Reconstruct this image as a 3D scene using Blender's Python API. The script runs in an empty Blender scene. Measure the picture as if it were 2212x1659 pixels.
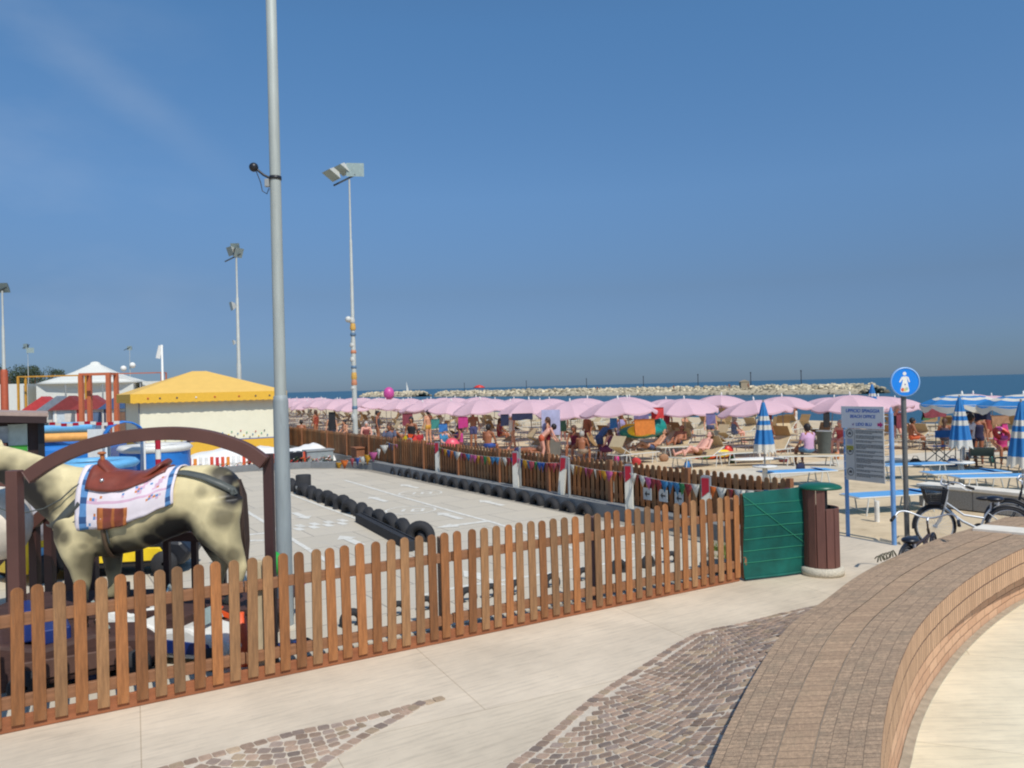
import bpy, bmesh, math, random
from mathutils import Vector, Matrix, noise
random.seed(7)
S = bpy.context.scene
COL = S.collection
rad = math.radians
# ------------------------------------------------------------ camera
FPX = 1680.0; ROLL = math.atan(0.0251); PITCH = math.atan(6.3/FPX); H = 2.7
cR, sR, cP, sP = math.cos(ROLL), math.sin(ROLL), math.cos(PITCH), math.sin(PITCH)
cam = bpy.data.cameras.new('camera'); camo = bpy.data.objects.new('camera', cam); COL.objects.link(camo)
cam.sensor_width = 36; cam.lens = 36*FPX/2212; cam.clip_start = .1; cam.clip_end = 60000
right = Vector((cR, sR*sP, -sR*cP)); up = Vector((sR, -cR*sP, cR*cP)); fw = Vector((0, cP, sP))
M = Matrix.Identity(4)
for i in range(3): M[i][0] = right[i]; M[i][1] = up[i]; M[i][2] = -fw[i]; M[i][3] = (0, 0, H)[i]
camo.matrix_world = M; S.camera = camo
# ------------------------------------------------------------ sky and sun
SUN_AZ = Vector((0.48, -0.88, 0)).normalized(); SUN_EL = rad(52)
w = bpy.data.worlds.new("World"); S.world = w; w.use_nodes = True
nt = w.node_tree; nt.nodes.clear()
def N(t, typ, **k):
    n = t.nodes.new(typ)
    for a, b in k.items(): setattr(n, a, b)
    return n
wo = N(nt, 'ShaderNodeOutputWorld'); bg = N(nt, 'ShaderNodeBackground'); sk = N(nt, 'ShaderNodeTexSky')
sk.sky_type = 'NISHITA'; sk.sun_disc = False; sk.sun_elevation = SUN_EL
sk.sun_rotation = math.atan2(SUN_AZ.x, SUN_AZ.y); sk.altitude = 0; sk.air_density = 1.0; sk.dust_density = 0.6; sk.ozone_density = 3.0
# summer haze: the sky's own colour is toned by elevation, thin cirrus high on the left
tc = N(nt, 'ShaderNodeTexCoord'); sx = N(nt, 'ShaderNodeSeparateXYZ'); nt.links.new(tc.outputs['Generated'], sx.inputs[0])
rp = N(nt, 'ShaderNodeValToRGB'); nt.links.new(sx.outputs['Z'], rp.inputs[0])
SKYTONE = [(0.0, (.30, .42, .68)), (.015, (.27, .385, .64)), (.03, (.26, .365, .60)), (.07, (.30, .385, .58)), (.12, (.36, .43, .56)), (.235, (.52, .67, .80)), (.42, (.58, .86, 1.0)), (1.0, (.7, .9, 1))]
els = rp.color_ramp.elements
while len(els) < len(SKYTONE): els.new(.5)
for e, (p, c) in zip(els, SKYTONE): e.position = p; e.color = (*c, 1)
mu = N(nt, 'ShaderNodeMix', data_type='RGBA', blend_type='MULTIPLY'); mu.inputs[0].default_value = 1
nt.links.new(sk.outputs[0], mu.inputs[6]); nt.links.new(rp.outputs[0], mu.inputs[7])
mp = N(nt, 'ShaderNodeMapping'); mp.inputs['Scale'].default_value = (3.2, 1.2, 7); mp.inputs['Rotation'].default_value = (0, rad(38), 0)
nz = N(nt, 'ShaderNodeTexNoise'); nz.inputs['Scale'].default_value = 1.3; nz.inputs['Detail'].default_value = 5; nz.inputs['Roughness'].default_value = .55
nt.links.new(tc.outputs['Generated'], mp.inputs[0]); nt.links.new(mp.outputs[0], nz.inputs['Vector'])
cr = N(nt, 'ShaderNodeMapRange'); cr.inputs[1].default_value = .47; cr.inputs[2].default_value = .75; cr.inputs[3].default_value = 0; cr.inputs[4].default_value = .16
nt.links.new(nz.outputs[0], cr.inputs[0])
lm = N(nt, 'ShaderNodeMapRange'); lm.inputs[1].default_value = -.25; lm.inputs[2].default_value = -.6; lm.inputs[3].default_value = 0; lm.inputs[4].default_value = 1
nt.links.new(sx.outputs['X'], lm.inputs[0])
mm = N(nt, 'ShaderNodeMath', operation='MULTIPLY'); nt.links.new(cr.outputs[0], mm.inputs[0]); nt.links.new(lm.outputs[0], mm.inputs[1])
# one thin streak of cirrus, upper left
def skydir(u, v):
    x, y = u-1106, 829.5-v; return (right*x+up*y+fw*FPX).normalized()
wa, wb2 = skydir(30, 20), skydir(400, 300); wn = wa.cross(wb2).normalized()
dp = N(nt, 'ShaderNodeVectorMath', operation='DOT_PRODUCT'); nt.links.new(tc.outputs['Generated'], dp.inputs[0]); dp.inputs[1].default_value = wn
ds = N(nt, 'ShaderNodeVectorMath', operation='DISTANCE'); nt.links.new(tc.outputs['Generated'], ds.inputs[0]); ds.inputs[1].default_value = skydir(150, 110)
ab1 = N(nt, 'ShaderNodeMath', operation='ABSOLUTE'); nt.links.new(dp.outputs['Value'], ab1.inputs[0])
nz2 = N(nt, 'ShaderNodeTexNoise'); nz2.inputs['Scale'].default_value = 9; nz2.inputs['Detail'].default_value = 6; nt.links.new(tc.outputs['Generated'], nz2.inputs['Vector'])
mb_ = N(nt, 'ShaderNodeMapRange'); mb_.interpolation_type = 'SMOOTHSTEP'; mb_.inputs[1].default_value = 0; mb_.inputs[2].default_value = .035; mb_.inputs[3].default_value = .20; mb_.inputs[4].default_value = 0; nt.links.new(ab1.outputs[0], mb_.inputs[0])
md_ = N(nt, 'ShaderNodeMapRange'); md_.interpolation_type = 'SMOOTHSTEP'; md_.inputs[1].default_value = .02; md_.inputs[2].default_value = .26; md_.inputs[3].default_value = 1; md_.inputs[4].default_value = 0; nt.links.new(ds.outputs['Value'], md_.inputs[0])
m5 = N(nt, 'ShaderNodeMath', operation='MULTIPLY'); nt.links.new(mb_.outputs[0], m5.inputs[0]); nt.links.new(md_.outputs[0], m5.inputs[1])
m6 = N(nt, 'ShaderNodeMath', operation='MULTIPLY'); nt.links.new(m5.outputs[0], m6.inputs[0]); nt.links.new(nz2.outputs[0], m6.inputs[1])
m7 = N(nt, 'ShaderNodeMath', operation='ADD'); nt.links.new(m6.outputs[0], m7.inputs[0]); nt.links.new(mm.outputs[0], m7.inputs[1])
mc = N(nt, 'ShaderNodeMix', data_type='RGBA'); nt.links.new(m7.outputs[0], mc.inputs[0]); nt.links.new(mu.outputs[2], mc.inputs[6]); mc.inputs[7].default_value = (4.6, 5.0, 5.6, 1)
nt.links.new(mc.outputs[2], bg.inputs[0]); bg.inputs[1].default_value = 0.125
nt.links.new(bg.outputs[0], wo.inputs[0])
sl = bpy.data.lights.new('sun', 'SUN'); sl.energy = 3.6; sl.angle = rad(.6); sl.color = (1, .95, .87)
so = bpy.data.objects.new('sun', sl); COL.objects.link(so); so.location = (20, -20, 40)
sd = Vector((SUN_AZ.x*math.cos(SUN_EL), SUN_AZ.y*math.cos(SUN_EL), math.sin(SUN_EL)))
so.rotation_euler = sd.to_track_quat('Z', 'Y').to_euler()
S.view_settings.view_transform = 'Standard'; S.view_settings.look = 'None'; S.view_settings.gamma = 1; S.view_settings.exposure = 0.02
S.view_settings.use_curve_mapping = False
S.cycles.filter_width = 2.1
# ------------------------------------------------------------ layout helpers (metres)
def at(u, v, Y):
    du = u-1106; dv = 829.5-v
    x = du*cR+dv*sR; z = -du*sR+dv*cR
    d = Vector((x, FPX*cP-z*sP, FPX*sP+z*cP)); t = Y/d.y
    return Vector((d.x*t, Y, H+d.z*t))
def G(u, v, z=0.):
    p = at(u, v, 1.0); t = (z-H)/(p.z-H)
    return Vector((p.x*t, t, z))
TH = rad(32); cT, sT = math.cos(TH), math.sin(TH)
def site(b, a, z=0.): return Vector((b*cT-a*sT, b*sT+a*cT, z))     # b towards the sea, a along the shore
def ab(p): return (-p.x*sT+p.y*cT, p.x*cT+p.y*sT)
# ------------------------------------------------------------ materials
def lin(c):
    return tuple(((x/255)/12.92 if x/255 <= .04045 else ((x/255+.055)/1.055)**2.4) for x in c)
MC = {}
def mat(name, c, rough=.65, metal=0., var=.14, scale=6., bump=0., bscale=90., trans=0., coat=0., stretch=None, attr=False, dirt=None):
    if name in MC: return MC[name]
    m = bpy.data.materials.new(name); m.use_nodes = True; t = m.node_tree
    b = t.nodes['Principled BSDF']; b.inputs['Roughness'].default_value = rough; b.inputs['Metallic'].default_value = metal
    b.inputs['Coat Weight'].default_value = coat
    col = lin(c)
    co = N(t, 'ShaderNodeTexCoord'); vec = co.outputs['Object']
    if stretch:
        mp = N(t, 'ShaderNodeMapping'); mp.inputs['Scale'].default_value = stretch; t.links.new(vec, mp.inputs[0]); vec = mp.outputs[0]
    nz = N(t, 'ShaderNodeTexNoise'); nz.inputs['Scale'].default_value = scale; nz.inputs['Detail'].default_value = 6; nz.inputs['Roughness'].default_value = .6
    t.links.new(vec, nz.inputs['Vector'])
    mr = N(t, 'ShaderNodeMapRange'); mr.inputs[1].default_value = .3; mr.inputs[2].default_value = .7
    mr.inputs[3].default_value = 1-var; mr.inputs[4].default_value = 1+var
    t.links.new(nz.outputs[0], mr.inputs[0])
    mx = N(t, 'ShaderNodeVectorMath', operation='SCALE')
    if attr:
        at_ = N(t, 'ShaderNodeAttribute'); at_.attribute_name = 'Col'; t.links.new(at_.outputs['Color'], mx.inputs[0])
    else: mx.inputs[0].default_value = col
    t.links.new(mr.outputs[0], mx.inputs['Scale']); out = mx.outputs[0]
    if dirt:
        n2 = N(t, 'ShaderNodeTexNoise'); n2.inputs['Scale'].default_value = dirt[1]; n2.inputs['Detail'].default_value = 8; n2.inputs['Roughness'].default_value = .7
        t.links.new(vec, n2.inputs['Vector'])
        r2 = N(t, 'ShaderNodeMapRange'); r2.inputs[1].default_value = dirt[2]; r2.inputs[2].default_value = dirt[2]+.12; r2.inputs[4].default_value = dirt[3]
        t.links.new(n2.outputs[0], r2.inputs[0])
        m2 = N(t, 'ShaderNodeMix', data_type='RGBA'); t.links.new(r2.outputs[0], m2.inputs[0]); t.links.new(out, m2.inputs[6]); m2.inputs[7].default_value = (*lin(dirt[0]), 1)
        out = m2.outputs[2]
    t.links.new(out, b.inputs['Base Color'])
    if bump:
        n3 = N(t, 'ShaderNodeTexNoise'); n3.inputs['Scale'].default_value = bscale; n3.inputs['Detail'].default_value = 4; t.links.new(vec, n3.inputs['Vector'])
        bp = N(t, 'ShaderNodeBump'); bp.inputs['Strength'].default_value = bump; bp.inputs['Distance'].default_value = .01
        t.links.new(n3.outputs[0], bp.inputs['Height']); t.links.new(bp.outputs[0], b.inputs['Normal'])
    if trans:
        o = t.nodes['Material Output']; tr = N(t, 'ShaderNodeBsdfTranslucent'); ms = N(t, 'ShaderNodeMixShader'); ms.inputs[0].default_value = trans
        t.links.new(out, tr.inputs[0]); t.links.new(b.outputs[0], ms.inputs[1]); t.links.new(tr.outputs[0], ms.inputs[2]); t.links.new(ms.outputs[0], o.inputs['Surface'])
    MC[name] = m; return m
# ------------------------------------------------------------ mesh builder
class MB:
    def __init__(s): s.v = []; s.f = []; s.m = []; s.s = []; s.c = []; s.uv = []
    def add(s, vs, fs, mi=0, sm=False, X=None, col=None, uv=None):
        o = len(s.v)
        for p in vs: s.v.append(tuple(X @ Vector(p)) if X else tuple(p))
        if col is not None: s.c += [col]*len(vs)
        for k, f in enumerate(fs):
            s.f.append([o+i for i in f]); s.m.append(mi); s.s.append(sm)
            s.uv.append(uv[k] if uv else None)
        return s
    def box(s, c, d, rz=0, mi=0, X=None, col=None, rx=0, ry=0):
        x, y, z = d[0]/2, d[1]/2, d[2]/2
        vs = [(i*x, j*y, k*z) for i in (-1, 1) for j in (-1, 1) for k in (-1, 1)]
        T = Matrix.Translation(c) @ Matrix.Rotation(rz, 4, 'Z') @ Matrix.Rotation(ry, 4, 'Y') @ Matrix.Rotation(rx, 4, 'X')
        if X: T = X @ T
        return s.add(vs, [(0, 1, 3, 2), (4, 6, 7, 5), (0, 4, 5, 1), (2, 3, 7, 6), (0, 2, 6, 4), (1, 5, 7, 3)], mi, False, T, col)
    def cyl(s, p0, p1, r0, r1=None, n=10, mi=0, sm=True, cap=True, col=None):
        p0 = Vector(p0); p1 = Vector(p1); r1 = r0 if r1 is None else r1
        d = (p1-p0); q = d.to_track_quat('Z', 'Y')
        vs = []
        for p, r in ((p0, r0), (p1, r1)):
            for i in range(n):
                a = 2*math.pi*i/n; vs.append(p+q @ Vector((r*math.cos(a), r*math.sin(a), 0)))
        s.add(vs, [(i, (i+1) % n, n+(i+1) % n, n+i) for i in range(n)], mi, sm, None, col)
        if cap: s.add(vs, [tuple(range(n-1, -1, -1)), tuple(range(n, 2*n))], mi, False, None, col)
        return s
    def tube(s, pts, r, n=8, mi=0, closed=False, rs=None, col=None):
        pts = [Vector(p) for p in pts]; L = len(pts); vs = []; fr = None
        for i, p in enumerate(pts):
            if closed: d = pts[(i+1) % L]-pts[i-1]
            else: d = pts[min(i+1, L-1)]-pts[max(i-1, 0)]
            d.normalize()
            if fr is None: fr = d.orthogonal().normalized()
            else:
                fr = fr-d*fr.dot(d)
                fr = fr.normalized() if fr.length > 1e-6 else d.orthogonal().normalized()
            b = d.cross(fr); rr = rs[i] if rs else r
            for k in range(n):
                a = 2*math.pi*k/n; vs.append(p+(fr*math.cos(a)+b*math.sin(a))*rr)
        fs = []
        for i in range(L if closed else L-1):
            for k in range(n):
                j = (i+1) % L; fs.append((i*n+k, i*n+(k+1) % n, j*n+(k+1) % n, j*n+k))
        s.add(vs, fs, mi, True, None, col)
        if not closed: s.add(vs, [tuple(range(n-1, -1, -1)), tuple(range((L-1)*n, L*n))], mi, False, None, col)
        return s
    def lathe(s, prof, c=(0, 0, 0), n=16, mi=0, X=None, sm=True, sx=1, sy=1, col=None):
        vs = []; fs = []
        for r, z in prof:
            for k in range(n):
                a = 2*math.pi*k/n; vs.append((c[0]+r*math.cos(a)*sx, c[1]+r*math.sin(a)*sy, c[2]+z))
        L = len(prof)
        for i in range(L-1):
            for k in range(n): fs.append((i*n+k, i*n+(k+1) % n, (i+1)*n+(k+1) % n, (i+1)*n+k))
        return s.add(vs, fs, mi, sm, X, col)
    def sph(s, c, r, n=10, mi=0, sc=(1, 1, 1), X=None, col=None):
        T = Matrix.Translation(c) @ Matrix.Diagonal((*sc, 1))
        if X: T = X @ T
        prof = [(max(1e-4, r*math.sin(math.pi*i/(n-1))), -r*math.cos(math.pi*i/(n-1))) for i in range(n)]
        return s.lathe(prof, n=n+2, mi=mi, X=T, col=col)
    def cap(s, p0, p1, r0, r1, n=10, mi=0, col=None):
        s.cyl(p0, p1, r0, r1, n, mi, cap=False, col=col); s.sph(p0, r0, 7, mi, col=col); return s.sph(p1, r1, 7, mi, col=col)
    def prism(s, pts, z0, z1, mi=0, X=None, col=None):
        n = len(pts); vs = [(p[0], p[1], z0) for p in pts]+[(p[0], p[1], z1) for p in pts]
        fs = [tuple(range(n-1, -1, -1)), tuple(range(n, 2*n))]+[(i, (i+1) % n, n+(i+1) % n, n+i) for i in range(n)]
        return s.add(vs, fs, mi, False, X, col)
    def mesh(s, name, mats):
        me = bpy.data.meshes.new(name); me.from_pydata(s.v, [], s.f); me.update()
        for m in (mats if isinstance(mats, (list, tuple)) else [mats]): me.materials.append(m)
        me.polygons.foreach_set('material_index', s.m); me.polygons.foreach_set('use_smooth', s.s)
        if s.c and len(s.c) == len(s.v):
            at_ = me.color_attributes.new('Col', 'FLOAT_COLOR', 'POINT')
            flat = [];
            for c in s.c: flat += [c[0], c[1], c[2], 1]
            at_.data.foreach_set('color', flat)
        if any(u for u in s.uv):
            ul = me.uv_layers.new(name='UVMap')
            for p, u in zip(me.polygons, s.uv):
                if u:
                    for li, q in zip(p.loop_indices, u): ul.data[li].uv = q
        return me
KIDS = {}
def link(name, me, parent=None, loc=None, rz=0):
    o = bpy.data.objects.new(name, me); COL.objects.link(o)
    if parent: o.parent = parent; KIDS.setdefault(parent.name, []).append(o)
    if loc is not None: o.location = loc
    if rz: o.rotation_euler = (0, 0, rz)
    return o
def part(name, mb, mats, parent, bev=0, label=None):
    o = link(name, mb.mesh(name, mats), parent)
    if bev:
        b = o.modifiers.new('bevel', 'BEVEL'); b.width = bev; b.segments = 2; b.limit_method = 'ANGLE'
    if label: o['label'] = label
    return o
def tag(o, label, cat, group=None, kind=None):
    o['label'] = label; o['category'] = cat
    if group: o['group'] = group
    if kind: o['kind'] = kind
    return o
def thing(name, label, cat, loc=(0, 0, 0), rz=0, group=None):
    return tag(link(name, None, None, loc, rz), label, cat, group)
def single(name, mb, mats, label, cat, loc=(0, 0, 0), rz=0, group=None, kind=None):
    return tag(link(name, mb.mesh(name, mats), None, loc, rz), label, cat, group, kind)
def struct(name, mb, mats, loc=(0, 0, 0), rz=0, label=None):
    o = link(name, mb.mesh(name, mats), None, loc, rz); o['kind'] = 'structure'
    o['label'] = label or name.replace('_', ' '); return o
def dup(o, loc=None, rz=None, label=None, group=None, parent=None, sc=None):
    c = o.copy(); COL.objects.link(c)
    if parent: c.parent = parent; KIDS.setdefault(parent.name, []).append(c)
    if loc is not None: c.location = loc
    if rz is not None: c.rotation_euler = (0, 0, rz)
    if sc: c.scale = (sc, sc, sc)
    if label: c['label'] = label
    if group: c['group'] = group
    for k in list(KIDS.get(o.name, [])): dup(k, parent=c)
    return c
def remesh(mb, vox, smooth=6, f=.5):
    me = mb.mesh('tmp', []); o = bpy.data.objects.new('tmp', me); COL.objects.link(o)
    r = o.modifiers.new('r', 'REMESH'); r.mode = 'VOXEL'; r.voxel_size = vox
    if smooth: sm = o.modifiers.new('s', 'SMOOTH'); sm.iterations = smooth; sm.factor = f
    dg = bpy.context.evaluated_depsgraph_get(); me2 = bpy.data.meshes.new_from_object(o.evaluated_get(dg))
    bpy.data.objects.remove(o); bpy.data.meshes.remove(me)
    me2.polygons.foreach_set('use_smooth', [True]*len(me2.polygons)); me2.materials.clear()
    return me2
def text_mesh(txt, size, depth=.002, shear=0, align='CENTER'):
    cu = bpy.data.curves.new('t', 'FONT'); cu.body = txt; cu.size = size; cu.extrude = depth; cu.align_x = align; cu.shear = shear; cu.offset = size*.018
    o = bpy.data.objects.new('t', cu); COL.objects.link(o)
    dg = bpy.context.evaluated_depsgraph_get(); me = bpy.data.meshes.new_from_object(o.evaluated_get(dg))
    bpy.data.objects.remove(o); me.materials.clear(); return me
ORD = ['zeroth', 'first', 'second', 'third', 'fourth', 'fifth', 'sixth', 'seventh', 'eighth', 'ninth', 'tenth', 'eleventh', 'twelfth', 'thirteenth', 'fourteenth', 'fifteenth']
# ============================================================ THE SETTING
def brickmat(name, c1, c2, mortar, bw, rh, ms, off=.5, use='UV', rough=.85, bump=.5, tint=None, var=.2):
    m = bpy.data.materials.new(name); m.use_nodes = True; t = m.node_tree; b = t.nodes['Principled BSDF']; b.inputs['Roughness'].default_value = rough
    co = N(t, 'ShaderNodeTexCoord'); vec = co.outputs[use]
    br = N(t, 'ShaderNodeTexBrick'); br.offset = off; br.inputs['Scale'].default_value = 1
    br.inputs['Color1'].default_value = (*lin(c1), 1); br.inputs['Color2'].default_value = (*lin(c2), 1); br.inputs['Mortar'].default_value = (*lin(mortar), 1)
    br.inputs['Mortar Size'].default_value = ms; br.inputs['Mortar Smooth'].default_value = .3; br.inputs['Brick Width'].default_value = bw; br.inputs['Row Height'].default_value = rh
    # slightly wobble the joints
    nv = N(t, 'ShaderNodeTexNoise'); nv.inputs['Scale'].default_value = 9; t.links.new(vec, nv.inputs['Vector'])
    sb = N(t, 'ShaderNodeVectorMath', operation='SUBTRACT'); sb.inputs[1].default_value = (.5, .5, .5); t.links.new(nv.outputs['Color'], sb.inputs[0])
    sc = N(t, 'ShaderNodeVectorMath', operation='SCALE'); sc.inputs['Scale'].default_value = .018; t.links.new(sb.outputs[0], sc.inputs[0])
    ad = N(t, 'ShaderNodeVectorMath', operation='ADD'); t.links.new(vec, ad.inputs[0]); t.links.new(sc.outputs[0], ad.inputs[1]); t.links.new(ad.outputs[0], br.inputs['Vector'])
    nz = N(t, 'ShaderNodeTexNoise'); nz.inputs['Scale'].default_value = 22; nz.inputs['Detail'].default_value = 12; nz.inputs['Roughness'].default_value = .8; t.links.new(vec, nz.inputs['Vector'])
    mr = N(t, 'ShaderNodeMapRange'); mr.inputs[1].default_value = .3; mr.inputs[2].default_value = .7; mr.inputs[3].default_value = 1-var; mr.inputs[4].default_value = 1+var; t.links.new(nz.outputs[0], mr.inputs[0])
    mx = N(t, 'ShaderNodeVectorMath', operation='SCALE'); t.links.new(br.outputs[0], mx.inputs[0]); t.links.new(mr.outputs[0], mx.inputs['Scale'])
    out = mx.outputs[0]
    if tint:
        n2 = N(t, 'ShaderNodeTexNoise'); n2.inputs['Scale'].default_value = 2.3; n2.inputs['Detail'].default_value = 10; n2.inputs['Roughness'].default_value = .8; t.links.new(vec, n2.inputs['Vector'])
        r2 = N(t, 'ShaderNodeMapRange'); r2.inputs[1].default_value = .5; r2.inputs[2].default_value = .64; r2.inputs[4].default_value = .5; t.links.new(n2.outputs[0], r2.inputs[0])
        m2 = N(t, 'ShaderNodeMix', data_type='RGBA'); t.links.new(r2.outputs[0], m2.inputs[0]); t.links.new(out, m2.inputs[6]); m2.inputs[7].default_value = (*lin(tint), 1); out = m2.outputs[2]
    t.links.new(out, b.inputs['Base Color'])
    iv = N(t, 'ShaderNodeMath', operation='MULTIPLY_ADD'); iv.inputs[1].default_value = -1; iv.inputs[2].default_value = 1; t.links.new(br.outputs['Fac'], iv.inputs[0])
    nb = N(t, 'ShaderNodeTexNoise'); nb.inputs['Scale'].default_value = 45; nb.inputs['Detail'].default_value = 8; nb.inputs['Roughness'].default_value = .75; t.links.new(vec, nb.inputs['Vector'])
    a2 = N(t, 'ShaderNodeMath', operation='MULTIPLY_ADD'); a2.inputs[1].default_value = 1.3; t.links.new(nb.outputs[0], a2.inputs[0]); t.links.new(iv.outputs[0], a2.inputs[2])
    bp = N(t, 'ShaderNodeBump'); bp.inputs['Strength'].default_value = bump; bp.inputs['Distance'].default_value = .008; t.links.new(a2.outputs[0], bp.inputs['Height']); t.links.new(bp.outputs[0], b.inputs['Normal'])
    return m
# sand: one sheet from far inland down under the water
def gridsheet(xs, ys, zf):
    mb = MB(); n = len(ys); vs = [(x, y, zf(x, y)) for x in xs for y in ys]
    fs = [(i*n+j, (i+1)*n+j, (i+1)*n+j+1, i*n+j+1) for i in range(len(xs)-1) for j in range(n-1)]
    return mb.add(vs, fs, 0, True)
msand = mat('sand', (205, 184, 150), .95, var=.16, scale=1.1, bump=.9, bscale=9, dirt=((172, 150, 118), 3.2, .53, .55))
xs = [-900, -200, -60, -20, 0, 8, 11.9, 12.6, 14, 17, 20, 24, 28, 32, 36, 40, 45, 50, 54, 58, 61, 66, 80, 110]
ys = [-60, -20, -5]+[i*2.0 for i in range(0, 30)]+[60+i*8 for i in range(0, 12)]+[170, 220, 300, 450, 800, 1500, 3000]
def sandz(b, a):
    if b < 12: return -.85 if a < 8 else -.05
    if b < 13 and a < 5: return -.85
    z = -.02+.02*noise.noise(Vector((b*.35, a*.35, 0)))
    if b > 20: z -= (min(b, 40)-20)*.018
    if b > 50: z -= (b-50)*.11
    return max(z, -3.5)
struct('sand_beach', gridsheet(xs, ys, sandz), msand, rz=TH, label='pale sand of the beach')
# sea
m = bpy.data.materials.new('sea'); m.use_nodes = True; t = m.node_tree; b = t.nodes['Principled BSDF']
b.inputs['Base Color'].default_value = (.022, .085, .135, 1); b.inputs['Roughness'].default_value = .32; b.inputs['IOR'].default_value = 1.33; b.inputs['Specular IOR Level'].default_value = .25
co = N(t, 'ShaderNodeTexCoord'); hs = None
for sc_, st_ in ((.35, 1.), (2.2, .35), (.045, 2.0)):
    wv = N(t, 'ShaderNodeTexNoise'); wv.inputs['Scale'].default_value = sc_; wv.inputs['Detail'].default_value = 4; t.links.new(co.outputs['Object'], wv.inputs['Vector'])
    ml = N(t, 'ShaderNodeMath', operation='MULTIPLY'); ml.inputs[1].default_value = st_; t.links.new(wv.outputs[0], ml.inputs[0])
    if hs is None: hs = ml.outputs[0]
    else:
        ad = N(t, 'ShaderNodeMath', operation='ADD'); t.links.new(hs, ad.inputs[0]); t.links.new(ml.outputs[0], ad.inputs[1]); hs = ad.outputs[0]
bp = N(t, 'ShaderNodeBump'); bp.inputs['Strength'].default_value = .8; bp.inputs['Distance'].default_value = .35; t.links.new(hs, bp.inputs['Height']); t.links.new(bp.outputs[0], b.inputs['Normal'])
sea = MB().add([(52, -3000, 0), (40000, -3000, 0), (40000, 40000, 0), (52, 40000, 0)], [(0, 1, 2, 3)])
struct('sea', sea, m, loc=(0, 0, -.95), rz=TH, label='blue sea out to the horizon')
# plaza paving of travertine (site frame), the paved strip ends at the sand
def travertine(name, c, joints, ang=0.):
    m = bpy.data.materials.new(name); m.use_nodes = True; t = m.node_tree; b = t.nodes['Principled BSDF']; b.inputs['Roughness'].default_value = .8
    co = N(t, 'ShaderNodeTexCoord'); mp = N(t, 'ShaderNodeMapping'); mp.inputs['Rotation'].default_value = (0, 0, ang); mp.inputs['Scale'].default_value = (.55, 6, 1); t.links.new(co.outputs['Object'], mp.inputs[0])
    n1 = N(t, 'ShaderNodeTexNoise'); n1.inputs['Scale'].default_value = 4; n1.inputs['Detail'].default_value = 8; n1.inputs['Roughness'].default_value = .7; t.links.new(mp.outputs[0], n1.inputs['Vector'])
    r1 = N(t, 'ShaderNodeValToRGB'); e = r1.color_ramp.elements; e[0].position = .28; e[0].color = (*lin(tuple(x*.89 for x in c)), 1); e[1].position = .52; e[1].color = (*lin(c), 1)
    t.links.new(n1.outputs[0], r1.inputs[0])
    n2 = N(t, 'ShaderNodeTexNoise'); n2.inputs['Scale'].default_value = .8; n2.inputs['Detail'].default_value = 7; n2.inputs['Roughness'].default_value = .65; t.links.new(co.outputs['Object'], n2.inputs['Vector'])
    r2 = N(t, 'ShaderNodeMapRange'); r2.inputs[1].default_value = .35; r2.inputs[2].default_value = .68; r2.inputs[3].default_value = .82; r2.inputs[4].default_value = 1.08; t.links.new(n2.outputs[0], r2.inputs[0])
    br = N(t, 'ShaderNodeTexBrick'); br.offset = .5; br.inputs['Scale'].default_value = 1; br.inputs['Brick Width'].default_value = joints[0]; br.inputs['Row Height'].default_value = joints[1]; br.inputs['Mortar Size'].default_value = .004
    br.inputs['Color1'].default_value = (1, 1, 1, 1); br.inputs['Color2'].default_value = (.93, .93, .91, 1); br.inputs['Mortar'].default_value = (.66, .62, .56, 1)
    mq = N(t, 'ShaderNodeMapping'); mq.inputs['Rotation'].default_value = (0, 0, joints[2]); t.links.new(co.outputs['Object'], mq.inputs[0]); t.links.new(mq.outputs[0], br.inputs['Vector'])
    s1 = N(t, 'ShaderNodeVectorMath', operation='SCALE'); t.links.new(r1.outputs[0], s1.inputs[0]); t.links.new(r2.outputs[0], s1.inputs['Scale'])
    s2 = N(t, 'ShaderNodeVectorMath', operation='MULTIPLY'); t.links.new(s1.outputs[0], s2.inputs[0]); t.links.new(br.outputs[0], s2.inputs[1])
    # dark pits and specks
    n3 = N(t, 'ShaderNodeTexNoise'); n3.inputs['Scale'].default_value = 26; n3.inputs['Detail'].default_value = 3; t.links.new(co.outputs['Object'], n3.inputs['Vector'])
    r3 = N(t, 'ShaderNodeMapRange'); r3.inputs[1].default_value = .70; r3.inputs[2].default_value = .76; r3.inputs[4].default_value = .25; t.links.new(n3.outputs[0], r3.inputs[0])
    m3 = N(t, 'ShaderNodeMix', data_type='RGBA'); t.links.new(r3.outputs[0], m3.inputs[0]); t.links.new(s2.outputs[0], m3.inputs[6]); m3.inputs[7].default_value = (*lin((120, 108, 92)), 1)
    t.links.new(m3.outputs[2], b.inputs['Base Color'])
    bp = N(t, 'ShaderNodeBump'); bp.inputs['Strength'].default_value = .25; bp.inputs['Distance'].default_value = .005; t.links.new(n1.outputs[0], bp.inputs['Height']); t.links.new(bp.outputs[0], b.inputs['Normal'])
    return m
mtrav = travertine('travertine paving', (218, 202, 178), (2.6, 2.0, rad(6)), rad(-12))
mpark = mat('park ground', (150, 142, 128), .9, var=.25, scale=.8, bump=.5, bscale=20)
struct('park_ground', MB().prism([(-300, 7.6), (10.0, 7.6), (10.0, 400), (-300, 400)], -.3, -.006), mpark, rz=TH, label='grey ground of the amusement area')
mtrack = brickmat('track slabs', (203, 192, 172), (194, 184, 165), (150, 142, 130), 1.5, 1.1, .012, .5, 'Object', .85, .15, (186, 178, 165), .07)
trk = [(-6, 7.9), (9.6, 7.9), (9.6, 24.6), (9.2, 26.0), (8.2, 27.0), (6.5, 27.6), (2, 27.4), (-6, 27.0)]
struct('track_floor', MB().prism(trk, -.2, .006), mtrack, rz=TH, label='pale concrete floor of the toy driving track')
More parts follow.
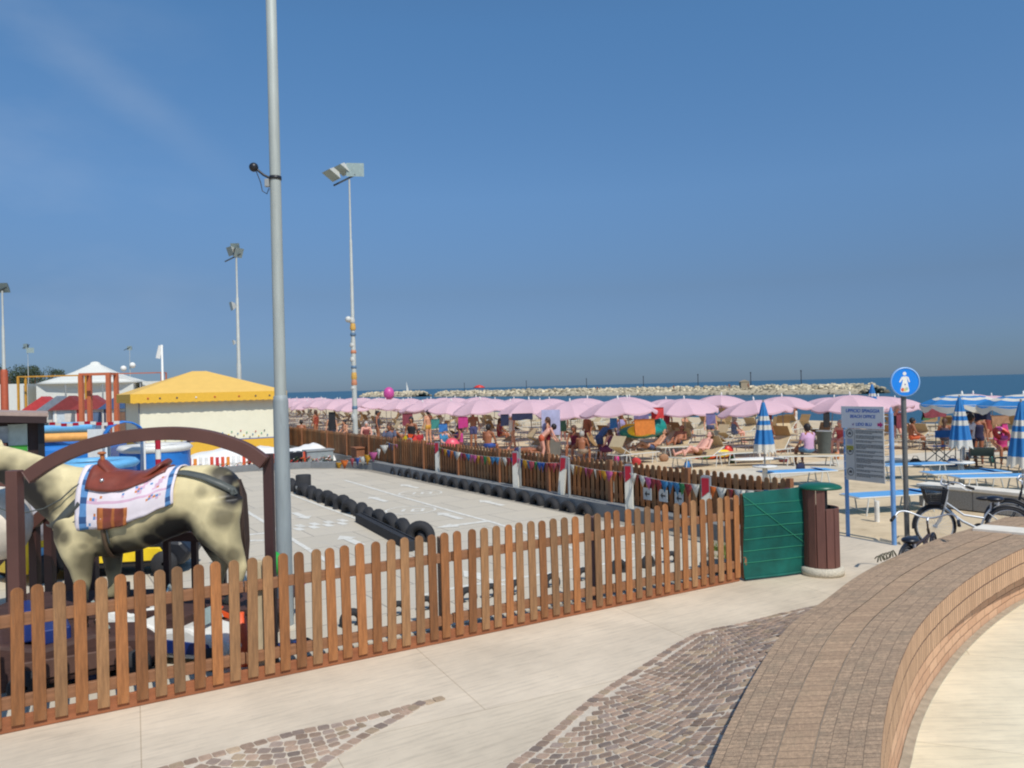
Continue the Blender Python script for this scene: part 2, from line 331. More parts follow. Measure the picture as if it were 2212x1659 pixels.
mwhite = mat('road paint', (232, 230, 222), .6, var=.08, scale=12); mroad = mat('worn road paint', (222, 218, 206), .8, var=.12, scale=9, dirt=((190, 184, 170), 7, .50, .75))
mblackp = mat('black paint', (60, 60, 58), .6)
def ribbon(mb, pts, w, z0, z1, mi=0):
    pts = [Vector((p[0], p[1], 0)) for p in pts]
    L = []; R = []
    for i, p in enumerate(pts):
        d = (pts[min(i+1, len(pts)-1)]-pts[max(i-1, 0)]).normalized(); n = Vector((-d.y, d.x, 0))
        L.append(p+n*w/2); R.append(p-n*w/2)
    for i in range(len(pts)-1):
        mb.prism([R[i], R[i+1], L[i+1], L[i]], z0, z1, mi)
marks = MB()
for ln in ([(745, 1038), (799, 1054), (863, 1073), (927, 1091), (996, 1111), (1063, 1129), (1130, 1150), (1250, 1190)],
           [(600, 1060), (628, 1069), (703, 1097), (769, 1121), (817, 1145), (860, 1169), (930, 1212)],
           [(500, 1087), (532, 1105), (575, 1131), (596, 1145), (631, 1166), (665, 1187), (700, 1209), (760, 1250)],
           [(900, 1290), (1000, 1268), (1200, 1238), (1400, 1203), (1440, 1180)],
           [(1240, 1150), (1330, 1166), (1420, 1182), (1460, 1198)]):
    ribbon(marks, [G(u, v) for u, v in ln], .09, .010, .012)
a_, b_ = G(628, 1150), G(770, 1131)
for i in range(9):
    for j in range(2):
        if (i+j) % 2 == 0: continue
        p = a_.lerp(b_, i/9); q = a_.lerp(b_, (i+1)/9); d = (q-p).normalized(); n = Vector((-d.y, d.x, 0))*.34
        marks.prism([p+n*j, q+n*j, q+n*(j+1), p+n*(j+1)], .010, .012)
for (u0, v0, u1, v1) in ((528, 1157, 580, 1152), (528, 1170, 580, 1168)): ribbon(marks, [G(u0, v0), G(u1, v1)], .14, .010, .012)
def arrow(u, v, ang, s=1.):
    c = G(u, v); X = Matrix.Translation((c.x, c.y, 0)) @ Matrix.Rotation(ang, 4, 'Z') @ Matrix.Scale(s, 4)
    marks.prism([(-.5, -.07), (.15, -.07), (.15, .07), (-.5, .07)], .010, .012, X=X); marks.prism([(.15, -.17), (.5, 0), (.15, .17)], .010, .012, X=X)
for u, v in ((884, 1051), (815, 1079), (970, 1115), (1060, 1087), (650, 1115), (757, 1168), (1040, 1250)): arrow(u, v, TH+math.pi/2 if u != 650 else TH-math.pi/2, 1.1)
for u, v in ((1000, 1134),): arrow(u, v, TH+math.pi, 1.2)
for (u, v) in ((908, 1066), (887, 1103)):
    c = G(u, v); ring = [c+Vector((.55*math.cos(k*.262), .55*math.sin(k*.262), 0)) for k in range(25)]
    ribbon(marks, ring, .05, .010, .012)
    for dx, w_, h_ in ((-.16, .07, .4), (.05, .07, .4), (.27, .07, .4)):
        marks.box((c.x+dx, c.y, .0111), (w_, h_, .002), 0)
    for dy in (-.17, .17): marks.box((c.x+.16, c.y+dy, .0109), (.16, .07, .002), 0)
struct('track_markings', marks, mroad, label='white lines and arrows painted on the track floor')
# grey kerb round the far end of the track
mkerb = mat('grey kerb', (128, 130, 130), .85, var=.12, bump=.3, bscale=40)
kb = MB(); kp = [(10.05, 8.0), (10.05, 25.0), (9.6, 26.4), (8.6, 27.4), (6.8, 28.0), (2, 27.8), (-6, 27.4)]
for i in range(len(kp)-1):
    p = Vector((*kp[i], 0)); q = Vector((*kp[i+1], 0)); d = (q-p).normalized(); n = Vector((-d.y, d.x, 0))*.13
    kb.prism([p+n, p-n, q-n, q+n], -.05, .27 if i == 0 else .2)
struct('track_kerb', kb, mkerb, rz=TH, label='grey kerb round the track')
# slab path on the sand towards the sea
mpath = travertine('beach path slabs', (216, 205, 184), (1.0, 1.1, 0), 0)
ph = MB(); pb = [11.95]+[14+2*k for k in range(15)]
for k in range(len(pb)-1):
    z0_, z1_ = [max(sandz(q, y) for y in (14.3, 15.4, 16.5))+.035 for q in (pb[k], pb[k+1])]; z0_ = .02 if k == 0 else z0_
    ph.add([(pb[k], 14.3, z0_), (pb[k+1], 14.3, z1_), (pb[k+1], 16.5, z1_), (pb[k], 16.5, z0_), (pb[k], 14.3, -.9), (pb[k+1], 14.3, -.9), (pb[k+1], 16.5, -.9), (pb[k], 16.5, -.9)], [(0, 1, 2, 3), (0, 4, 5, 1), (3, 2, 6, 7)])
struct('beach_path', ph, mpath, rz=TH, label='pale slab path crossing the sand towards the sea')
ph = MB(); ph.prism([(52.0, 20), (57.5, 20), (57.5, 400), (52.0, 400)], -1.0, -.20)
# cobbles laid in arcs
mgrout = mat('cobble grout', (208, 194, 174), .95, var=.12, scale=14, bump=.4)
mcob = mat('porphyry cobbles', (130, 110, 100), .72, var=.16, scale=30, bump=.3, bscale=60, attr=True)
def inpoly(x, y, P):
    c = False; n = len(P); j = n-1
    for i in range(n):
        if (P[i][1] > y) != (P[j][1] > y) and x < (P[j][0]-P[i][0])*(y-P[i][1])/(P[j][1]-P[i][1])+P[i][0]: c = not c
        j = i
    return c
def cobbles(P, name, label, border=None, zf=None):
    P = [(p[0], p[1]) for p in P]
    if zf is None:
        zf = lambda x, y: 0.; struct('cobble_bed', MB().prism(P, -.1, .004), mgrout, label='mortar bed under '+label)
    else:
        gb_ = MB(); st_ = .09; xa = min(p[0] for p in P); ya = min(p[1] for p in P); nx0 = int((max(p[0] for p in P)-xa)/st_)+1; ny0 = int((max(p[1] for p in P)-ya)/st_)+1
        bm = bmesh.new(); f_ = bm.faces.new([bm.verts.new((p[0], p[1], 0)) for p in P])
        for k in range(1, nx0): bmesh.ops.bisect_plane(bm, geom=bm.verts[:]+bm.edges[:]+bm.faces[:], plane_co=(xa+k*st_, 0, 0), plane_no=(1, 0, 0))
        for k in range(1, ny0): bmesh.ops.bisect_plane(bm, geom=bm.verts[:]+bm.edges[:]+bm.faces[:], plane_co=(0, ya+k*st_, 0), plane_no=(0, 1, 0))
        bm.verts.ensure_lookup_table(); bm.verts.index_update()
        gb_.add([(v.co.x, v.co.y, zf(v.co.x, v.co.y)+.004) for v in bm.verts], [tuple(v.index for v in f.verts) for f in bm.faces], 0, True); bm.free()
        struct('cobble_bed', gb_, mgrout, label='mortar bed under '+label)
    mb = MB(); s = .101; W = 1.35; rnd = random.Random(3)
    def stone(cx, cy, ang, w_, l_):
        hs = []
        for sx_, sy_ in ((-1, -1), (1, -1), (1, 1), (-1, 1)):
            for k in range(2):
                side = (k == 0) == (sx_*sy_ > 0); c_ = .012
                hs.append((sx_*(w_/2-(0 if side else c_))+rnd.uniform(-.004, .004), sy_*(l_/2-(c_ if side else 0))+rnd.uniform(-.004, .004)))
        ca, sa = math.cos(ang), math.sin(ang)
        pts = [(cx+x*ca-y*sa, cy+x*sa+y*ca) for x, y in hs]
        g = rnd.uniform(.93, 1.26); r_ = rnd.random()
        base = (148, 126, 108) if r_ < .6 else ((134, 118, 106) if r_ < .85 else (158, 138, 114))
        c = lin(tuple(min(255, x*g) for x in base)); n = len(pts); z = .0105+rnd.uniform(-.0015, .002)
        z0c = zf(cx, cy)
        gx, gy = (zf(cx+.03, cy)-zf(cx-.03, cy))/.06, (zf(cx, cy+.03)-zf(cx, cy-.03))/.06
        vs = [(x, y, .001) for x, y in pts]+[(x, y, z-.002) for x, y in pts]+[(cx+(x-cx)*.88, cy+(y-cy)*.88, z) for x, y in pts]
        vs = [(x, y, q+z0c+gx*(x-cx)+gy*(y-cy)) for x, y, q in vs]
        fs = [tuple(range(2*n, 3*n))]
        for q in range(2):
            for i in range(n): fs.append((q*n+i, q*n+(i+1) % n, (q+1)*n+(i+1) % n, (q+1)*n+i))
        mb.add(vs, fs, 0, False, None, c)
    X0 = min(p[0] for p in P)-1; X1 = max(p[0] for p in P)+1; Y0 = min(p[1] for p in P)-1.5; Y1 = max(p[1] for p in P)+1
    # frame of the arcs turned a little
    an = rad(-6); ca, sa = math.cos(an), math.sin(an)
    nx = int((X1-X0)/W)+3
    for ic in range(-1, nx):
        xc = X0+ic*W
        k = 0; R_ = W*.66
        ny = int((Y1-Y0)/s)+10
        for k in range(-6, ny):
            half = math.asin(min(.999, W/2/R_)); m_ = int(2*half*R_/s)
            for q in range(m_+1):
                th = -half+(q+.5*(k % 2))*2*half/m_
                if abs(th) > half: continue
                x = xc+R_*math.sin(th); y = Y0+k*s*1.0-R_*math.cos(th)*1.0+R_ if False else Y0+k*s+R_*(1-math.cos(th))
                xx = x*ca-y*sa; yy = x*sa+y*ca
                if inpoly(xx, yy, P) and (not border or min(math.hypot(xx-bx, yy-by) for bx, by, _ in border) > s*.80):
                    stone(xx, yy, th+an, .089, .081*max(.55, math.cos(th)))
    if border:
        for bx, by, ang in border: stone(bx, by, ang, .090, .086)
    struct(name, mb, mcob, label=label)
def borderline(pts, s=.101, inset=.055):
    out = []; acc = 0
    for i in range(len(pts)-1):
        p, q = pts[i], pts[i+1]; L = (q-p).length; d = (q-p)/L; n = Vector((d.y, -d.x, 0)); x = acc
        while x < L: c = p+d*x+n*inset; out.append((c.x, c.y, math.atan2(d.y, d.x))); x += s
        acc = x-L
    return out
def spline(pts, n=8):
    out = []
    for i in range(len(pts)-1):
        p0 = pts[max(i-1, 0)]; p1 = pts[i]; p2 = pts[i+1]; p3 = pts[min(i+2, len(pts)-1)]
        for k in range(n):
            t_ = k/n; out.append(.5*((2*p1)+(p2-p0)*t_+(2*p0-5*p1+4*p2-p3)*t_*t_+(3*p1-p0-3*p2+p3)*t_**3))
    out.append(pts[-1]); return out
lb = spline([G(*p) for p in ((980, 1760), (1089, 1659), (1165, 1600), (1272, 1510), (1382, 1440), (1499, 1370), (1599, 1347), (1699, 1322), (1775, 1305), (1800, 1296))])
HW = .50; ZIN = -.336
outer = [G(*p, HW) for p in ((1450, 1900), (1530, 1659), (1572, 1567), (1640, 1439), (1708, 1343), (1776, 1303), (1828, 1259), (1888, 1223), (1968, 1187), (2048, 1155), (2108, 1139))]
OUS = spline(outer, 5)
def bank(x, y):  # made-up rise of the cobbles, shaped to shorten the wall's shadow
    dl = min(math.hypot(x-p.x, y-p.y) for p in lb); dw = min(math.hypot(x-p.x, y-p.y) for p in OUS); t_ = dl/(dl+dw+1e-6); return .40*t_**1.5*min(1, (dl+dw)/1.1)
kk = min(range(len(OUS)), key=lambda k: (OUS[k]-lb[-1]).length)
rim_ = [OUS[k]+Vector((.05, -.03, 0)) for k in range(kk, -1, -1)]
cobbles([(p.x, p.y) for p in lb]+[(p.x, p.y) for p in rim_], 'cobble_paving', 'curved band of brown cobbles beside the brick wall', borderline(lb), bank)
t1 = spline([G(*p) for p in ((180, 1715), (343, 1659), (500, 1616), (633, 1580), (737, 1560), (850, 1532), (947, 1505))])
t2 = spline([G(*p) for p in ((947, 1505), (880, 1548), (800, 1592), (700, 1659), (640, 1720))])
cobbles([(p.x, p.y) for p in t1+t2[1:]], 'cobble_wedge', 'small wedge of brown cobbles in the pavement', borderline(t1)+borderline(t2)[2:])
# ------------------------------------------------------------ curved brick wall
def resample(pts, n):
    L = [0]
    for i in range(1, len(pts)): L.append(L[-1]+(pts[i]-pts[i-1]).length)
    out = []
    for k in range(n):
        s_ = L[-1]*k/(n-1); i = max(j for j in range(len(L)) if L[j] <= s_+1e-9); i = min(i, len(pts)-2)
        out.append(pts[i].lerp(pts[i+1], (s_-L[i])/(L[i+1]-L[i])))
    return out
inner = [G(*p, HW) for p in ((1898, 1900), (1900, 1659), (1912, 1535), (1936, 1455), (1968, 1375), (2020, 1311), (2108, 1239), (2212, 1183), (2330, 1138), (2420, 1112))]
outer2 = outer+[Vector((outer[-1].x+.9, outer[-1].y+.75, HW)), ]
NW = 90
def smoothpts(P, it=14):
    P = [p.copy() for p in P]
    for _ in range(it): P = [P[0]]+[(P[i-1]+P[i]*2+P[i+1])/4 for i in range(1, len(P)-1)]+[P[-1]]
    return P
IN = smoothpts(resample(spline(inner), NW), 20); OU = smoothpts(resample(spline(outer2), NW), 20)
# let the outer edge keep its own line but end square to the inner one
wall = thing('brick_wall', 'low curved brick bench wall sweeping across the right foreground', 'wall', (IN[0].x, IN[0].y, 0))
W0 = Vector((IN[0].x, IN[0].y, 0))
mtop = brickmat('brick top', (188, 158, 128), (166, 140, 114), (130, 110, 90), .058, .13, .0025, .5, 'UV', .95, 1.1, (144, 130, 108), .48)
mmid = brickmat('brick top middle', (186, 155, 124), (170, 141, 113), (128, 108, 88), .10, 9., .0035, .0, 'UV', .95, .9, (150, 132, 106), .40)
msold = brickmat('upright bricks', (208, 168, 132), (188, 150, 116), (92, 66, 52), .075, .185, .007, .0, 'UV', .85, .9, None, .12)
mrun = brickmat('running bricks', (212, 172, 138), (192, 150, 118), (136, 104, 80), .34, .105, .006, .5, 'UV', .85, .6, None, .14)
mmort = mat('mortar line', (176, 160, 142), .95, var=.15, scale=20, bump=.6)
lenI = [0]
for i in range(1, NW): lenI.append(lenI[-1]+((IN[i]-IN[i-1]).length+(OU[i]-OU[i-1]).length)/2)
def strip(mb, fa, fb, sa=0, sb=1, mi=0, i0=0, i1=NW-1, du=0):
    for i in range(i0, i1):
        a0, a1, b1, b0 = fa(i), fa(i+1), fb(i+1), fb(i)
        mb.add([a0-W0, a1-W0, b1-W0, b0-W0], [(0, 1, 2, 3)], mi, True, uv=[((lenI[i], sa), (lenI[i+1], sa), (lenI[i+1], sb), (lenI[i], sb))])
def across(f, z=HW): return lambda i: Vector((*(IN[i].lerp(OU[i], f)).xy, z))
def nrm(i):
    d = (IN[min(i+1, NW-1)]-IN[max(i-1, 0)]); d.z = 0; d.normalize(); return Vector((-d.y, d.x, 0))
def over(i): return .04+.20*max(0, min(1, (i-24)/40))
for nm, f0, f1, mm_, z in (('inner_top_course', .0, .40, mtop, HW), ('middle_top_course', .408, .62, mmid, HW+.001), ('outer_top_course', .628, 1., mtop, HW)):
    mb = MB(); wd = (IN[40]-OU[40]).length
    strip(mb, across(f0, z), across(f1, z), 0, (f1-f0)*wd); part(nm, mb, mm_, wall)
mb = MB(); strip(mb, across(.399, HW-.006), across(.409, HW-.006), 0, .01); strip(mb, across(.619, HW-.006), across(.629, HW-.006), 0, .01)
part('mortar_line', mb, mmort, wall)
HS = .37
mb = MB(); strip(mb, lambda i: Vector((*IN[i].xy, HW-HS)), across(0), 0.001, HS)
part('upright_course', mb, msold, wall)
mb = MB(); strip(mb, lambda i: Vector((*(IN[i]+nrm(i)*over(i)).xy, ZIN)), lambda i: Vector((*(IN[i]+nrm(i)*over(i)).xy, HW-HS)), 0, HW-HS-ZIN)
strip(mb, lambda i: Vector((*(IN[i]+nrm(i)*over(i)).xy, HW-HS)), lambda i: Vector((*IN[i].xy, HW-HS)), 0, .1)
part('lower_courses', mb, mrun, wall)
mb = MB(); strip(mb, across(1), lambda i: Vector((*OU[i].xy, -.02)), 0, HW)
e0, e1 = OU[-1], IN[-1]; mb.add([Vector((e0.x, e0.y, 0))-W0, Vector((e1.x, e1.y, 0))-W0, Vector((e1.x, e1.y, HW))-W0, Vector((e0.x, e0.y, HW))-W0], [(0, 1, 2, 3)], uv=[((0, 0), (1, 0), (1, .7), (0, .7))])
part('outer_face', mb, mrun, wall)
inv = [ab((OU[i]+IN[i])/2)[::-1] for i in range(NW)]      # the pavement ends under the wall
pl = MB().prism([(-40, -30), (inv[0][1] if False else inv[0][0]-3, -30)]+[(b_, a_) for b_, a_ in [(q[0], q[1]) for q in inv]][:0]+[(q[0], q[1]) for q in inv]+[(11.9, inv[-1][1]+.2), (11.9, 14.0), (10.0, 14.0), (10.0, 7.6), (-40, 7.6)], -.9, 0)
struct('plaza_pavement', pl, mtrav, rz=TH, label='pale travertine pavement in front of the fence')
# cream paving inside the curve with a stone strip at the wall foot
mcream = travertine('cream paving', (234, 222, 192), (3.4, 2.4, rad(20)), rad(24))
P = [(IN[i]+nrm(i)*(over(i)-.02)) for i in range(NW)]
struct('inner_plaza', MB().prism([(p.x, p.y) for p in P]+[(30, 12), (30, -20), (P[0].x, -20)], ZIN-.05, ZIN+.008), mcream, label='cream paving inside the curve of the brick wall')
mb = MB(); mfoot = mat('foot stone', (168, 156, 136), .9, var=.2, scale=9, bump=.6)
for i in range(NW-1):
    p, q = IN[i]+nrm(i)*(over(i)-.005), IN[i+1]+nrm(i+1)*(over(i+1)-.005); a_ = p-nrm(i)*.075; b_ = q-nrm(i+1)*.075
    mb.prism([a_, b_, q, p], ZIN, ZIN+.02)
struct('wall_foot_strip', mb, mfoot, label='narrow stone strip along the foot of the brick wall')
# white coping at the far end of the wall
mtr2 = mat('white stone', (226, 218, 202), .8, var=.1, scale=5, bump=.3)
p = G(2100, 1143, HW+.02); q = G(2290, 1160, HW+.02); d = (q-p).normalized(); n = Vector((-d.y, d.x, 0))
cp = thing('stone_coping', 'white stone coping slab beyond the far end of the brick wall', 'wall', (p.x, p.y, 0))
mb = MB(); a3 = [Vector((0, 0, 0)), (q-p), (q-p)+n*.42, n*.42+d*.05]; mb.prism([(v.x, v.y) for v in a3], HW-.04, HW+.035); part('slab', mb, mtr2, cp, .008)
mb = MB(); a4 = [Vector(v)+n*.02 for v in (d*.05, (q-p))]+[(q-p)+n*.38, n*.38+d*.08]; mb.prism([(v.x, v.y) for v in a4], -.4, HW-.04); part('base', mb, mat('coping base', (170, 160, 145), .9, bump=.4), cp)
# low granite wall behind the bicycles (site frame)
mgran = mat('grey granite', (150, 148, 142), .85, var=.3, scale=45, bump=.3, bscale=120)
p = G(1985, 1090); a0, b0 = ab(p)
lw = thing('low_wall', 'low grey granite wall with white top behind the bicycles', 'wall', site(b0, a0), TH)
mb = MB(); L = 0.
for k in range(5): mb.box((.2, -.55-k*1.1, .19), (.40, 1.09, .38))
part('granite_block', mb, mgran, lw, .01); part('white_top', MB().box((.2, -2.75, .415), (.46, 5.56, .07)), mtr2, lw, .01)
# ============================================================ FENCES, GATE, BIN, POSTS
mwood = mat('stained pine', (164, 112, 66), .75, var=.34, scale=4, stretch=(10, 10, .9), bump=.6, bscale=24, attr=True, dirt=((110, 88, 66), 3.5, .56, .55))
mrail = mat('fence rail', (142, 98, 66), .75, var=.22, scale=4, stretch=(1, 9, 9), bump=.3, bscale=30)
mboard = mat('base board', (150, 92, 58), .8, var=.2, scale=3, stretch=(1, 8, 8), bump=.3)
def picket_mb(w_, h_, t_, z0, rnd, tone=1., round_=True, n=7):
    mb = MB(); r = w_/2; g = rnd.uniform(.85, 1.15)*tone; base = (150, 98, 56) if rnd.random() < .65 else (144, 106, 70)
    c = lin(tuple(x*g for x in base)); pts = [(-r, z0), (r, z0)]
    if round_: pts += [(r*math.cos(math.pi*k/n), h_-r*.95+r*.95*math.sin(math.pi*k/n)) for k in range(0, n+1)]
    else: pts += [(r, h_), (-r, h_)]
    e = .004; L = len(pts)
    cx = 0; inner_ = [(x*(1-e/r), z0+e if z < z0+.001 else z-e*.5) for x, z in pts]
    ys = [(-t_/2, inner_), (-t_/2+e, pts), (t_/2-e, pts), (t_/2, inner_)]
    vs = [(x, y, z) for y, P in ys for x, z in P]
    fs = [tuple(range(L)), tuple(range(4*L-1, 3*L-1, -1))]
    for q in range(3):
        for i in range(L): fs.append((q*L+i, (q+1)*L+i, (q+1)*L+(i+1) % L, q*L+(i+1) % L))
    return mb.add(vs, fs, 0, False, None, c)
# near fence, along the site's b axis
fa = 7.42
b_end = ab(G(1600, 1255))[0]; b_start = -1.9
FENCE_A = ab(G(1600, 1255))[1]; f0 = ab(G(0, 1585)); 
p0 = G(-75, 1605); p1 = G(1600, 1256); fd = (p1-p0); FL = fd.length; frz = math.atan2(fd.y, fd.x)
nf = thing('picket_fence', 'brown picket fence with rounded tops along the pavement in the foreground', 'fence', p0, frz)
rnd = random.Random(11); pitch_ = .1545; npk = int(FL/pitch_); pks = []
for i in range(npk):
    x = FL-.05-i*pitch_+rnd.uniform(-.008, .008)
    me = picket_mb(.094, 1.17+rnd.uniform(-.006, .006), .022, .055, rnd).mesh('picket', mwood)
    o = link('picket', me, nf); o.location = (x, 0, 0); o.rotation_euler = (rnd.uniform(-.006, .006), rnd.uniform(-.013, .013), rnd.uniform(-.03, .03))
for z in (.235, .90):
    x = 0
    for L in [FL/4]*4:
        part('rail', MB().box((x+L/2, .037, z+rnd.uniform(-.006, .006)), (L-.01, .05, .10)), mrail, nf, .006); x += L
part('base_board', MB().box((FL/2, .03, .065), (FL, .034, .125)), mboard, nf, .004)
for u, c_ in ((-40, (150, 110, 80)), (548, (186, 170, 140)), (960, (150, 120, 96)), (1286, (120, 90, 84)), (1596, (150, 110, 80))):
    t_ = None
    best = min(range(200), key=lambda k: abs((lambda p: (1106+FPX*p.x/p.y))(p0+fd*k/199)-u)); x = FL*best/199
    part('post', MB().box((x, .11, .56), (.09, .09, 1.10)), mat('post %d' % u, c_, .8, var=.2, scale=5, stretch=(5, 5, 1)), nf, .008)
# green mesh gate in line with the fence
mmesh = mat('green shade net', (16, 98, 86), .6, var=.38, scale=2.6, bump=.25, bscale=160, trans=.25)
mline = mat('net thread', (60, 160, 120), .6); 
g0 = G(1606, 1255); g1 = G(1742, 1238); gd = g1-g0; GL = gd.length; grz = math.atan2(gd.y, gd.x)
gt = thing('mesh_gate', 'wooden gate covered with dark green shade netting beside the litter bin', 'gate', g0, grz)
mb = MB(); nx_, nz_ = 26, 16; vs = []
for i in range(nx_+1):
    for j in range(nz_+1):
        x = GL*i/nx_; z = .03+1.16*j/nz_
        y = -.03+.02*noise.noise(Vector((x*2.6+5, z*1.6, 0)))*2+.007*math.sin(x*14+z*5)
        if j in (0, nz_): y = -.024
        vs.append((x, y, z+.02*(x/GL)*(j/nz_)))
mb.add(vs, [(i*(nz_+1)+j, (i+1)*(nz_+1)+j, (i+1)*(nz_+1)+j+1, i*(nz_+1)+j+1) for i in range(nx_) for j in range(nz_)], 0, True)
part('netting', mb, mmesh, gt)
mb = MB()
def nety(x, z): return -.036+.02*noise.noise(Vector((x*2.6+5, z*1.6, 0)))*2+.006*math.sin(x*14+z*5)
for z in (.24, .40, .56, .72, .88, 1.03): mb.tube([(GL*k/12, nety(GL*k/12, z), z) for k in range(13)], .0035, 4)
mb.tube([(GL*k/12, nety(GL*k/12, 1.15-.75*k/12)-.002, 1.15-.75*k/12) for k in range(13)], .004, 4)
part('thread', mb, mline, gt)
part('stile', MB().box((.03, .02, .6), (.06, .05, 1.15)), mrail, gt, .004); part('stile', MB().box((GL-.03, .02, .6), (.06, .05, 1.17)), mrail, gt, .004)
mb = MB(); mb.box((GL/2, .02, .2), (GL-.13, .045, .09)); mb.box((GL/2, .02, 1.0), (GL-.13, .045, .09)); part('crossbar', mb, mrail, gt, .004)
part('hem', MB().tube([(0, -.03, .035), (GL/2, -.036, .03), (GL, -.03, .035)], .016, 8), mmesh, gt)
# litter bin
mslat = mat('bin slats', (112, 74, 64), .6, var=.14, scale=4, stretch=(6, 6, 1), bump=.15)
mgreen = mat('green plastic', (22, 92, 70), .35, var=.08, scale=5)
mconc = mat('exposed aggregate', (196, 188, 170), .9, var=.3, scale=60, bump=.6, bscale=60)
bp_ = G(1776, 1239); brz = rad(-6)
lb_ = thing('litter_bin', 'brown slatted litter bin with green lid on a round concrete foot', 'bin', bp_, brz)
part('foot', MB().lathe([(.0, 0), (.285, 0), (.295, .05), (.285, .10), (.25, .115), (0, .115)], n=32), mconc, lb_)
mb = MB(); ns = 12
for i in range(ns):
    a = 2*math.pi*(i+.5)/ns; x, y = .225*math.cos(a), .225*math.sin(a)
    front = (math.cos(a) > .25)           # open side towards the right
    top_ = .93 if front else 1.19
    mb.box((x, y, (.115+top_)/2), (.022, .112, top_-.115), a)
part('slat_casing', mb, mslat, lb_, .006)
part('liner', MB().lathe([(.0, .12), (.205, .12), (.205, .925), (.195, .925), (.195, .2), (0, .2)], n=20), mat('black liner', (24, 26, 28), .6), lb_)
mb = MB(); mb.box((-.02, 0, 1.2), (.50, .50, .05)); mb.prism([(-.27, -.25), (.23, -.25), (.23, .25), (-.27, .25)], 1.19, 1.215)
vs = [(-.25, -.25, 1.225), (.23, -.25, 1.225), (.23, .25, 1.225), (-.25, .25, 1.225), (-.12, -.13, 1.265), (.11, -.13, 1.265), (.11, .13, 1.265), (-.12, .13, 1.265)]
mb = MB().lathe([(.0, 1.185), (.285, 1.185), (.29, 1.20), (.27, 1.225), (.20, 1.25), (.0, 1.262)], n=24, sx=1, sy=.9)
part('lid', mb, mgreen, lb_); part('upright', MB().box((.02, -.17, 1.05), (.05, .02, .3)).box((.02, .17, 1.05), (.05, .02, .3)), mat('dark steel', (40, 42, 44), .5, .5), lb_)
# steel pole with camera
msteel = mat('galvanised steel', (168, 174, 168), .6, .08, var=.1, scale=2.5, stretch=(6, 6, .7), dirt=((150, 150, 140), 3, .56, .4))
msteel2 = mat('galvanised steel lower', (150, 158, 158), .6, .08, var=.12, scale=2.5, stretch=(6, 6, .7), dirt=((120, 122, 118), 4, .56, .4))
pp = G(618, 1358); pl_ = thing('steel_pole', 'tall thick galvanised steel pole just behind the picket fence', 'pole', pp)
part('lower_tube', MB().lathe([(.088, 0), (.085, 2.60), (.078, 2.66), (.0665, 2.67)], n=20), msteel2, pl_)
part('upper_tube', MB().lathe([(.067, 2.66), (.061, 5.4), (.056, 9.2), (0, 9.2)], n=20), msteel, pl_)
part('base_collar', MB().lathe([(.13, 0), (.13, .03), (.09, .05)], n=20), mconc, pl_)
mblk = mat('black plastic', (30, 32, 38), .4); mgry = mat('grey plastic', (150, 152, 150), .5)
zc = at(596, 385, pp.y).z
sc_ = thing('security_camera', 'small black dome camera strapped high on the steel pole', 'camera', (pp.x, pp.y, zc))
part('strap', MB().lathe([(.066, -.02), (.070, -.02), (.070, .02), (.066, .02)], n=18), mblk, sc_)
part('arm', MB().tube([(-.06, -.02, 0), (-.12, -.04, .03), (-.19, -.05, .09)], .014, 8), mblk, sc_)
part('housing', MB().sph((-.225, -.06, .115), .052, 12).cyl((-.225, -.06, .12), (-.19, -.05, .10), .03), mblk, sc_)
part('cable', MB().tube([(-.20, -.05, .07), (-.15, -.06, -.06), (-.13, -.07, -.16), (-.085, -.05, -.19), (-.065, -.03, -.12)], .006, 6), mblk, sc_)
part('junction_box', MB().box((-.085, -.03, -.06), (.05, .05, .09)), mgry, sc_, .006)
# floodlight masts
mmast = mat('painted mast', (188, 190, 182), .55, .1, var=.1, scale=2); mlamp = mat('lamp shell', (196, 196, 186), .45, .2); mlampd = mat('lamp dark shell', (60, 66, 66), .5)
mglass = mat('lamp glass', (150, 165, 160), .15)
def flood(mb, c, d, s, mi=0):
    T = Matrix.Translation(c) @ Vector(d).to_track_quat('Z', 'Y').to_matrix().to_4x4()
    vs = [(-s, -s*.8, .0), (s, -s*.8, 0), (s, s*.8, 0), (-s, s*.8, 0), (-s*.6, -s*.4, -s*.7), (s*.6, -s*.4, -s*.7), (s*.6, s*.4, -s*.7), (-s*.6, s*.4, -s*.7)]
    mb.add(vs, [(0, 1, 2, 3)], 1, False, T); mb.add(vs, [(4, 7, 6, 5), (0, 4, 5, 1), (1, 5, 6, 2), (2, 6, 7, 3), (3, 7, 4, 0)], mi, False, T)
def mast(base, h, label, lamps, r=.11, extra=None, sleeve=None, lampmat=None):
    o = thing('floodlight_mast', label, 'lamp post', base, 0, 'floodlight masts')
    part('pole', MB().lathe([(r, 0), (r*.85, h*.42), (r*.72, h*.42+.05), (r*.5, h*.78), (r*.36, h*.78+.04), (r*.34, h)], n=12), mmast, o)
    for (c, d, s, mm_) in lamps:
        mb = MB(); flood(mb, c, d, s)
        part('floodlight', mb, [mm_, mglass], o)
    part('bracket', MB().box((-.2, 0, h-.02), (1.0, .06, .06), ry=rad(-25)), mlampd, o)
    return o
mb1 = G(769, 986)
m1 = mast(mb1, at(752, 388, mb1.y).z, 'tall mast with three floodlights and stickers round its lower half', 
     [((.25, 0, at(752, 388, mb1.y).z+.40), (.15, -1, .12), .36, mlamp), ((-.72, -.1, at(752, 388, mb1.y).z+.16), (-.5, -.4, -1), .36, mlamp), ((-.32, .1, at(752, 388, mb1.y).z+.42), (-.5, -.4, -1), .34, mlamp)])
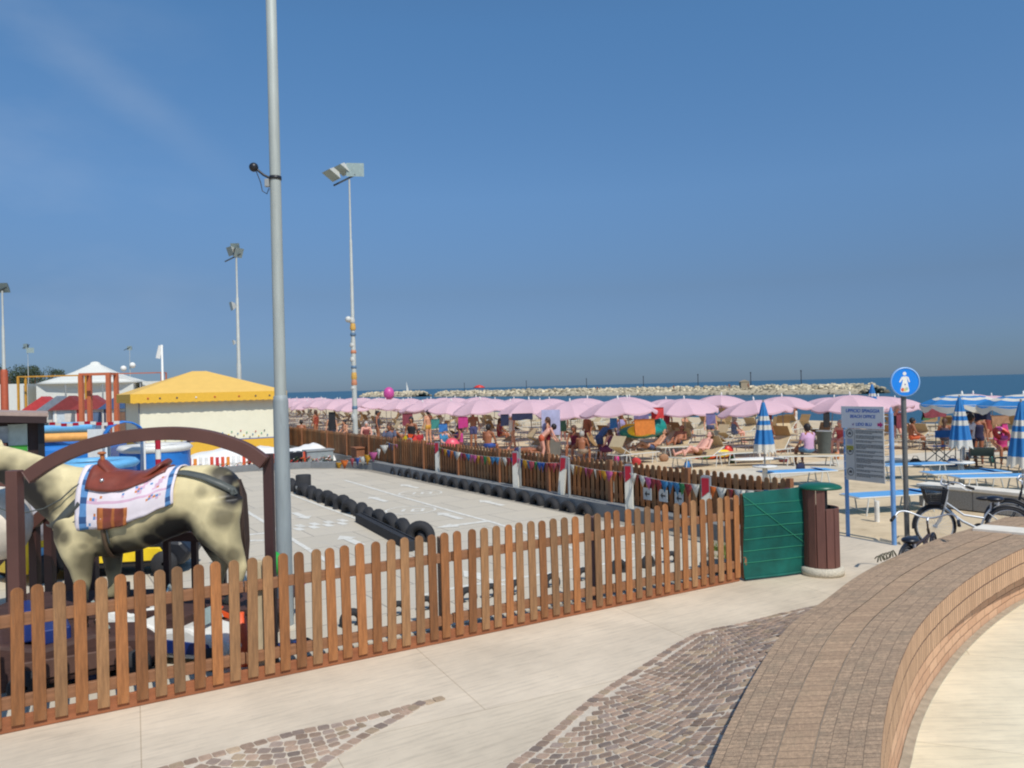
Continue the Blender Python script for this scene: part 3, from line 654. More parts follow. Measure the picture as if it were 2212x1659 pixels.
stick = [(692, 'w', .16), (706, 'y', .2), (722, 'b', .1), (745, 'w', .12), (760, 'o', .1), (776, 'w', .14), (793, 'b', .09), (812, 'y', .22), (826, 'o', .18), (838, 'w', .1), (880, 'b', .12), (900, 'w', .2), (952, 'y', .15), (985, 'o', .2)]
scol = {'w': (206, 206, 198), 'y': (214, 168, 84), 'b': (96, 124, 150), 'o': (204, 136, 100)}
for v, c, s in [(q[0], q[1], q[2]*.7) for q in stick]:
    z = at(765, v, mb1.y).z; x_ = .0 if c != 'w' else -.1
    part('sticker', MB().lathe([(.10, z-s), (.125, z-s*.5), (.11, z+s*.4), (.098, z+s)], n=10, c=(x_*.3, 0, 0)), mat('sticker '+c, scol[c], .5, var=.1), m1)
part('side_lamp', MB().sph((-.16, -.1, at(765, 690, mb1.y).z), .13, 8), mat('sticker w', scol['w'], .5), m1)
b2 = Vector((*at(517, 835, 44).xy, 0)); h2 = at(503, 556, 44).z
m2_ = mast(b2, h2, 'tall slim mast with floodlights at three heights behind the yellow gazebo', [((-.35, 0, h2+.35), (-.6, -.6, -.3), .32, mlamp), ((.15, 0, h2+.25), (.8, -.3, -.3), .34, mlampd), ((-.05, 0, h2+.6), (0, -.6, -.3), .25, mlamp),
     ((-.32, -.1, at(497, 662, 44).z), (-.8, -.5, -.2), .30, mlamp), ((-.25, -.1, at(503, 740, 44).z), (-.8, -.5, -.2), .17, mlamp)], r=.15)
b3 = Vector((*at(10, 862, 40).xy, 0)); h3 = at(9, 628, 40).z
m3_ = mast(b3, h3, 'tall mast at the left edge with dark lamp head and orange sleeve', [((0, 0, h3+.15), (0, -.8, -.5), .34, mlampd)], r=.13)
part('sleeve', MB().lathe([(.19, 0), (.17, at(10, 802, 40).z), (.12, at(10, 798, 40).z)], n=12), mat('orange sleeve', (176, 84, 52), .6), m3_)
b4 = Vector((*at(62, 850, 95).xy, 0)); h4 = at(58, 748, 95).z
m4_ = mast(b4, h4, 'far thin mast with small dark lamps above the dark treetops', [((-.3, 0, h4), (-.5, -1, 0), .4, mlampd), ((.3, 0, h4-.5), (.5, -1, 0), .4, mlampd)], r=.07)
b5 = Vector((*at(282, 850, 90).xy, 0)); h5 = at(280, 752, 90).z
m5_ = mast(b5, h5, 'far thin lamp post with two white globes left of the flagpole', [((0, 0, h5), (-.2, -1, 0), .3, mlampd)], r=.07)
part('globe', MB().sph((-.75, 0, at(270, 796, 90).z), .34, 9), mwhite, m5_); part('globe', MB().sph((.3, 0, at(286, 789, 90).z), .34, 9), mwhite, m5_)
fp = thing('flagpole', 'white flagpole with a limp white flag behind the yellow gazebo', 'flagpole', Vector((*at(352, 850, 60).xy, 0)))
zt = at(350, 745, 60).z
part('pole', MB().lathe([(.11, 0), (.07, zt), (0, zt)], n=8), mwhite, fp)
part('flag', MB().box((-.2, 0, zt-.55), (.34, .05, 1.0), ry=rad(14)).box((-.1, .02, zt-.3), (.24, .05, .5), ry=rad(20)), mwhite, fp)
# far fence on its grey kerb
frz2 = TH+math.pi/2
mwd2 = mat('far fence wood', (140, 92, 56), .75, var=.3, scale=2.4, attr=True)
fb = 10.32
ff = thing('picket_fence', 'long brown picket fence between the toy driving track and the beach', 'fence', site(fb, 8.2), frz2)
mback = mat('dark gap sheet', (88, 58, 40), .9, var=.2, scale=2)  # brown sheet added behind the pickets, stands in for shaded gaps
# local x runs away along the shore, local y towards the park
FFL = 36.0; rnd = random.Random(5); x = 0; bay = 0
while x < FFL-.1:
    L = 2.25 if x < 22 else 3.4
    mb = MB(); n_ = int(L/.165)
    for k in range(n_):
        px = x+.06+(k+.5)*(L-.12)/n_
        q = picket_mb(.105, 1.12+rnd.uniform(-.01, .01), .02, .27, rnd, .95, n=5); mb.add(q.v, q.f, 0, False, Matrix.Translation((px, 0, 0)), q.c[0])
    part('picket_panel', mb, mwd2, ff)
    part('rail', MB().box((x+L/2, -.03, .96), (L-.1, .04, .09)).box((x+L/2, -.03, .40), (L-.1, .04, .09)), mrail, ff)
    part('backing', MB().box((x+L/2, -.06, .62), (L-.02, .006, .80)), mback, ff)
    part('post', MB().box((x, .02, .57), (.085, .085, 1.12)), mat('far post', (140, 92, 60), .75, var=.15), ff)
    x += L; bay += 1
part('kerb', MB().box((FFL/2, .02, .12), (FFL, .17, .26)), mkerb, ff)
# small arrow signs on the far fence
for k, (u, v) in enumerate(((1397, 1067), (1431, 1071), (1466, 1077))):
    lo, hi = 1., 40.
    # find the point of the fence seen at this place
    best = min((at(u, v, y*.02+10) for y in range(0, 600)), key=lambda q: abs(ab(q)[1]-(fb-.05)))
    t_ = thing('arrow_sign', ('small square white sign with a black arrow, %s of three on the far picket fence' % ('left', 'middle', 'right')[k]), 'sign', site(fb-.035, ab(best)[0], best.z), TH-math.pi/2, 'small arrow signs on the far picket fence')
    part('plate', MB().box((0, 0, 0), (.23, .012, .23)), mat('sign plate', (190, 196, 196), .5, var=.05), t_)
    mb = MB(); X = Matrix.Translation((0, -.008, 0)) @ Matrix.Rotation(rad(90), 4, 'X')
    mb.prism([(-.02, -.015), (.07, -.015), (.07, .015), (-.02, .015)], -.002, .002, X=X); mb.prism([(-.07, 0), (-.01, -.06), (-.01, .06)], -.002, .002, X=X)
    part('arrow', mb, mblackp, t_)
# black and red marker posts
mpost = mat('marker post white', (226, 222, 208), .55, var=.08, scale=5); mred = mat('marker red', (176, 30, 52), .4, var=.1)
mpcap = mat('marker cap', (150, 152, 156), .5)
DEL = []
def delin(base, lean, label, grey=None):
    o = thing('marker_post', label, 'post', base, TH-math.pi/2+rad(22), 'red and white marker posts along the track'); o.rotation_euler[1] = lean
    prof = [(-.078, -.035), (.078, -.035), (.078, .02), (0, .05), (-.078, .02)]
    part('post', MB().prism(prof, 0, .86), mpost, o)
    part('head', MB().prism([(x*1.03, y*1.03) for x, y in prof], .86, 1.12).prism([(x*.9, y*.9) for x, y in prof], 1.12, 1.135), mpcap, o)
    part('red_panel', MB().add([(-.062, -.0385, .78), (.062, -.0385, .88), (.062, -.0385, 1.10), (-.062, -.0385, 1.10), (-.062, -.046, .78), (.062, -.046, .88), (.062, -.046, 1.10), (-.062, -.046, 1.10)], [(4, 5, 6, 7), (0, 4, 7, 3), (1, 2, 6, 5), (0, 1, 5, 4), (3, 7, 6, 2)]), mred, o)
    DEL.append(Vector((base[0], base[1], 0))+Vector((math.sin(lean)*1.0, 0, .98)))
    return o
P6 = Vector((*at(1525, 1025, 13.0).xy, 0)); P5 = Vector((*at(1358, 1001, 15.2).xy, 0))
wh = [(G(887, 1022), 0, 'red topped white marker post farthest away on the track edge'), (G(947, 1037), 0, 'red topped white marker post, second farthest, just right of the farthest one'),
      (G(1116, 1076), 0, 'red topped white marker post standing upright beside a thin grey pole'), (G(1211, 1094), rad(6.5), 'red topped white marker post leaning to one side'),
      (P5, 0, 'tall looking red topped white marker post next to the arrow signs'), (P6, 0, 'nearest red topped marker post, mostly hidden by the front fence')]
for b_, l_, lab in wh: delin(b_, l_, lab)
for u, v, h_, lab in ((1125, 1073, 1.2, 'thin grey pole beside the upright marker post'), (1231, 1100, 1.1, 'thin grey pole beside the leaning marker post')):
    single('thin_pole', MB().cyl((0, 0, 0), (0, 0, h_), .03, n=8).sph((0, 0, h_), .032, 6), mgry, lab, 'pole', G(u, v), 0, 'thin grey poles by the marker posts')
# bunting
BC = [(226, 224, 214), (64, 130, 178), (224, 120, 50), (214, 160, 44), (186, 84, 96), (60, 140, 84), (196, 96, 150), (226, 224, 214), (60, 96, 170), (160, 60, 60)]
BM = [mat('pennant %d' % i, c, .6, var=.08, trans=.3) for i, c in enumerate(BC)]
mcord = mat('cord', (200, 196, 184), .8)
def bunting(p, q, n_, label, sag=.07, seed=0, w_=.2, h_=.235):
    d = q-p; L = d.length; rz_ = math.atan2(d.y, d.x); hx = math.hypot(d.x, d.y)
    o = thing('bunting', label, 'bunting', p, rz_, 'strings of coloured pennants'); rr = random.Random(seed)
    def pos(t): return Vector((hx*t, 0, d.z*t-4*sag*t*(1-t)))
    part('cord', MB().tube([pos(k/14) for k in range(15)], .005, 4), mcord, o)
    for k in range(n_):
        t_ = (k+.7)/(n_+.4); c = pos(t_); a = rr.uniform(-.5, .5); ww = w_/2; ca, sa = math.cos(a)*ww, math.sin(a)*ww
        cv = rr.uniform(-.03, .03); z = c.z; col = rr.randrange(len(BM))
        vs = [(c.x-ca, -sa, z), (c.x+ca, sa, z), (c.x+cv*.3, cv, z-h_*rr.uniform(.85, 1.05)), (c.x, .012, z-h_*.4)]
        v2 = [(x, y+.003, z_) for x, y, z_ in vs]
        part('pennant', MB().add(vs+v2, [(0, 3, 1), (0, 2, 3), (1, 3, 2), (4, 5, 7), (4, 7, 6), (5, 6, 7), (0, 1, 5, 4), (1, 2, 6, 5), (2, 0, 4, 6)], 0, True), BM[col], o)
    return o
bd = ['between the two farthest marker posts', 'between the second farthest and the upright marker post', 'between the upright and the leaning marker posts', 'between the leaning post and the post by the arrow signs', 'between the post by the arrow signs and the nearest post']
for i in range(5): bunting(DEL[i], DEL[i+1], (9, 22, 13, 13, 13)[i], 'coloured pennants strung '+bd[i], seed=i+2, sag=(.03, .08, .05, .05, .05)[i])
bunting(DEL[5], Vector((*at(1725, 1050, 11.4).xy, at(1725, 1052, 11.4).z)), 9, 'coloured pennants strung from the nearest marker post to the green gate', seed=9)
bunting(at(835, 955, 26), DEL[0], 6, 'coloured pennants strung left from the farthest marker post', seed=14)
bunting(at(752, 990, 27), at(838, 955, 26), 7, 'big pennants rising from the sticker mast to the fence corner', seed=21, w_=.34, h_=.34, sag=.15)
bunting(at(690, 1000, 28), at(752, 990, 27), 5, 'big pennants hanging low left of the sticker mast', seed=25, w_=.34, h_=.34, sag=.1)
# tyres
mrub = mat('tyre rubber', (46, 46, 48), .8, var=.2, scale=6, bump=.4, bscale=50)
def tyre_mb(r=.25, w_=.18):
    prof = []; 
    for k in range(12):
        a = 2*math.pi*k/12; prof.append((r-.075+.075*math.cos(a), .5*w_*math.sin(a)*1.0))
    prof.append(prof[0]); return MB().lathe(prof, n=22, X=Matrix.Rotation(rad(90), 4, 'Y'))
tm = tyre_mb().mesh('tyre', mrub)
def tyre(p, rz, lab, grp, sc=1., tilt=0):
    o = tag(link('tyre', tm, None, p, rz), lab, 'tyre', grp); o.scale = (sc, sc, sc)
    if tilt: o.rotation_euler[1] = tilt
    return o
rnd = random.Random(4)
r0, r1 = G(852, 1024), G(1262, 1112); nT = 18
for i in range(nT):
    p = r0.lerp(r1, i/(nT-1)); p.z = .0+rnd.uniform(-.01, .03)
    tyre(p, TH+rnd.uniform(-.12, .12), 'half sunk black tyre in the row along the far picket fence', 'tyres lining the far side of the track', rnd.uniform(.92, 1.05))
q0, q1 = G(632, 1060), G(902, 1166); nT = 15
for i in range(nT):
    p = q0.lerp(q1, i/(nT-1)); p.z = .02+rnd.uniform(-.02, .03)
    tyre(p, TH+rnd.uniform(-.25, .25), 'black tyre in the middle barrier across the driving track', 'tyres of the middle barrier', rnd.uniform(1.15, 1.35), rnd.uniform(-.25, .25))
tyre(G(908, 1170)+Vector((0, 0, .10)), TH+.8, 'upright tyre closing the near end of the middle barrier', 'tyres of the middle barrier', 1.1)
for i, (u, v) in enumerate(((1010, 1300), (1060, 1291), (1115, 1283), (1192, 1268), (1261, 1254), (1336, 1238), (1400, 1226), (1450, 1216), (860, 1330), (760, 1352), (920, 1318))):
    p = G(u, v); p.z = .06; tyre(p, TH+math.pi/2+rnd.uniform(-.2, .2), 'half sunk black tyre just behind the front picket fence', 'tyres just behind the front fence', rnd.uniform(.45, .6))
mb = MB(); p, q = G(775, 1128), G(893, 1192); d = q-p
single('rubber_trough', MB().box((d.length/2, 0, .09), (d.length, .14, .18)).box((d.length/2, .06, .19), (d.length, .03, .02)), mrub, 'long grey rubber strip leaning on the middle tyre barrier', 'barrier', p, math.atan2(d.y, d.x))
cb = thing('bollard', 'short black drum with a pale band at the far end of the tyre barrier', 'bollard', G(656, 1068))
part('drum', MB().lathe([(.2, 0), (.2, .5), (.185, .52), (0, .52)], n=16), mrub, cb); part('band', MB().lathe([(.202, .16), (.204, .16), (.204, .24), (.202, .24)], n=16), mgry, cb)
# ============================================================ THE HORSE AND THE AMUSEMENT AREA
HY = 8.9
def hp(u, v, dy=0.): return at(u, v, HY+dy)
hb = Vector((*hp(330, 1200).xy, 0)); PLAT = .36
def L_(u, v, y=0.): q = hp(u, v)-hb; return Vector((q.x, y, q.z))
horse = thing('model_horse', 'life size dappled cream model horse with saddle, facing left behind the picket fence', 'model horse', hb)
# body sections: u, v_top, v_bottom, half width
SEC = [(118, 1030, 1150, .12), (135, 1012, 1178, .20), (165, 1008, 1198, .25), (200, 1010, 1204, .28), (245, 1022, 1200, .30), (290, 1028, 1192, .31), (335, 1024, 1178, .31), (375, 1014, 1160, .30), (415, 1005, 1146, .29), (455, 1003, 1146, .28), (490, 1010, 1140, .26), (515, 1028, 1122, .20), (527, 1052, 1100, .10)]
def sec(u):
    u = max(SEC[0][0], min(SEC[-1][0], u))
    for i in range(len(SEC)-1):
        a, b = SEC[i], SEC[i+1]
        if a[0] <= u <= b[0]:
            t_ = (u-a[0])/(b[0]-a[0]); t_ = t_*t_*(3-2*t_)*.5+t_*.5
            return [a[k]+(b[k]-a[k])*t_ for k in range(4)]
def surf(u, ang, off=0.):
    """point on the flank: ang 0 = spine, 90 = side facing the viewer, 180 = belly"""
    _, vt, vb, hw = sec(u); a = L_(u, vt); b = L_(u, vb); c = (a+b)/2; hz = (a.z-b.z)/2
    s_, c_ = math.sin(rad(ang)), math.cos(rad(ang))
    return Vector((c.x, -(hw+off)*s_*(1.0 if c_ < 0 else .97), c.z+(hz+off)*c_))
def loft(mb, rings, caps=True):
    n = len(rings[0]); vs = [p for r in rings for p in r]; fs = []
    for i in range(len(rings)-1):
        for k in range(n): fs.append((i*n+k, i*n+(k+1) % n, (i+1)*n+(k+1) % n, (i+1)*n+k))
    if caps: fs += [tuple(range(n-1, -1, -1)), tuple(range((len(rings)-1)*n, len(rings)*n))]
    return mb.add(vs, fs, 0, True)
hm = MB()
loft(hm, [[surf(u, k*18) for k in range(20)] for u in [118+i*(522-118)/26 for i in range(27)]])
def limb(pts, flat=1.):
    """pts: (u, v, y, radius along, radius across)"""
    rings = []
    for i, (u, v, y, ra, rb) in enumerate(pts):
        c = L_(u, v, y); p = L_(*pts[max(i-1, 0)][:3]); q = L_(*pts[min(i+1, len(pts)-1)][:3]); d = (q-p).normalized()
        sx_ = Vector((0, 1, 0)); sd_ = d.cross(sx_).normalized()
        rings.append([c+sd_*ra*math.cos(2*math.pi*k/14)+sx_*rb*math.sin(2*math.pi*k/14) for k in range(14)])
    loft(hm, rings)
# neck and head
limb([(190, 1085, 0, .40, .22), (150, 1075, 0, .37, .21), (110, 1052, 0, .31, .18), (70, 1028, 0, .255, .15), (30, 1010, 0, .225, .135), (0, 998, 0, .20, .125), (-25, 985, 0, .16, .11)])
limb([(2, 985, 0, .12, .11), (-15, 1005, 0, .19, .125), (-45, 1035, 0, .17, .11), (-85, 1075, 0, .12, .085), (-118, 1108, 0, .09, .075), (-130, 1122, 0, .07, .065)])
for s_ in (-1, 1): limb([(-8, 978, s_*.06, .05, .03), (-6, 962, s_*.075, .035, .02), (-10, 945, s_*.08, .01, .008)])
zf = 1e9
gv = lambda z: (lambda u: None)
VF = 1200+ (hp(330, 1200).z-PLAT)/ (HY/FPX)   # image row of the platform top under the horse
def leg(front, pts): limb(pts)
# near fore, far fore, near hind, far hind
limb([(182, 1110, -.16, .26, .14), (184, 1155, -.18, .25, .14), (188, 1190, -.18, .19, .12), (193, 1220, -.17, .13, .10), (196, 1250, -.17, .095, .085), (197, 1275, -.17, .06, .056), (198, VF-30, -.17, .048, .046), (197, VF-14, -.17, .062, .058), (192, VF-7, -.17, .075, .068), (190, VF, -.17, .085, .075)])
limb([(222, 1130, .16, .22, .12), (224, 1165, .17, .18, .11), (226, 1198, .17, .13, .095), (228, 1230, .17, .10, .08), (230, 1258, .17, .075, .066), (230, 1280, .17, .05, .05), (230, VF-30, .17, .048, .046), (228, VF-14, .17, .062, .058), (223, VF-7, .17, .075, .068), (221, VF, .17, .085, .075)])
limb([(470, 1075, -.14, .35, .16), (474, 1112, -.17, .33, .16), (488, 1143, -.18, .25, .14), (505, 1172, -.18, .17, .11), (521, 1200, -.17, .115, .085), (528, 1220, -.17, .095, .07), (526, 1245, -.17, .062, .055), (518, VF-30, -.17, .05, .046), (514, VF-14, -.17, .062, .058), (508, VF-7, -.17, .075, .068), (505, VF, -.17, .085, .075)])
limb([(440, 1085, .13, .30, .13), (440, 1120, .16, .28, .13), (446, 1150, .17, .22, .12), (456, 1180, .17, .17, .10), (466, 1208, .17, .13, .085), (468, 1226, .17, .09, .07), (465, 1250, .17, .052, .05), (462, VF-30, .17, .048, .046), (458, VF-14, .17, .062, .058), (452, VF-7, .17, .075, .068), (449, VF, .17, .085, .075)])
hme = remesh(hm, .018, 10, .6)
ca = hme.color_attributes.new('Col', 'FLOAT_COLOR', 'POINT')
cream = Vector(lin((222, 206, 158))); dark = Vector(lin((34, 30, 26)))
PATCH = [(95, 1075, .22, 1), (130, 1085, .15, .9), (20, 1045, .3, 1), (-10, 1000, .1, .7), (170, 1150, .09, .8), (345, 1160, .16, 1), (375, 1145, .2, 1), (268, 1188, .16, 1), (410, 1128, .16, 1), (210, 1170, .07, .6), (500, 1078, .08, .5), (520, 1190, .12, .7), (180, 1225, .07, .4), (75, 1065, .34, 1), (40, 1050, .2, 1), (100, 1090, .26, 1), (110, 1040, .10, .6), (58, 1030, .09, .8), (150, 1140, .13, .9), (128, 1120, .14, .7), (395, 1128, .20, 1), (360, 1150, .20, .9), (420, 1135, .16, 1), (300, 1178, .18, .9), (255, 1190, .22, .9), (500, 1035, .15, 1), (518, 1065, .16, 1), (455, 1055, .07, .45), (505, 1110, .14, .7), (225, 1150, .14, .6), (200, 1195, .06, .5), (485, 1015, .14, .9), (440, 1180, .22, 1), (225, 1210, .25, .8), (-20, 1020, .2, .9), (-70, 1070, .2, .8), (15, 1040, .16, .9), (60, 1085, .2, 1), (500, 1185, .1, .5), (180, 1060, .07, .3), (250, 1130, .08, .3)]
PW = [(L_(u, v, 0), r_, k_) for u, v, r_, k_ in PATCH]
flat = []
for v_ in hme.vertices:
    p = v_.co; n1 = noise.noise(p*5.5)*.5+noise.noise(p*13)*.3; d_ = 0
    for c, r_, k_ in PW:
        q = math.hypot(p.x-c.x, p.z-c.z)/r_+n1*.42
        if q < 1.3: d_ = max(d_, k_*min(1, max(0, (1.35-q)/.9)))
    d_ = max(d_, .5*max(0, noise.noise(p*3.3+Vector((3, 1, 2)))-.25)*2)
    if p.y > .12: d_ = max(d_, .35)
    if p.z < .75: d_ = max(d_, min(.85, (.75-p.z)*2))
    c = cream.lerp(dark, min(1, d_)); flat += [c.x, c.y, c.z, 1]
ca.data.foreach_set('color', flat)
hme.materials.append(mat('horse coat', (200, 180, 130), .5, var=.08, scale=9, attr=True))
link('body', hme, horse)
mtack = mat('grey leather', (84, 88, 84), .5, var=.15); mblkh = mat('dark hair', (70, 54, 46), .7, var=.3, scale=8, stretch=(14, 14, 2), bump=.6, bscale=60)
def strap(path, w_, off=.02, name='strap', mm_=None, th=.008):
    """path: list of (u, angle); a flat band lying on the body"""
    pts = [surf(u, a, off) for u, a in path]; cs = []
    mb = MB(); vs = []
    for i, p in enumerate(pts):
        d = (pts[min(i+1, len(pts)-1)]-pts[max(i-1, 0)]).normalized(); nn = Vector((0, p.y, 0))+Vector((0, 0, p.z-((L_(path[i][0], sec(path[i][0])[1])+L_(path[i][0], sec(path[i][0])[2]))/2).z)); nn.normalize()
        s_ = d.cross(nn).normalized(); vs += [p+s_*w_/2, p-s_*w_/2, p-s_*w_/2+nn*th, p+s_*w_/2+nn*th]
    fs = []
    for i in range(len(pts)-1):
        for k in range(4): fs.append((i*4+k, i*4+(k+1) % 4, i*4+4+(k+1) % 4, i*4+4+k))
    mb.add(vs, fs, 0, True); return part(name, mb, mm_ or mtack, horse)
strap([(395+i*12, 32+i*3.2) for i in range(11)]+[(519, 75)], .085, .012, 'crupper_strap')
strap([(198-i*7.5, 72+i*5.2-0.0*i) for i in range(11)], .10, .022, 'breast_strap')
strap([(196-i*7, 96+i*2) for i in range(11)], .03, .02, 'breast_strap')
strap([(252, 100+i*8) for i in range(11)], .045, .018, 'girth_strap', mat('girth leather', (110, 88, 66), .55)); strap([(261, 100+i*5) for i in range(6)], .022, .02, 'girth_strap')
# rein
part('rein', MB().tube([L_(214, 1022, -.12), L_(186, 1048, -.27), L_(160, 1072, -.27), L_(120, 1092, -.23), L_(60, 1105, -.2), L_(0, 1085, -.17), L_(-60, 1070, -.13)], .008, 6), mtack, horse)
# blanket
def patchgrid(u0, u1, a0f, a1f, off, name, mats, nu=26, na=14, cell=None, both=True):
    mb = MB(); 
    for sgn in ((1, -1) if both else (1,)):
        vs = []
        for i in range(nu+1):
            u = u0+(u1-u0)*i/nu
            for j in range(na+1):
                a = a0f+(a1f(i/nu)-a0f)*j/na; p = surf(u, a, off+.005*math.sin(i*.9+j*.5)); p.y *= sgn; vs.append(p)
        fs = []; 
        for i in range(nu):
            for j in range(na):
                q = (i*(na+1)+j, i*(na+1)+j+1, (i+1)*(na+1)+j+1, (i+1)*(na+1)+j); q = q if sgn > 0 else q[::-1]
                mb.add([vs[k] for k in q], [(0, 1, 2, 3)], cell(i/nu, j/na) if cell else 0, True)
    o = part(name, mb, mats, horse)
    w_ = o.modifiers.new('weld', 'WELD'); w_.merge_threshold = .001
    s_ = o.modifiers.new('solid', 'SOLIDIFY'); s_.thickness = .014; s_.offset = 1
    return o
mbk = [mat('blanket white', (228, 218, 222), .8, var=.06, scale=6), mat('blanket blue', (92, 140, 190), .8, var=.15, scale=14), mat('blanket navy', (48, 84, 130), .8), mat('blanket pink', (214, 176, 196), .8), mat('blanket orange', (206, 128, 70), .8, var=.2)]
def bcell(s_, t_):
    if s_ < .04 or s_ > .965 or t_ > .965: return 0
    if s_ < .115 or s_ > .90: return 1 if (t_*9) % 2 < 1.3 else 2
    if .62 < t_ < .66: return 3
    if noise.noise(Vector((s_*14, t_*9, 4.))) > .38: return (3, 4, 1)[int(s_*37+t_*23) % 3]
    if s_ > .62 and t_ < .60 and t_ > .35: return 3 if (s_*12+t_*5) % 2 < .7 else 0
    return 0
patchgrid(193, 399, 2, lambda s_: 107-18*s_, .018, 'saddle_blanket', mbk, 40, 26, bcell)
msad = mat('saddle leather', (128, 62, 44), .38, var=.2, scale=7, coat=.3); msad2 = mat('saddle tan', (176, 104, 52), .45, var=.2, scale=10)
patchgrid(212, 372, 3, lambda s_: 56-30*s_+10*math.sin(s_*3), .045, 'saddle_skirt', [msad], 20, 10)
sm = MB(); rings = []
for i, (u, v, hw, th_) in enumerate([(216, 1000, .06, .05), (228, 1004, .10, .06), (245, 1020, .13, .055), (270, 1027, .16, .05), (300, 1028, .18, .05), (330, 1020, .19, .05), (350, 1006, .18, .045), (362, 996, .13, .03)]):
    c = L_(u, v); rings.append([c+Vector((0, hw*math.cos(2*math.pi*k/16), th_*math.sin(2*math.pi*k/16)-.9*hw*hw*(abs(math.cos(2*math.pi*k/16))**2))) for k in range(16)])
loft(sm, rings); part('saddle_seat', sm, msad, horse)
c = L_(224, 992); part('saddle_horn', MB().cyl(c+Vector((0, 0, -.08)), c+Vector((-.02, 0, .06)), .03, .022, 10).sph(c+Vector((-.02, 0, .07)), .04, 9, sc=(1.2, 1.2, .5)), msad2, horse)
part('concho', MB().sph(surf(245, 40, .07), .024, 9), mat('silver', (220, 220, 220), .25, .8), horse)
patchgrid(243, 305, 76, lambda s_: 104-4*s_, .030, 'stirrup_fender', [msad, msad2], 10, 10, lambda s_, t_: 1 if s_ < .12 or s_ > .88 or .46 < s_ < .54 or t_ > .92 else 0, False)
# mane and tail
mb = MB(); rr = random.Random(2)
for k in range(26):
    t_ = k/25; u = -10+t_*190; v = 967+t_*48+8*math.sin(t_*3)
    for s_ in (1, -1):
        a = L_(u, v, 0); mb.tube([a, a+Vector((rr.uniform(-.02, .04), s_*.05, -.015)), a+Vector((rr.uniform(0, .06), s_*.10, -.07))], .02, 5, rs=[.022, .018, .006])
part('mane', mb, mblkh, horse)
mb = MB()
for k in range(22):
    y = rr.uniform(-.07, .07); o_ = rr.uniform(-5, 5); mb.tube([L_(516, 1036, y*.3), L_(525+o_*.2, 1070, y*.8), L_(528+o_*.4, 1125, y), L_(529+o_*.8, 1170, y), L_(528+o_, 1215+rr.uniform(-12, 25), y*.8)], .02, 5, rs=[.018, .022, .02, .016, .005])
part('tail', mb, mblkh, horse)
# bridle and eye
part('bridle', MB().tube([L_(-2, 978, -.10), L_(4, 1000, -.14), L_(0, 1030, -.13)], .014, 6).tube([L_(-78, 1058, -.12), L_(-92, 1085, -.11), L_(-104, 1106, -.09)], .014, 6), mtack, horse)
part('eye', MB().sph(L_(-28, 1008, -.118), .026, 9), mblk, horse)
# platform under the horse
mdk = mat('dark brown boards', (72, 48, 42), .7, var=.25, scale=3, stretch=(1, 8, 8))
ph_ = thing('horse_platform', 'dark brown timber platform under the model horse', 'platform', hb)
part('deck', MB().box((-.1, .05, PLAT-.03), (3.3, 1.0, .06)), mdk, ph_, .006)
part('skirt', MB().box((-.1, -.42, (PLAT-.06)/2), (3.2, .04, PLAT-.06)), mdk, ph_)
for x_ in (-1.6, -.55, .55, 1.4): part('leg', MB().box((x_, .06, (PLAT-.06)/2), (.12, .86, PLAT-.06)), mdk, ph_)
# arched bars
mbrn = mat('brown painted timber', (94, 62, 54), .55, var=.12, scale=4); mbrd = mat('dark painted timber', (62, 36, 34), .55, var=.12)
ay = 7.5
def archpts(uv, y):
    P_ = spline([at(u, v, y) for u, v in uv], 6); return P_
ar = thing('arched_rail', 'brown arched timber bar on two posts in front of the model horse', 'railing', Vector((*at(300, 1200, ay).xy, 0)))
def bar(mb, pts, w_, h_, org):
    vs = []
    for i, p in enumerate(pts):
        d = (pts[min(i+1, len(pts)-1)]-pts[max(i-1, 0)]).normalized(); s_ = Vector((0, 1, 0)); n = s_.cross(d).normalized()
        p = p-org; vs += [p+n*h_/2+s_*w_/2, p-n*h_/2+s_*w_/2, p-n*h_/2-s_*w_/2, p+n*h_/2-s_*w_/2]
    fs = [(i*4+k, i*4+(k+1) % 4, i*4+4+(k+1) % 4, i*4+4+k) for i in range(len(pts)-1) for k in range(4)]+[(0, 1, 2, 3), (len(vs)-1, len(vs)-2, len(vs)-3, len(vs)-4)]
    return mb.add(vs, fs, 0, False)
O_ = ar.location.copy()
part('arch', bar(MB(), archpts([(62, 1030), (110, 998), (170, 970), (240, 949), (310, 939), (380, 936), (440, 942), (490, 955), (535, 973), (572, 999)], ay), .10, .125, O_), mbrn, ar, .006)
def postat(u, v, y, w_, org, z0=0.): 
    t_ = at(u, v, y); return MB().box((t_.x-org.x, y-org.y, (t_.z+z0)/2), (w_, w_, t_.z-z0))
part('post', postat(31, 1016, ay-.03, .115, O_), mbrn, ar, .008); part('post', postat(579, 980, ay+.1, .088, O_), mbrd, ar, .008)
br_ = thing('arched_rail', 'lower curved timber handrail with dark balusters at the left edge', 'railing', Vector((*at(60, 1200, 9.9).xy, 0))); O2 = br_.location.copy()
part('handrail', bar(MB(), archpts([(-60, 1262), (-20, 1222), (20, 1182), (60, 1142), (110, 1098), (150, 1075), (200, 1056), (240, 1052)], 9.9), .12, .13, O2), mbrn, br_)
for u, v in ((-20, 1225), (24, 1182), (74, 1135), (106, 1104), (148, 1080), (198, 1060)): part('baluster', postat(u, v, 9.93, .10, O2), mbrd, br_)
br2 = thing('arched_rail', 'low dark curved handrail seen under the belly of the horse', 'railing', Vector((*at(420, 1200, 9.7).xy, 0))); O3 = br2.location.copy()
part('handrail', bar(MB(), archpts([(225, 1152), (290, 1133), (350, 1124), (420, 1122), (480, 1130), (520, 1142)], 9.7), .14, .13, O3), mbrd, br2)
part('handrail', bar(MB(), archpts([(225, 1180), (300, 1166), (400, 1158), (500, 1168), (530, 1178)], 9.7), .10, .11, O3), mdk, br2)
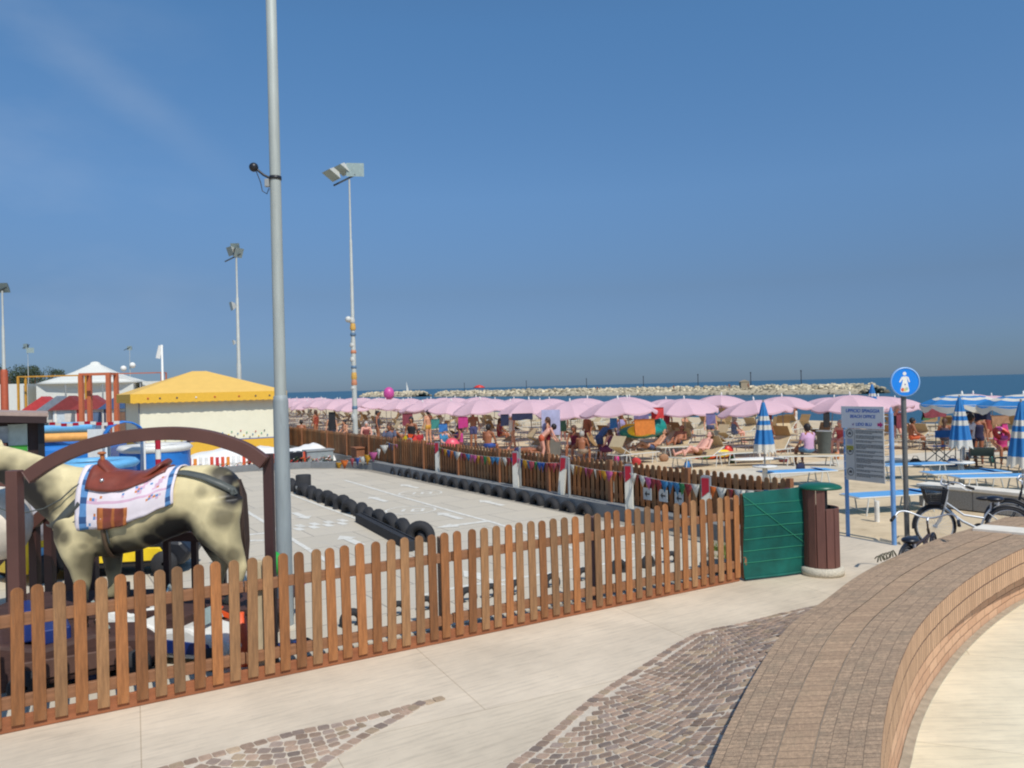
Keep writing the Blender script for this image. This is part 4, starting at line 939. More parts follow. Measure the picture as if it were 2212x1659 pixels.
for u in (240, 300, 360, 420, 480): part('baluster', postat(u, 1160, 9.72, .07, O3), mbrd, br2)
# small ride boats and toys behind the near fence
def hull(n, w_, h_, L):
    rings = []
    for i in range(n+1):
        t_ = i/n; x = L*(t_-.5); ww = w_*(math.sin(math.pi*min(1, .12+t_*.95))**.6); kk = h_*(.2+.25*t_*t_)
        rings.append([Vector((x, ww*math.cos(a)*1.0, h_+kk*.6+(h_)*(-1 if False else 0)+(math.sin(a))*h_)) for a in [math.pi+math.pi*k/9 for k in range(10)]])
    return rings
mkq = mat('dull brown plastic', (96, 70, 60), .6)
def kid_car(p, rz, cols, label, s=1.):
    o = thing('ride_car', label, 'ride car', p, rz, 'small ride cars behind the picket fence'); o.scale = (s, s, s)
    b_ = MB(); prof = [(-.75, .12), (.72, .12), (.82, .28), (.70, .42), (.25, .50), (.12, .56), (-.35, .50), (-.72, .62), (-.85, .40)]
    X = Matrix.Rotation(rad(90), 4, 'X'); b_.prism(prof, -.34, .34, X=X); part('body', b_, cols[0], o, .05)
    part('side_panel', MB().prism([(-.6, .2), (.55, .2), (.45, .36), (-.55, .40)], -.365, .365, X=X), cols[1], o, .01)
    part('seat', MB().box((-.25, 0, .58), (.34, .5, .16)).box((-.45, 0, .72), (.1, .5, .32)), cols[2], o, .02)
    part('windscreen', MB().box((.22, 0, .66), (.03, .52, .22), ry=rad(-25)), mglass, o)
    for x_, y_ in ((-.5, -.36), (-.5, .36), (.5, -.36), (.5, .36)): part('wheel', MB().lathe([(.02, -.05), (.15, -.05), (.16, 0), (.15, .05), (.02, .05)], X=Matrix.Translation((x_, y_, .16)) @ Matrix.Rotation(rad(90), 4, 'X')), mrub, o)
    part('steering_wheel', MB().tube([(.08, .12*math.cos(k*.6), .72+.12*math.sin(k*.6)) for k in range(10)], .015, 6, closed=True), mblk, o)
    return o
mteal = mat('teal plastic', (30, 130, 120), .35); mnavy = mat('navy plastic', (30, 50, 110), .35); morg = mat('orange plastic', (230, 90, 40), .4); mpink = mat('magenta plastic', (200, 80, 150), .4)
myel = mat('yellow plastic', (240, 205, 40), .4); mwpl = mat('white plastic', (228, 226, 218), .35, var=.06); mgrn = mat('green plastic bright', (50, 170, 70), .4)
mblu = mat('blue plastic', (40, 120, 200), .4, var=.12); mlbl = mat('light blue plastic', (110, 180, 225), .45)
kid_car(G(340, 1375), rad(20), (mwpl, mteal, mdk), 'white ride car with teal sides seen through the fence below the horse', .7)
kid_car(G(425, 1425), rad(-15), (mwpl, mnavy, mdk), 'white ride car with navy sides seen through the fence under the hind legs', .7)
kid_car(G(170, 1470), rad(35), (mdk, mkq, mnavy), 'dark brown ride car seen through the fence near the left post', .9)
kid_car(G(285, 1235), rad(8), (mblk, myel, mnavy), 'black ride car with yellow stripe behind the horse legs', 1.2)
kid_car(at(150, 1200, 12.2)*1 - Vector((0, 0, at(150, 1200, 12.2).z)), rad(60), (myel, mlbl, mnavy), 'yellow ride car seen between the dark balusters', 1.3)
cn = thing('traffic_cone', 'orange cone behind the fence under the tail of the horse', 'cone', G(523, 1430))
part('cone', MB().lathe([(.13, .03), (.03, .5), (.0, .5)], n=14), morg, cn); part('base', MB().box((0, 0, .015), (.34, .34, .03)), morg, cn)
ct = thing('toy_scooter', 'magenta and navy kick scooter behind the fence beside the steel pole', 'scooter', G(610, 1420), rad(40))
part('deck', MB().box((0, 0, .12), (.5, .1, .04)), mnavy, ct); part('stem', MB().cyl((.24, 0, .1), (.18, 0, .75), .02), mpink, ct); part('handlebar', MB().cyl((.18, -.16, .75), (.18, .16, .75), .016), mpink, ct)
for x_ in (-.24, .26): part('wheel', MB().lathe([(.01, -.02), (.07, -.02), (.07, .02), (.01, .02)], X=Matrix.Translation((x_, 0, .07)) @ Matrix.Rotation(rad(90), 4, 'X')), mrub, ct)
gs = single('plastic_ball', MB().sph((0, 0, 0), .09, 14, sc=(1, 1, 1.5)), mgrn, 'bright green plastic float beside the dark post of the arched bar', 'ball', at(592, 1218, 8.3))
# loose ride parts and boards heaped behind the front fence
rr = random.Random(31); hc_ = [(mwpl, 'white'), (mteal, 'teal'), (mwpl, 'white'), (mnavy, 'navy'), (mkq, 'brown'), (morg, 'orange'), (mwpl, 'white'), (mkq, 'brown')]
for k, (u, v, rz_, tilt_, L_b, ci) in enumerate(((235, 1432, 20, 12, .7, 0), (262, 1418, -30, -16, .6, 1), (298, 1412, 10, 22, .8, 2), (345, 1408, -20, -14, .7, 6), (372, 1400, 40, 20, .5, 1), (405, 1402, 0, -22, .6, 3), (440, 1392, 25, 18, .7, 0), (470, 1392, -35, -10, .5, 7), (505, 1384, 10, 25, .5, 5), (205, 1446, 30, -20, .6, 4), (130, 1470, -10, 14, .6, 3), (320, 1432, 50, 8, .6, 4))):
    b_ = MB().box((0, 0, .18+.05*(k % 3)), (L_b, .16, .05), ry=rad(tilt_)).prism([(-L_b/2, -.02), (L_b/2, -.05), (L_b/2+.09, .03), (-L_b/2+.05, .10)], .02, .07).box((0, .1, .05), (L_b*.8, .2, .08))
    single('loose_plank', b_, hc_[ci][0], '%s ride panel lying behind the front fence, %s from the left' % (hc_[ci][1], ORD[sorted([235, 262, 298, 345, 372, 405, 440, 470, 505, 205, 130, 320]).index(u)+1]), 'plank', G(u, v), rad(rz_), 'loose ride panels behind the front fence')
# draped white goods to the left (seen above horse's back)
def tarp(p, L, W_, h_, label, seed, rz=TH, col=None):
    mb = MB(); nx_, ny_ = 28, 14; vs = []
    for i in range(nx_+1):
        for j in range(ny_+1):
            x = L*(i/nx_-.5); y = W_*(j/ny_-.5); e = min(1, 3.2*min(i/nx_, 1-i/nx_)*1.0)*min(1, 3.2*min(j/ny_, 1-j/ny_))
            z = h_*(e**.6)*(.78+.45*noise.noise(Vector((x*.7+seed, y*.7, seed))))+.05*noise.noise(Vector((x*4, y*4, seed)))*e
            vs.append((x, y, max(0, z)))
    mb.add(vs, [(i*(ny_+1)+j, (i+1)*(ny_+1)+j, (i+1)*(ny_+1)+j+1, i*(ny_+1)+j+1) for i in range(nx_) for j in range(ny_)], 0, True)
    return single('covered_ride', mb, col or mat('white tarpaulin', (232, 230, 224), .6, var=.06, scale=3, bump=.3, bscale=8), label, 'covered ride', p, rz)
tp = at(520, 1010, 29.5); tarp((tp.x, tp.y, 0), 4.6, 2.0, .95, 'white tarpaulin over a low ride in front of the yellow gazebo', 1)
tp = at(655, 1005, 30.5); tarp((tp.x, tp.y, 0), 2.6, 1.6, .72, 'white tarpaulin over a low ride just right of the steel pole', 4)
tp = at(165, 1040, 19); tarp((tp.x, tp.y, 0), 2.4, 1.4, .75, 'white tarpaulin seen above the neck of the horse', 7)
tp = at(405, 1020, 20); tarp((tp.x, tp.y, 0), 1.8, 1.0, 1.0, 'lilac grey plastic cover seen above the rump of the horse', 9, col=mat('lilac cover', (168, 158, 176), .45, var=.2, scale=5))
# grey case
gc = thing('storage_box', 'grey lidded box with a black speaker beside it, left of the sticker mast', 'box', G(688, 1003, 0), TH)
part('box', MB().box((0, 0, .25), (1.0, .5, .5)), mat('grey crate', (150, 158, 158), .5), gc, .02); part('lid', MB().box((0, 0, .53), (1.06, .56, .06)), mgry, gc, .01); part('speaker', MB().box((-.85, .1, .28), (.5, .4, .5)), mblk, gc, .03)
# little coloured picket edging with flowers
ecol = [(224, 90, 60), (236, 236, 230), (40, 110, 190), (236, 150, 60), (200, 60, 70), (236, 236, 230)]
eb = thing('toy_fence', 'low fence of small orange, white, blue and red boards beyond the track', 'fence', site(2.0, 28.35), TH)
rr = random.Random(8)
for k in range(52):
    x_ = -2+k*.18; part('board', MB().box((x_, 0, .26+rr.uniform(0, .05)), (.11, .02, .5)), mat('edging %d' % (k % 6 if k > 18 else rr.choice((0, 1, 2, 4))), ecol[k % 6 if k > 18 else rr.choice((0, 1, 2, 4))], .5), eb)
part('rail', MB().box((2.6, .02, .25), (9.4, .02, .05)), mwpl, eb)
fl = MB(); 
for k in range(700):
    x_, y_ = rr.uniform(-2, 7.6), rr.uniform(-.28, -.05); z_ = rr.uniform(.02, .3); s_ = rr.uniform(.03, .07); mi = rr.choice((0, 0, 0, 0, 1, 2, 3))
    fl.add([(x_-s_, y_, z_), (x_, y_-s_, z_+s_*.4), (x_+s_, y_, z_+s_), (x_, y_+s_, z_+s_*.6)], [(0, 1, 2, 3)], mi)
single('flower_border', fl, [mat('border leaves', (60, 80, 40), .8), mat('petals red', (200, 60, 50), .6), mat('petals orange', (230, 150, 60), .6), mat('petals white', (235, 230, 225), .6)], 'border of small flowers along the far kerb of the track', 'flowers', site(2.0, 28.35), TH, kind='stuff')
bx = single('wooden_planter', MB().box((0, 0, .32), (1.5, .5, .62)).box((0, 0, .65), (1.6, .6, .04)), mat('planter wood', (148, 96, 66), .8, var=.2, bump=.3), 'brown wooden planter box at the far corner of the track', 'planter', G(808, 1003), TH)
gb = thing('balloon', 'green star shaped balloon on a stick at the fence corner', 'balloon', G(862, 1000))
part('stick', MB().cyl((0, 0, 0), (0, 0, at(865, 970, gb.location.y).z), .02), mgry, gb)
zz = at(865, 962, gb.location.y).z
part('balloon', MB().prism([(.26*math.cos(k*math.pi/5)*(1 if k % 2 == 0 else .55), .26*math.sin(k*math.pi/5)*(1 if k % 2 == 0 else .55)) for k in range(10)], -.05, .05, X=Matrix.Translation((0, 0, zz)) @ Matrix.Rotation(rad(90), 4, 'X')), mgrn, gb, .03)
# ------------------------------------------------------------ yellow gazebo
mroof = mat('yellow canvas', (240, 196, 104), .7, var=.04, scale=3, trans=.1); myb = mat('yellow skirt', (236, 184, 60), .7, var=.05)
mcrm = mat('cream canvas', (240, 234, 206), .75, var=.04, scale=1.2, bump=.5, bscale=2.2)
g0_ = at(303, 1000, 31.9); GW, GD, GH = 5.62, 5.0, 2.45
gz = thing('gazebo', 'yellow roofed gazebo with closed cream canvas walls', 'gazebo', (g0_.x, g0_.y, 0), TH)
mb = MB(); E_ = .35; z0_, z1_ = GH+.02, 3.72
c4 = [(-E_, -E_), (GW+E_, -E_), (GW+E_, GD+E_), (-E_, GD+E_)]
vs = [(x, y, z0_+.32) for x, y in c4]+[(GW/2-.3, GD/2, z1_+.06), (GW/2+.3, GD/2, z1_+.06)]
mb.add(vs, [(0, 1, 5, 4), (1, 2, 5), (2, 3, 4, 5), (3, 0, 4)], 0, False); part('roof', mb, mroof, gz)
mb = MB()
for i in range(4):
    p, q = Vector((*c4[i], 0)), Vector((*c4[(i+1) % 4], 0)); n_ = 24
    for k in range(n_):
        a_, b_ = p.lerp(q, k/n_), p.lerp(q, (k+1)/n_); m_ = (a_+b_)/2
        mb.add([(a_.x, a_.y, z0_+.32), (b_.x, b_.y, z0_+.32), (b_.x, b_.y, z0_-.04), (m_.x, m_.y, z0_-.07), (a_.x, a_.y, z0_-.04)], [(0, 4, 3, 2, 1)])
part('valance', mb, myb, gz)
motif = [mat('motif %d' % i, c, .6) for i, c in enumerate(((190, 60, 50), (60, 60, 80), (236, 232, 220), (60, 130, 170), (90, 170, 120)))]
mb = MB(); rr = random.Random(3)
for x_, mi in ((.3, 0), (.75, 1), (1.4, 1), (2.15, 2), (2.9, 0), (3.9, 0), (4.6, 1), (5.2, 1)):
    mb.lathe([(0, 0), (.04, .0), (.04, .02), (0, .02)], n=5, mi=mi, X=Matrix.Translation((x_, -E_-.002, z0_+.13)) @ Matrix.Rotation(rad(90), 4, 'X'), sm=False)
part('motif', mb, motif, gz)
def wallstrip(z0, z1, name, mm_, off=0):
    mb = MB(); P_ = [Vector((0, 0, 0)), Vector((GW, 0, 0)), Vector((GW, GD, 0)), Vector((0, GD, 0)), Vector((0, 0, 0))]
    for s_ in range(4):
        n_ = 40; d = (P_[s_+1]-P_[s_]); nn = Vector((d.y, -d.x, 0)).normalized(); vs = []
        for k in range(n_+1):
            for j in range(5):
                q = P_[s_]+d*k/n_; z = z0+(z1-z0)*j/4; q = q+nn*(off+(.02*math.sin(k*1.3+j*.5) if z1 > 1.5 and 0 < k < n_ else 0)*(j/4)); vs.append((q.x, q.y, z))
        mb.add(vs, [(k*5+j, (k+1)*5+j, (k+1)*5+j+1, k*5+j+1) for k in range(n_) for j in range(4)], 0, True)
    part(name, mb, mm_, gz)
wallstrip(.74, GH+.3, 'canvas_wall', mcrm); wallstrip(.0, .70, 'yellow_skirt', myb, .01); wallstrip(.70, .74, 'blue_trim', mat('blue trim', (90, 110, 170), .6), .015)
mb = MB()
for k in range(40):
    x_, z_ = .2+k*.127, .80+.32*((k*37 % 11)/11.); mb.lathe([(0, 0), (.032, 0), (.032, .012), (0, .012)], n=5, mi=k*7 % 5, X=Matrix.Translation((x_, -.035, z_)) @ Matrix.Rotation(rad(90), 4, 'X'), sm=False)
part('star_motif', mb, [motif[0], motif[1], myel, motif[3], motif[4]], gz)
for x_, y_ in ((0, 0), (GW, 0), (0, GD), (GW, GD)): part('pole', MB().cyl((x_, y_, 0), (x_, y_, GH+.3), .03), mgry, gz)
# ------------------------------------------------------------ white marquee
mwc = mat('white canvas', (226, 226, 216), .7, var=.04, trans=.1)
mq = thing('marquee', 'white marquee with a tall pointed roof far off on the left', 'marquee', Vector((*at(208, 870, 62).xy, 0)), TH*.5)
z = lambda v: at(208, v, 62).z
mb = MB(); rings = []
for r_, z_ in ((3.9, z(829)), (3.1, z(821)), (2.2, z(813)), (1.4, z(803)), (.75, z(793)), (.36, z(787)), (.3, z(783)), (.1, z(781))):
    rings.append([Vector((r_*math.copysign(abs(math.cos(a))**.45, math.cos(a)), r_*math.copysign(abs(math.sin(a))**.45, math.sin(a)), z_)) for a in [math.pi/4*k/2 for k in range(16)]])
loft(mb, rings); part('roof', mb, mwc, mq)
part('wall', MB().box((0, 0, z(829)/2), (6.6, 6.6, z(829)-.01)), mwc, mq); part('annex', MB().box((-5.6, 0, (z(827)+.2)/2), (3.0, 5, z(827)-.2)).box((5.1, 0, z(827)/2), (2.6, 5, z(827))), mwc, mq)
for x_ in (-3.9, -1.2, 1.3, 3.9): part('pole', MB().cyl((x_, -3.9, 0), (x_, -3.9, z(831)), .06), mgry, mq)
# cabins
cabc = [((190, 60, 60), (220, 220, 214)), ((120, 130, 140), (200, 196, 186)), ((130, 50, 50), (196, 206, 210)), ((150, 60, 60), (226, 210, 200)), ((60, 90, 130), (210, 205, 195))]
cabl = ['red roofed', 'grey roofed', 'maroon roofed', 'brown roofed', 'blue roofed']
for i, u in enumerate((100, 132, 158, 205, 262)):
    o = thing('beach_cabin', 'small %s cabin in the row below the white marquee' % cabl[i], 'cabin', Vector((*at(u, 880, 50).xy, 0)), TH*.6, 'small cabins below the marquee'); rf, wl = cabc[i]
    part('wall', MB().box((0, 0, 1.0), (1.9, 2, 2.0)), mat('cabin wall %d' % i, wl, .8), o); part('roof', MB().prism([(-1.2, 1.95), (1.2, 1.95), (0, 2.85)], -1.2, 1.2, X=Matrix.Rotation(rad(90), 4, 'X')), mat('cabin roof %d' % i, rf, .7), o)
    part('door', MB().box((.1, -1.01, .9), (.8, .04, 1.7)), mat('cabin door %d' % (i % 3), ((90, 110, 140), (120, 90, 70), (210, 205, 195))[i % 3], .6), o)
    part('striped_trim', MB().box((-.8, -1.02, 1.0), (.12, .03, 1.9)).box((.85, -1.02, 1.0), (.12, .03, 1.9)), motif[i % 3], o)
# trees far left
mleaf = mat('tree leaves', (58, 72, 52), .8, var=.3, scale=2); mbark = mat('bark', (90, 76, 62), .9)
def tree(u, y, vt, w_, label, seed, palm=False):
    b_ = Vector((*at(u, 860, y).xy, 0)); ht = at(u, vt, y).z; o = thing('palm_tree' if palm else 'tree', label, 'tree', b_, 0, 'far trees on the left'); rr = random.Random(seed)
    part('trunk', MB().tube([(0, 0, 0), (.1, 0, ht*.3), (0, .1, ht*.62), (.1, 0, ht*.85)], .2, 8, rs=[.28, .22, .16, .08]).tube([(0, .1, ht*.5), (.8, .2, ht*.75)], .1, 6, rs=[.12, .04]).tube([(0, .1, ht*.5), (-.8, -.2, ht*.72)], .1, 6, rs=[.12, .04]), mbark, o)
    mb = MB(); cl = [(rr.uniform(-w_, w_)*.8, rr.uniform(-w_, w_)*.8, ht*(.55 if not palm else .8)+rr.uniform(0, ht*(.38 if not palm else .15)), rr.uniform(.5, 1)*w_*.5) for _ in range(9)]
    for k in range(1500):
        c = rr.choice(cl); d = Vector((rr.gauss(0, 1), rr.gauss(0, 1), rr.gauss(0, .8))); d = d.normalized()*c[3]*rr.random()**.4
        p = Vector(c[:3])+d; s_ = rr.uniform(.08, .2)*w_*.3; a = Vector((rr.gauss(0, 1), rr.gauss(0, 1), rr.gauss(0, 1))).normalized(); b2_ = a.orthogonal().normalized()
        mb.add([p-a*s_, p+b2_*s_*.6, p+a*s_, p-b2_*s_*.6], [(0, 1, 2, 3)])
    part('crown', mb, mleaf, o)
tree(76, 140, 789, 2.6, 'dark treetop rising left of the white marquee', 1, True); tree(112, 140, 794, 2.2, 'smaller dark treetop nearest the white marquee', 2, True)
tree(22, 140, 790, 3.4, 'dark treetop just right of the leftmost mast', 3); tree(-6, 130, 800, 3.5, 'dark tree cut by the left picture edge', 4); tree(55, 150, 818, 5, 'broad low dark tree behind the orange frames', 5); tree(100, 150, 820, 5, 'broad low dark tree behind the white marquee', 6)
# orange frames
mof = mat('orange red frame', (196, 108, 70), .5, var=.1); moy = mat('ochre frame', (206, 150, 50), .5)
def frame(us, vt, y, label, mm_, w_=.16, dep=.8):
    b_ = Vector((*at(us[0], 860, y).xy, 0)); o = thing('play_frame', label, 'play frame', b_); x1 = at(us[1], 860, y).x-b_.x; ht = at(us[0], vt, y).z; ht2 = at(us[1], vt+(us[1]-us[0])*-.025, y).z
    for x_ in (0, x1):
        for y_ in (0, dep): part('post', MB().box((x_, y_, ht/2), (w_, w_, ht)), mm_, o)
    for y_ in (0, dep): part('beam', MB().box((x1/2, y_, ht+w_*.3), (x1+w_, w_*.6, w_*.6)), mm_, o)
    for x_ in (0, x1): part('beam', MB().box((x_, dep/2, ht+w_*.3), (w_*.6, dep-w_, w_*.6)), mm_, o)
    return o
frame((176, 235), 811, 41, 'tall orange frame of the bungee trampoline in front of the marquee', mof, .2)
frame((40, 172), 815, 52, 'wide thin orange play frame left of the tall one', moy, .12, .8); frame((240, 350), 808, 60, 'far thin red frame between marquee and flagpole', mof, .09, .8)
# inflatables, padded rims, boards
def tramp(u, v, y, r_, h_, mats, label, n=18):
    o = thing('trampoline', label, 'trampoline', Vector((*at(u, v, y).xy, 0))); 
    part('padding', MB().lathe([(r_, h_-.1), (r_+.1, h_), (r_, h_+.1), (r_-.5, h_+.08), (r_-.5, h_)], n=n), mats[0], o); part('skirt', MB().lathe([(r_, 0), (r_, h_-.1)], n=n), mats[1], o)
    part('bed', MB().lathe([(r_-.5, h_+.02), (0, h_+.02)], n=n), mblk, o)
    return o
sl_ = thing('inflatable', 'low blue, orange and yellow inflatable right of the dark kiosk', 'inflatable', Vector((*at(125, 960, 24).xy, 0)), TH*.4)
zt_ = at(125, 918, 24).z; part('wall', MB().box((0, 0, zt_*.35), (3.4, 2.4, zt_*.7)), mblu, sl_, .15); part('orange_tube', MB().cyl((-1.7, -1.1, zt_*.82), (1.5, -1.1, zt_*.82), .13, n=12), mat('orange pad', (236, 170, 90), .5), sl_); part('top_tube', MB().cyl((-1.7, -1.0, zt_*.97), (1.3, -1.0, zt_*.97), .16, n=12), mlbl, sl_)
part('slide', MB().box((.9, -.6, zt_*.55), (2.2, .9, .16), ry=rad(22)), mblu, sl_, .05)
tramp(195, 965, 20.5, 1.1, .95, (mlbl, mblu), 'round trampoline with light blue rim and blue skirt behind the arched bar')
tramp(335, 975, 24, 1.0, 1.1, (mwpl, mblu), 'round trampoline with white rim left of the gazebo skirt')
cn_ = thing('canopy', 'small blue arched canopy beside the left wall of the gazebo', 'canopy', Vector((*at(268, 960, 22).xy, 0)), TH)
zc_ = at(268, 912, 22).z; mb = MB(); rings = []
for i in range(9): a = math.pi*i/8; rings.append([Vector((-.5*math.cos(a), y_, zc_-.45+.45*math.sin(a))) for y_ in (-.45, .45)])
mb.add([p for r_ in rings for p in r_], [(i*2, i*2+1, i*2+3, i*2+2) for i in range(8)], 0, True); o_ = part('roof', mb, mblu, cn_); o_.modifiers.new('s', 'SOLIDIFY').thickness = .04
for x_ in (-.48, .48): part('leg', MB().box((x_, 0, (zc_-.45)/2), (.05, .8, zc_-.45)), mwpl, cn_)
wb = single('notice_board', MB().box((0, 0, 1.0), (.62, .06, 1.6)).box((-.2, 0, .1), (.05, .3, .2)).box((.2, 0, .1), (.05, .3, .2)), mwpl, 'tall white board standing between the two orange posts', 'board', Vector((*at(214, 950, 22).xy, 0)))
ob = thing('vending_toy', 'orange red coin ride box with striped pole left of the gazebo', 'coin ride', Vector((*at(372, 990, 25).xy, 0)), TH*.5)
zt_ = at(372, 958, 25).z; part('box', MB().box((0, 0, zt_/2), (.72, .6, zt_)), morg, ob, .04)
part('pole', MB().box((.5, 0, zt_*.6), (.10, .10, zt_*1.2)), mblk, ob)
sp = thing('striped_pole', 'red and white striped pole in front of the saddle', 'pole', Vector((*at(342, 1000, 16).xy, 0)))
for k in range(9): part('band', MB().cyl((0, 0, k*.2), (0, 0, k*.2+.2), .055, n=10), (mred, mwpl)[k % 2], sp)
tape = thing('barrier_tape', 'red and white tape strung above the trampolines', 'tape', at(75, 1008-90, 18)); p_, q_ = at(98, 1013-92, 18), at(270, 912+112, 18)
mb = MB(); 
for k in range(14): part('tape_stripe', MB().box(((.14+k*.135), 0, -.0+.02*math.sin(k)), (.13, .02, .07)), (mred, mwpl)[k % 2], tape)
gm = single('green_screen', MB().box((0, 0, .55), (2.3, .06, 1.1)), mat('green screen', (78, 116, 84), .8, var=.1), 'green screen panel seen between arched bar and horse neck', 'screen', Vector((*at(215, 1010, 15).xy, 0)), rad(5))
# kiosk
mkd = mat('dark kiosk boards', (52, 34, 32), .6, var=.2, stretch=(1, 1, 6)); mkr = mat('red brown boards', (96, 60, 52), .7, var=.15); mroofk = mat('kiosk roof', (168, 146, 134), .8, var=.15)
kx = at(92, 900, 16.5); ks = thing('kiosk', 'dark brown wooden kiosk with posters at the left edge', 'kiosk', (kx.x, kx.y, 0), rad(31))
part('wall', MB().box((-1.6, 1.2, 1.2), (3.2, 2.4, 2.4)), mkd, ks); part('roof', MB().box((-1.57, 1.1, 2.46), (3.35, 3.1, .09), ry=rad(3.5)), mroofk, ks); part('fascia', MB().box((-1.57, -.44, 2.36), (3.3, .04, .14), ry=rad(3.5)), mkd, ks)
part('counter', MB().box((-1.9, -.12, 1.35), (2.5, .2, .9)), mkr, ks)
part('window', MB().box((-1.05, -.03, 1.98), (.9, .05, .34)), mat('poster glass', (150, 160, 165), .3, var=.35, scale=7), ks)
nb_ = part('poster', MB().box((-.45, -.03, 1.9), (.34, .05, .56)), mat('poster pale', (176, 190, 184), .5, var=.12, scale=9), ks); part('poster', MB().box((-.45, -.035, 1.67), (.33, .05, .14)), mat('poster green', (60, 150, 50), .5), ks)
part('corner_post', MB().box((-.03, -.05, 1.2), (.12, .12, 2.4)), mblk, ks)
bag = single('beach_bag', MB().sph((0, 0, .3), .33, 12, sc=(1, .7, 1)).tube([(-.2, 0, .5), (0, 0, .8), (.2, 0, .5)], .02, 6), mat('grey striped sack', (176, 172, 176), .7, var=.3, scale=6), 'pale grey sack behind the post and the curved handrail', 'sack', at(80, 1110, 10.8)-Vector((0, 0, .35)))
single('paper_lantern', MB().sph((0, 0, 0), .34, 12, sc=(1, 1, 1.3)), mat('white orange shell', (226, 214, 196), .5, var=.2, scale=5), 'large white and orange shell shape at the left picture edge', 'decoration', at(2, 1130, 9.4))
# rocks and grass inside the fence next to the gate
rr = random.Random(6); mb = MB()
for k in range(900):
    p = G(1560+rr.uniform(-28, 35), 1200+rr.uniform(-16, 20)); h_ = rr.uniform(.05, .16); a = rr.uniform(0, 6.28); mb.add([(p.x-.01*math.cos(a), p.y-.01*math.sin(a), 0), (p.x+.01*math.cos(a), p.y+.01*math.sin(a), 0), (p.x+rr.uniform(-.05, .05), p.y+rr.uniform(-.05, .05), h_)], [(0, 1, 2)])
single('grass', mb, mat('grass', (104, 120, 50), .8, var=.3), 'patch of green grass inside the fence by the gate', 'grass', kind='stuff')
for k, (u, v) in enumerate(((1535, 1225), (1552, 1235), (1578, 1228), (1545, 1212), (1590, 1238))):
    mb = MB().sph((0, 0, .06), .13, 9, sc=(1.2, .9, .7)); mb.v = [tuple(Vector(q)*(1+.25*noise.noise(Vector(q)*9+Vector((k, 0, 0))))) for q in mb.v]
    single('stone', mb, mfoot, 'pale stone in the little pile inside the fence by the gate', 'stone', G(u, v), rr.uniform(0, 3), 'stones inside the fence by the gate')
# ============================================================ SIGNS
mdisc = mat('sign blue', (20, 130, 225), .35, var=.05); mrim = mat('sign rim', (140, 180, 225), .4); mpole = mat('sign pole', (112, 112, 110), .5, .3, var=.15)
ps = G(1960, 1172); zd = at(1955, 825, ps.y).z
sg = thing('pedestrian_sign', 'round blue sign with a white walking figure on a grey pole', 'sign', ps)
part('pole', MB().cyl((0, 0, -.05), (0, 0, zd-.02), .04, n=14), mpole, sg)
RX = Matrix.Translation((0, -.06, zd)) @ Matrix.Rotation(rad(90), 4, 'X')
disc = part('disc', MB().lathe([(0, -.012), (.222, -.012), (.222, .012), (0, .012)], n=40, X=RX, sm=False), mdisc, sg)
part('rim', MB().lathe([(.222, -.018), (.240, -.014), (.240, .018), (.222, .02)], n=40, X=RX), mrim, sg)
fg = MB()
def pz(pts, z=.0145): fg.prism(pts, .010, z, 0, X=RX)
pz([(.03*math.cos(k*.524)-.008, .135+.03*math.sin(k*.524)) for k in range(12)])
pz([(-.035, .09), (.025, .09), (.035, .0), (-.045, .0)]); pz([(-.035, .09), (-.03, .06), (-.085, -.01), (-.10, .005), (-.06, .08)], .0150); pz([(.025, .09), (.055, .075), (.075, .0), (.058, -.01), (.035, .05)], .0155)
pz([(-.045, .0), (.035, .0), (.062, -.14), (.045, -.165), (-.075, -.165), (-.085, -.13)], .0160)
f_ = part('walking_figure', fg, mwhite, sg)
st = MB(); 
for (x, y, r_, mi) in ((-.045, -.125, .03, 0), (-.01, -.13, .025, 1), (.02, -.11, .024, 2), (-.005, -.04, .012, 3)): st.lathe([(0, .017+mi*.0006), (r_, .017+mi*.0006), (r_, .0165)], n=9, mi=mi, X=RX @ Matrix.Translation((x, y, 0)), sm=False)
part('sticker', st, [mat('st red', (214, 90, 70), .5), mat('st yellow', (220, 200, 120), .5), mat('st green', (170, 190, 160), .5), mat('st purple', (120, 110, 160), .5)], sg)
part('bracket', MB().box((0, -.03, zd+.08), (.12, .04, .03)).box((0, -.03, zd-.08), (.12, .04, .03)), mpole, sg)
# beach office board
mbp = mat('blue post', (110, 156, 208), .45, .1, var=.14, scale=3); mbrd_ = mat('board grey', (226, 227, 228), .5, var=.06, scale=2); mbrd2 = mat('board grey lower', (206, 204, 196), .55, var=.08, scale=3); mink = mat('ink', (96, 94, 92), .6, var=.05)
lb0, rb0 = G(1832, 1158), G(1932, 1177); dv = rb0-lb0; BL = dv.length; brz_ = math.atan2(dv.y, dv.x)
bo = thing('information_board', 'grey beach rules board between two blue posts, headed UFFICIO SPIAGGIA', 'sign', lb0, brz_)
zl = at(1827, 905, lb0.y).z; zr = at(1918, 885, rb0.y).z
part('post', MB().cyl((0, 0, -.05), (0, 0, 2.02), .034, n=12), mbp, bo); part('post', MB().cyl((BL, 0, -.05), (BL, 0, 2.12), .038, n=12).cyl((BL, 0, 2.12), (BL, 0, 2.22), .038, .01, n=12), mbp, bo)
bx0, bx1 = .02, BL-.10; bc = (bx0+bx1)/2; bw = bx1-bx0; ym = (lb0.y+rb0.y)/2
zt = at(1868, 878, ym).z; zm = at(1868, 926, ym).z; zb = at(1874, 1040, ym).z
hd = part('header_panel', MB().box((bc-.02, -.05, (zt+zm)/2), (bw+.06, .012, zt-zm)), mbrd_, bo)
lp = part('rules_panel', MB().box((bc+.01, -.05, (zm+zb)/2-.005), (bw-.02, .012, zm-zb-.01)), mbrd2, bo)
mtx = mat('blue lettering', (40, 100, 190), .5, var=.05); mmg = mat('magenta', (200, 50, 120), .5, var=.05)
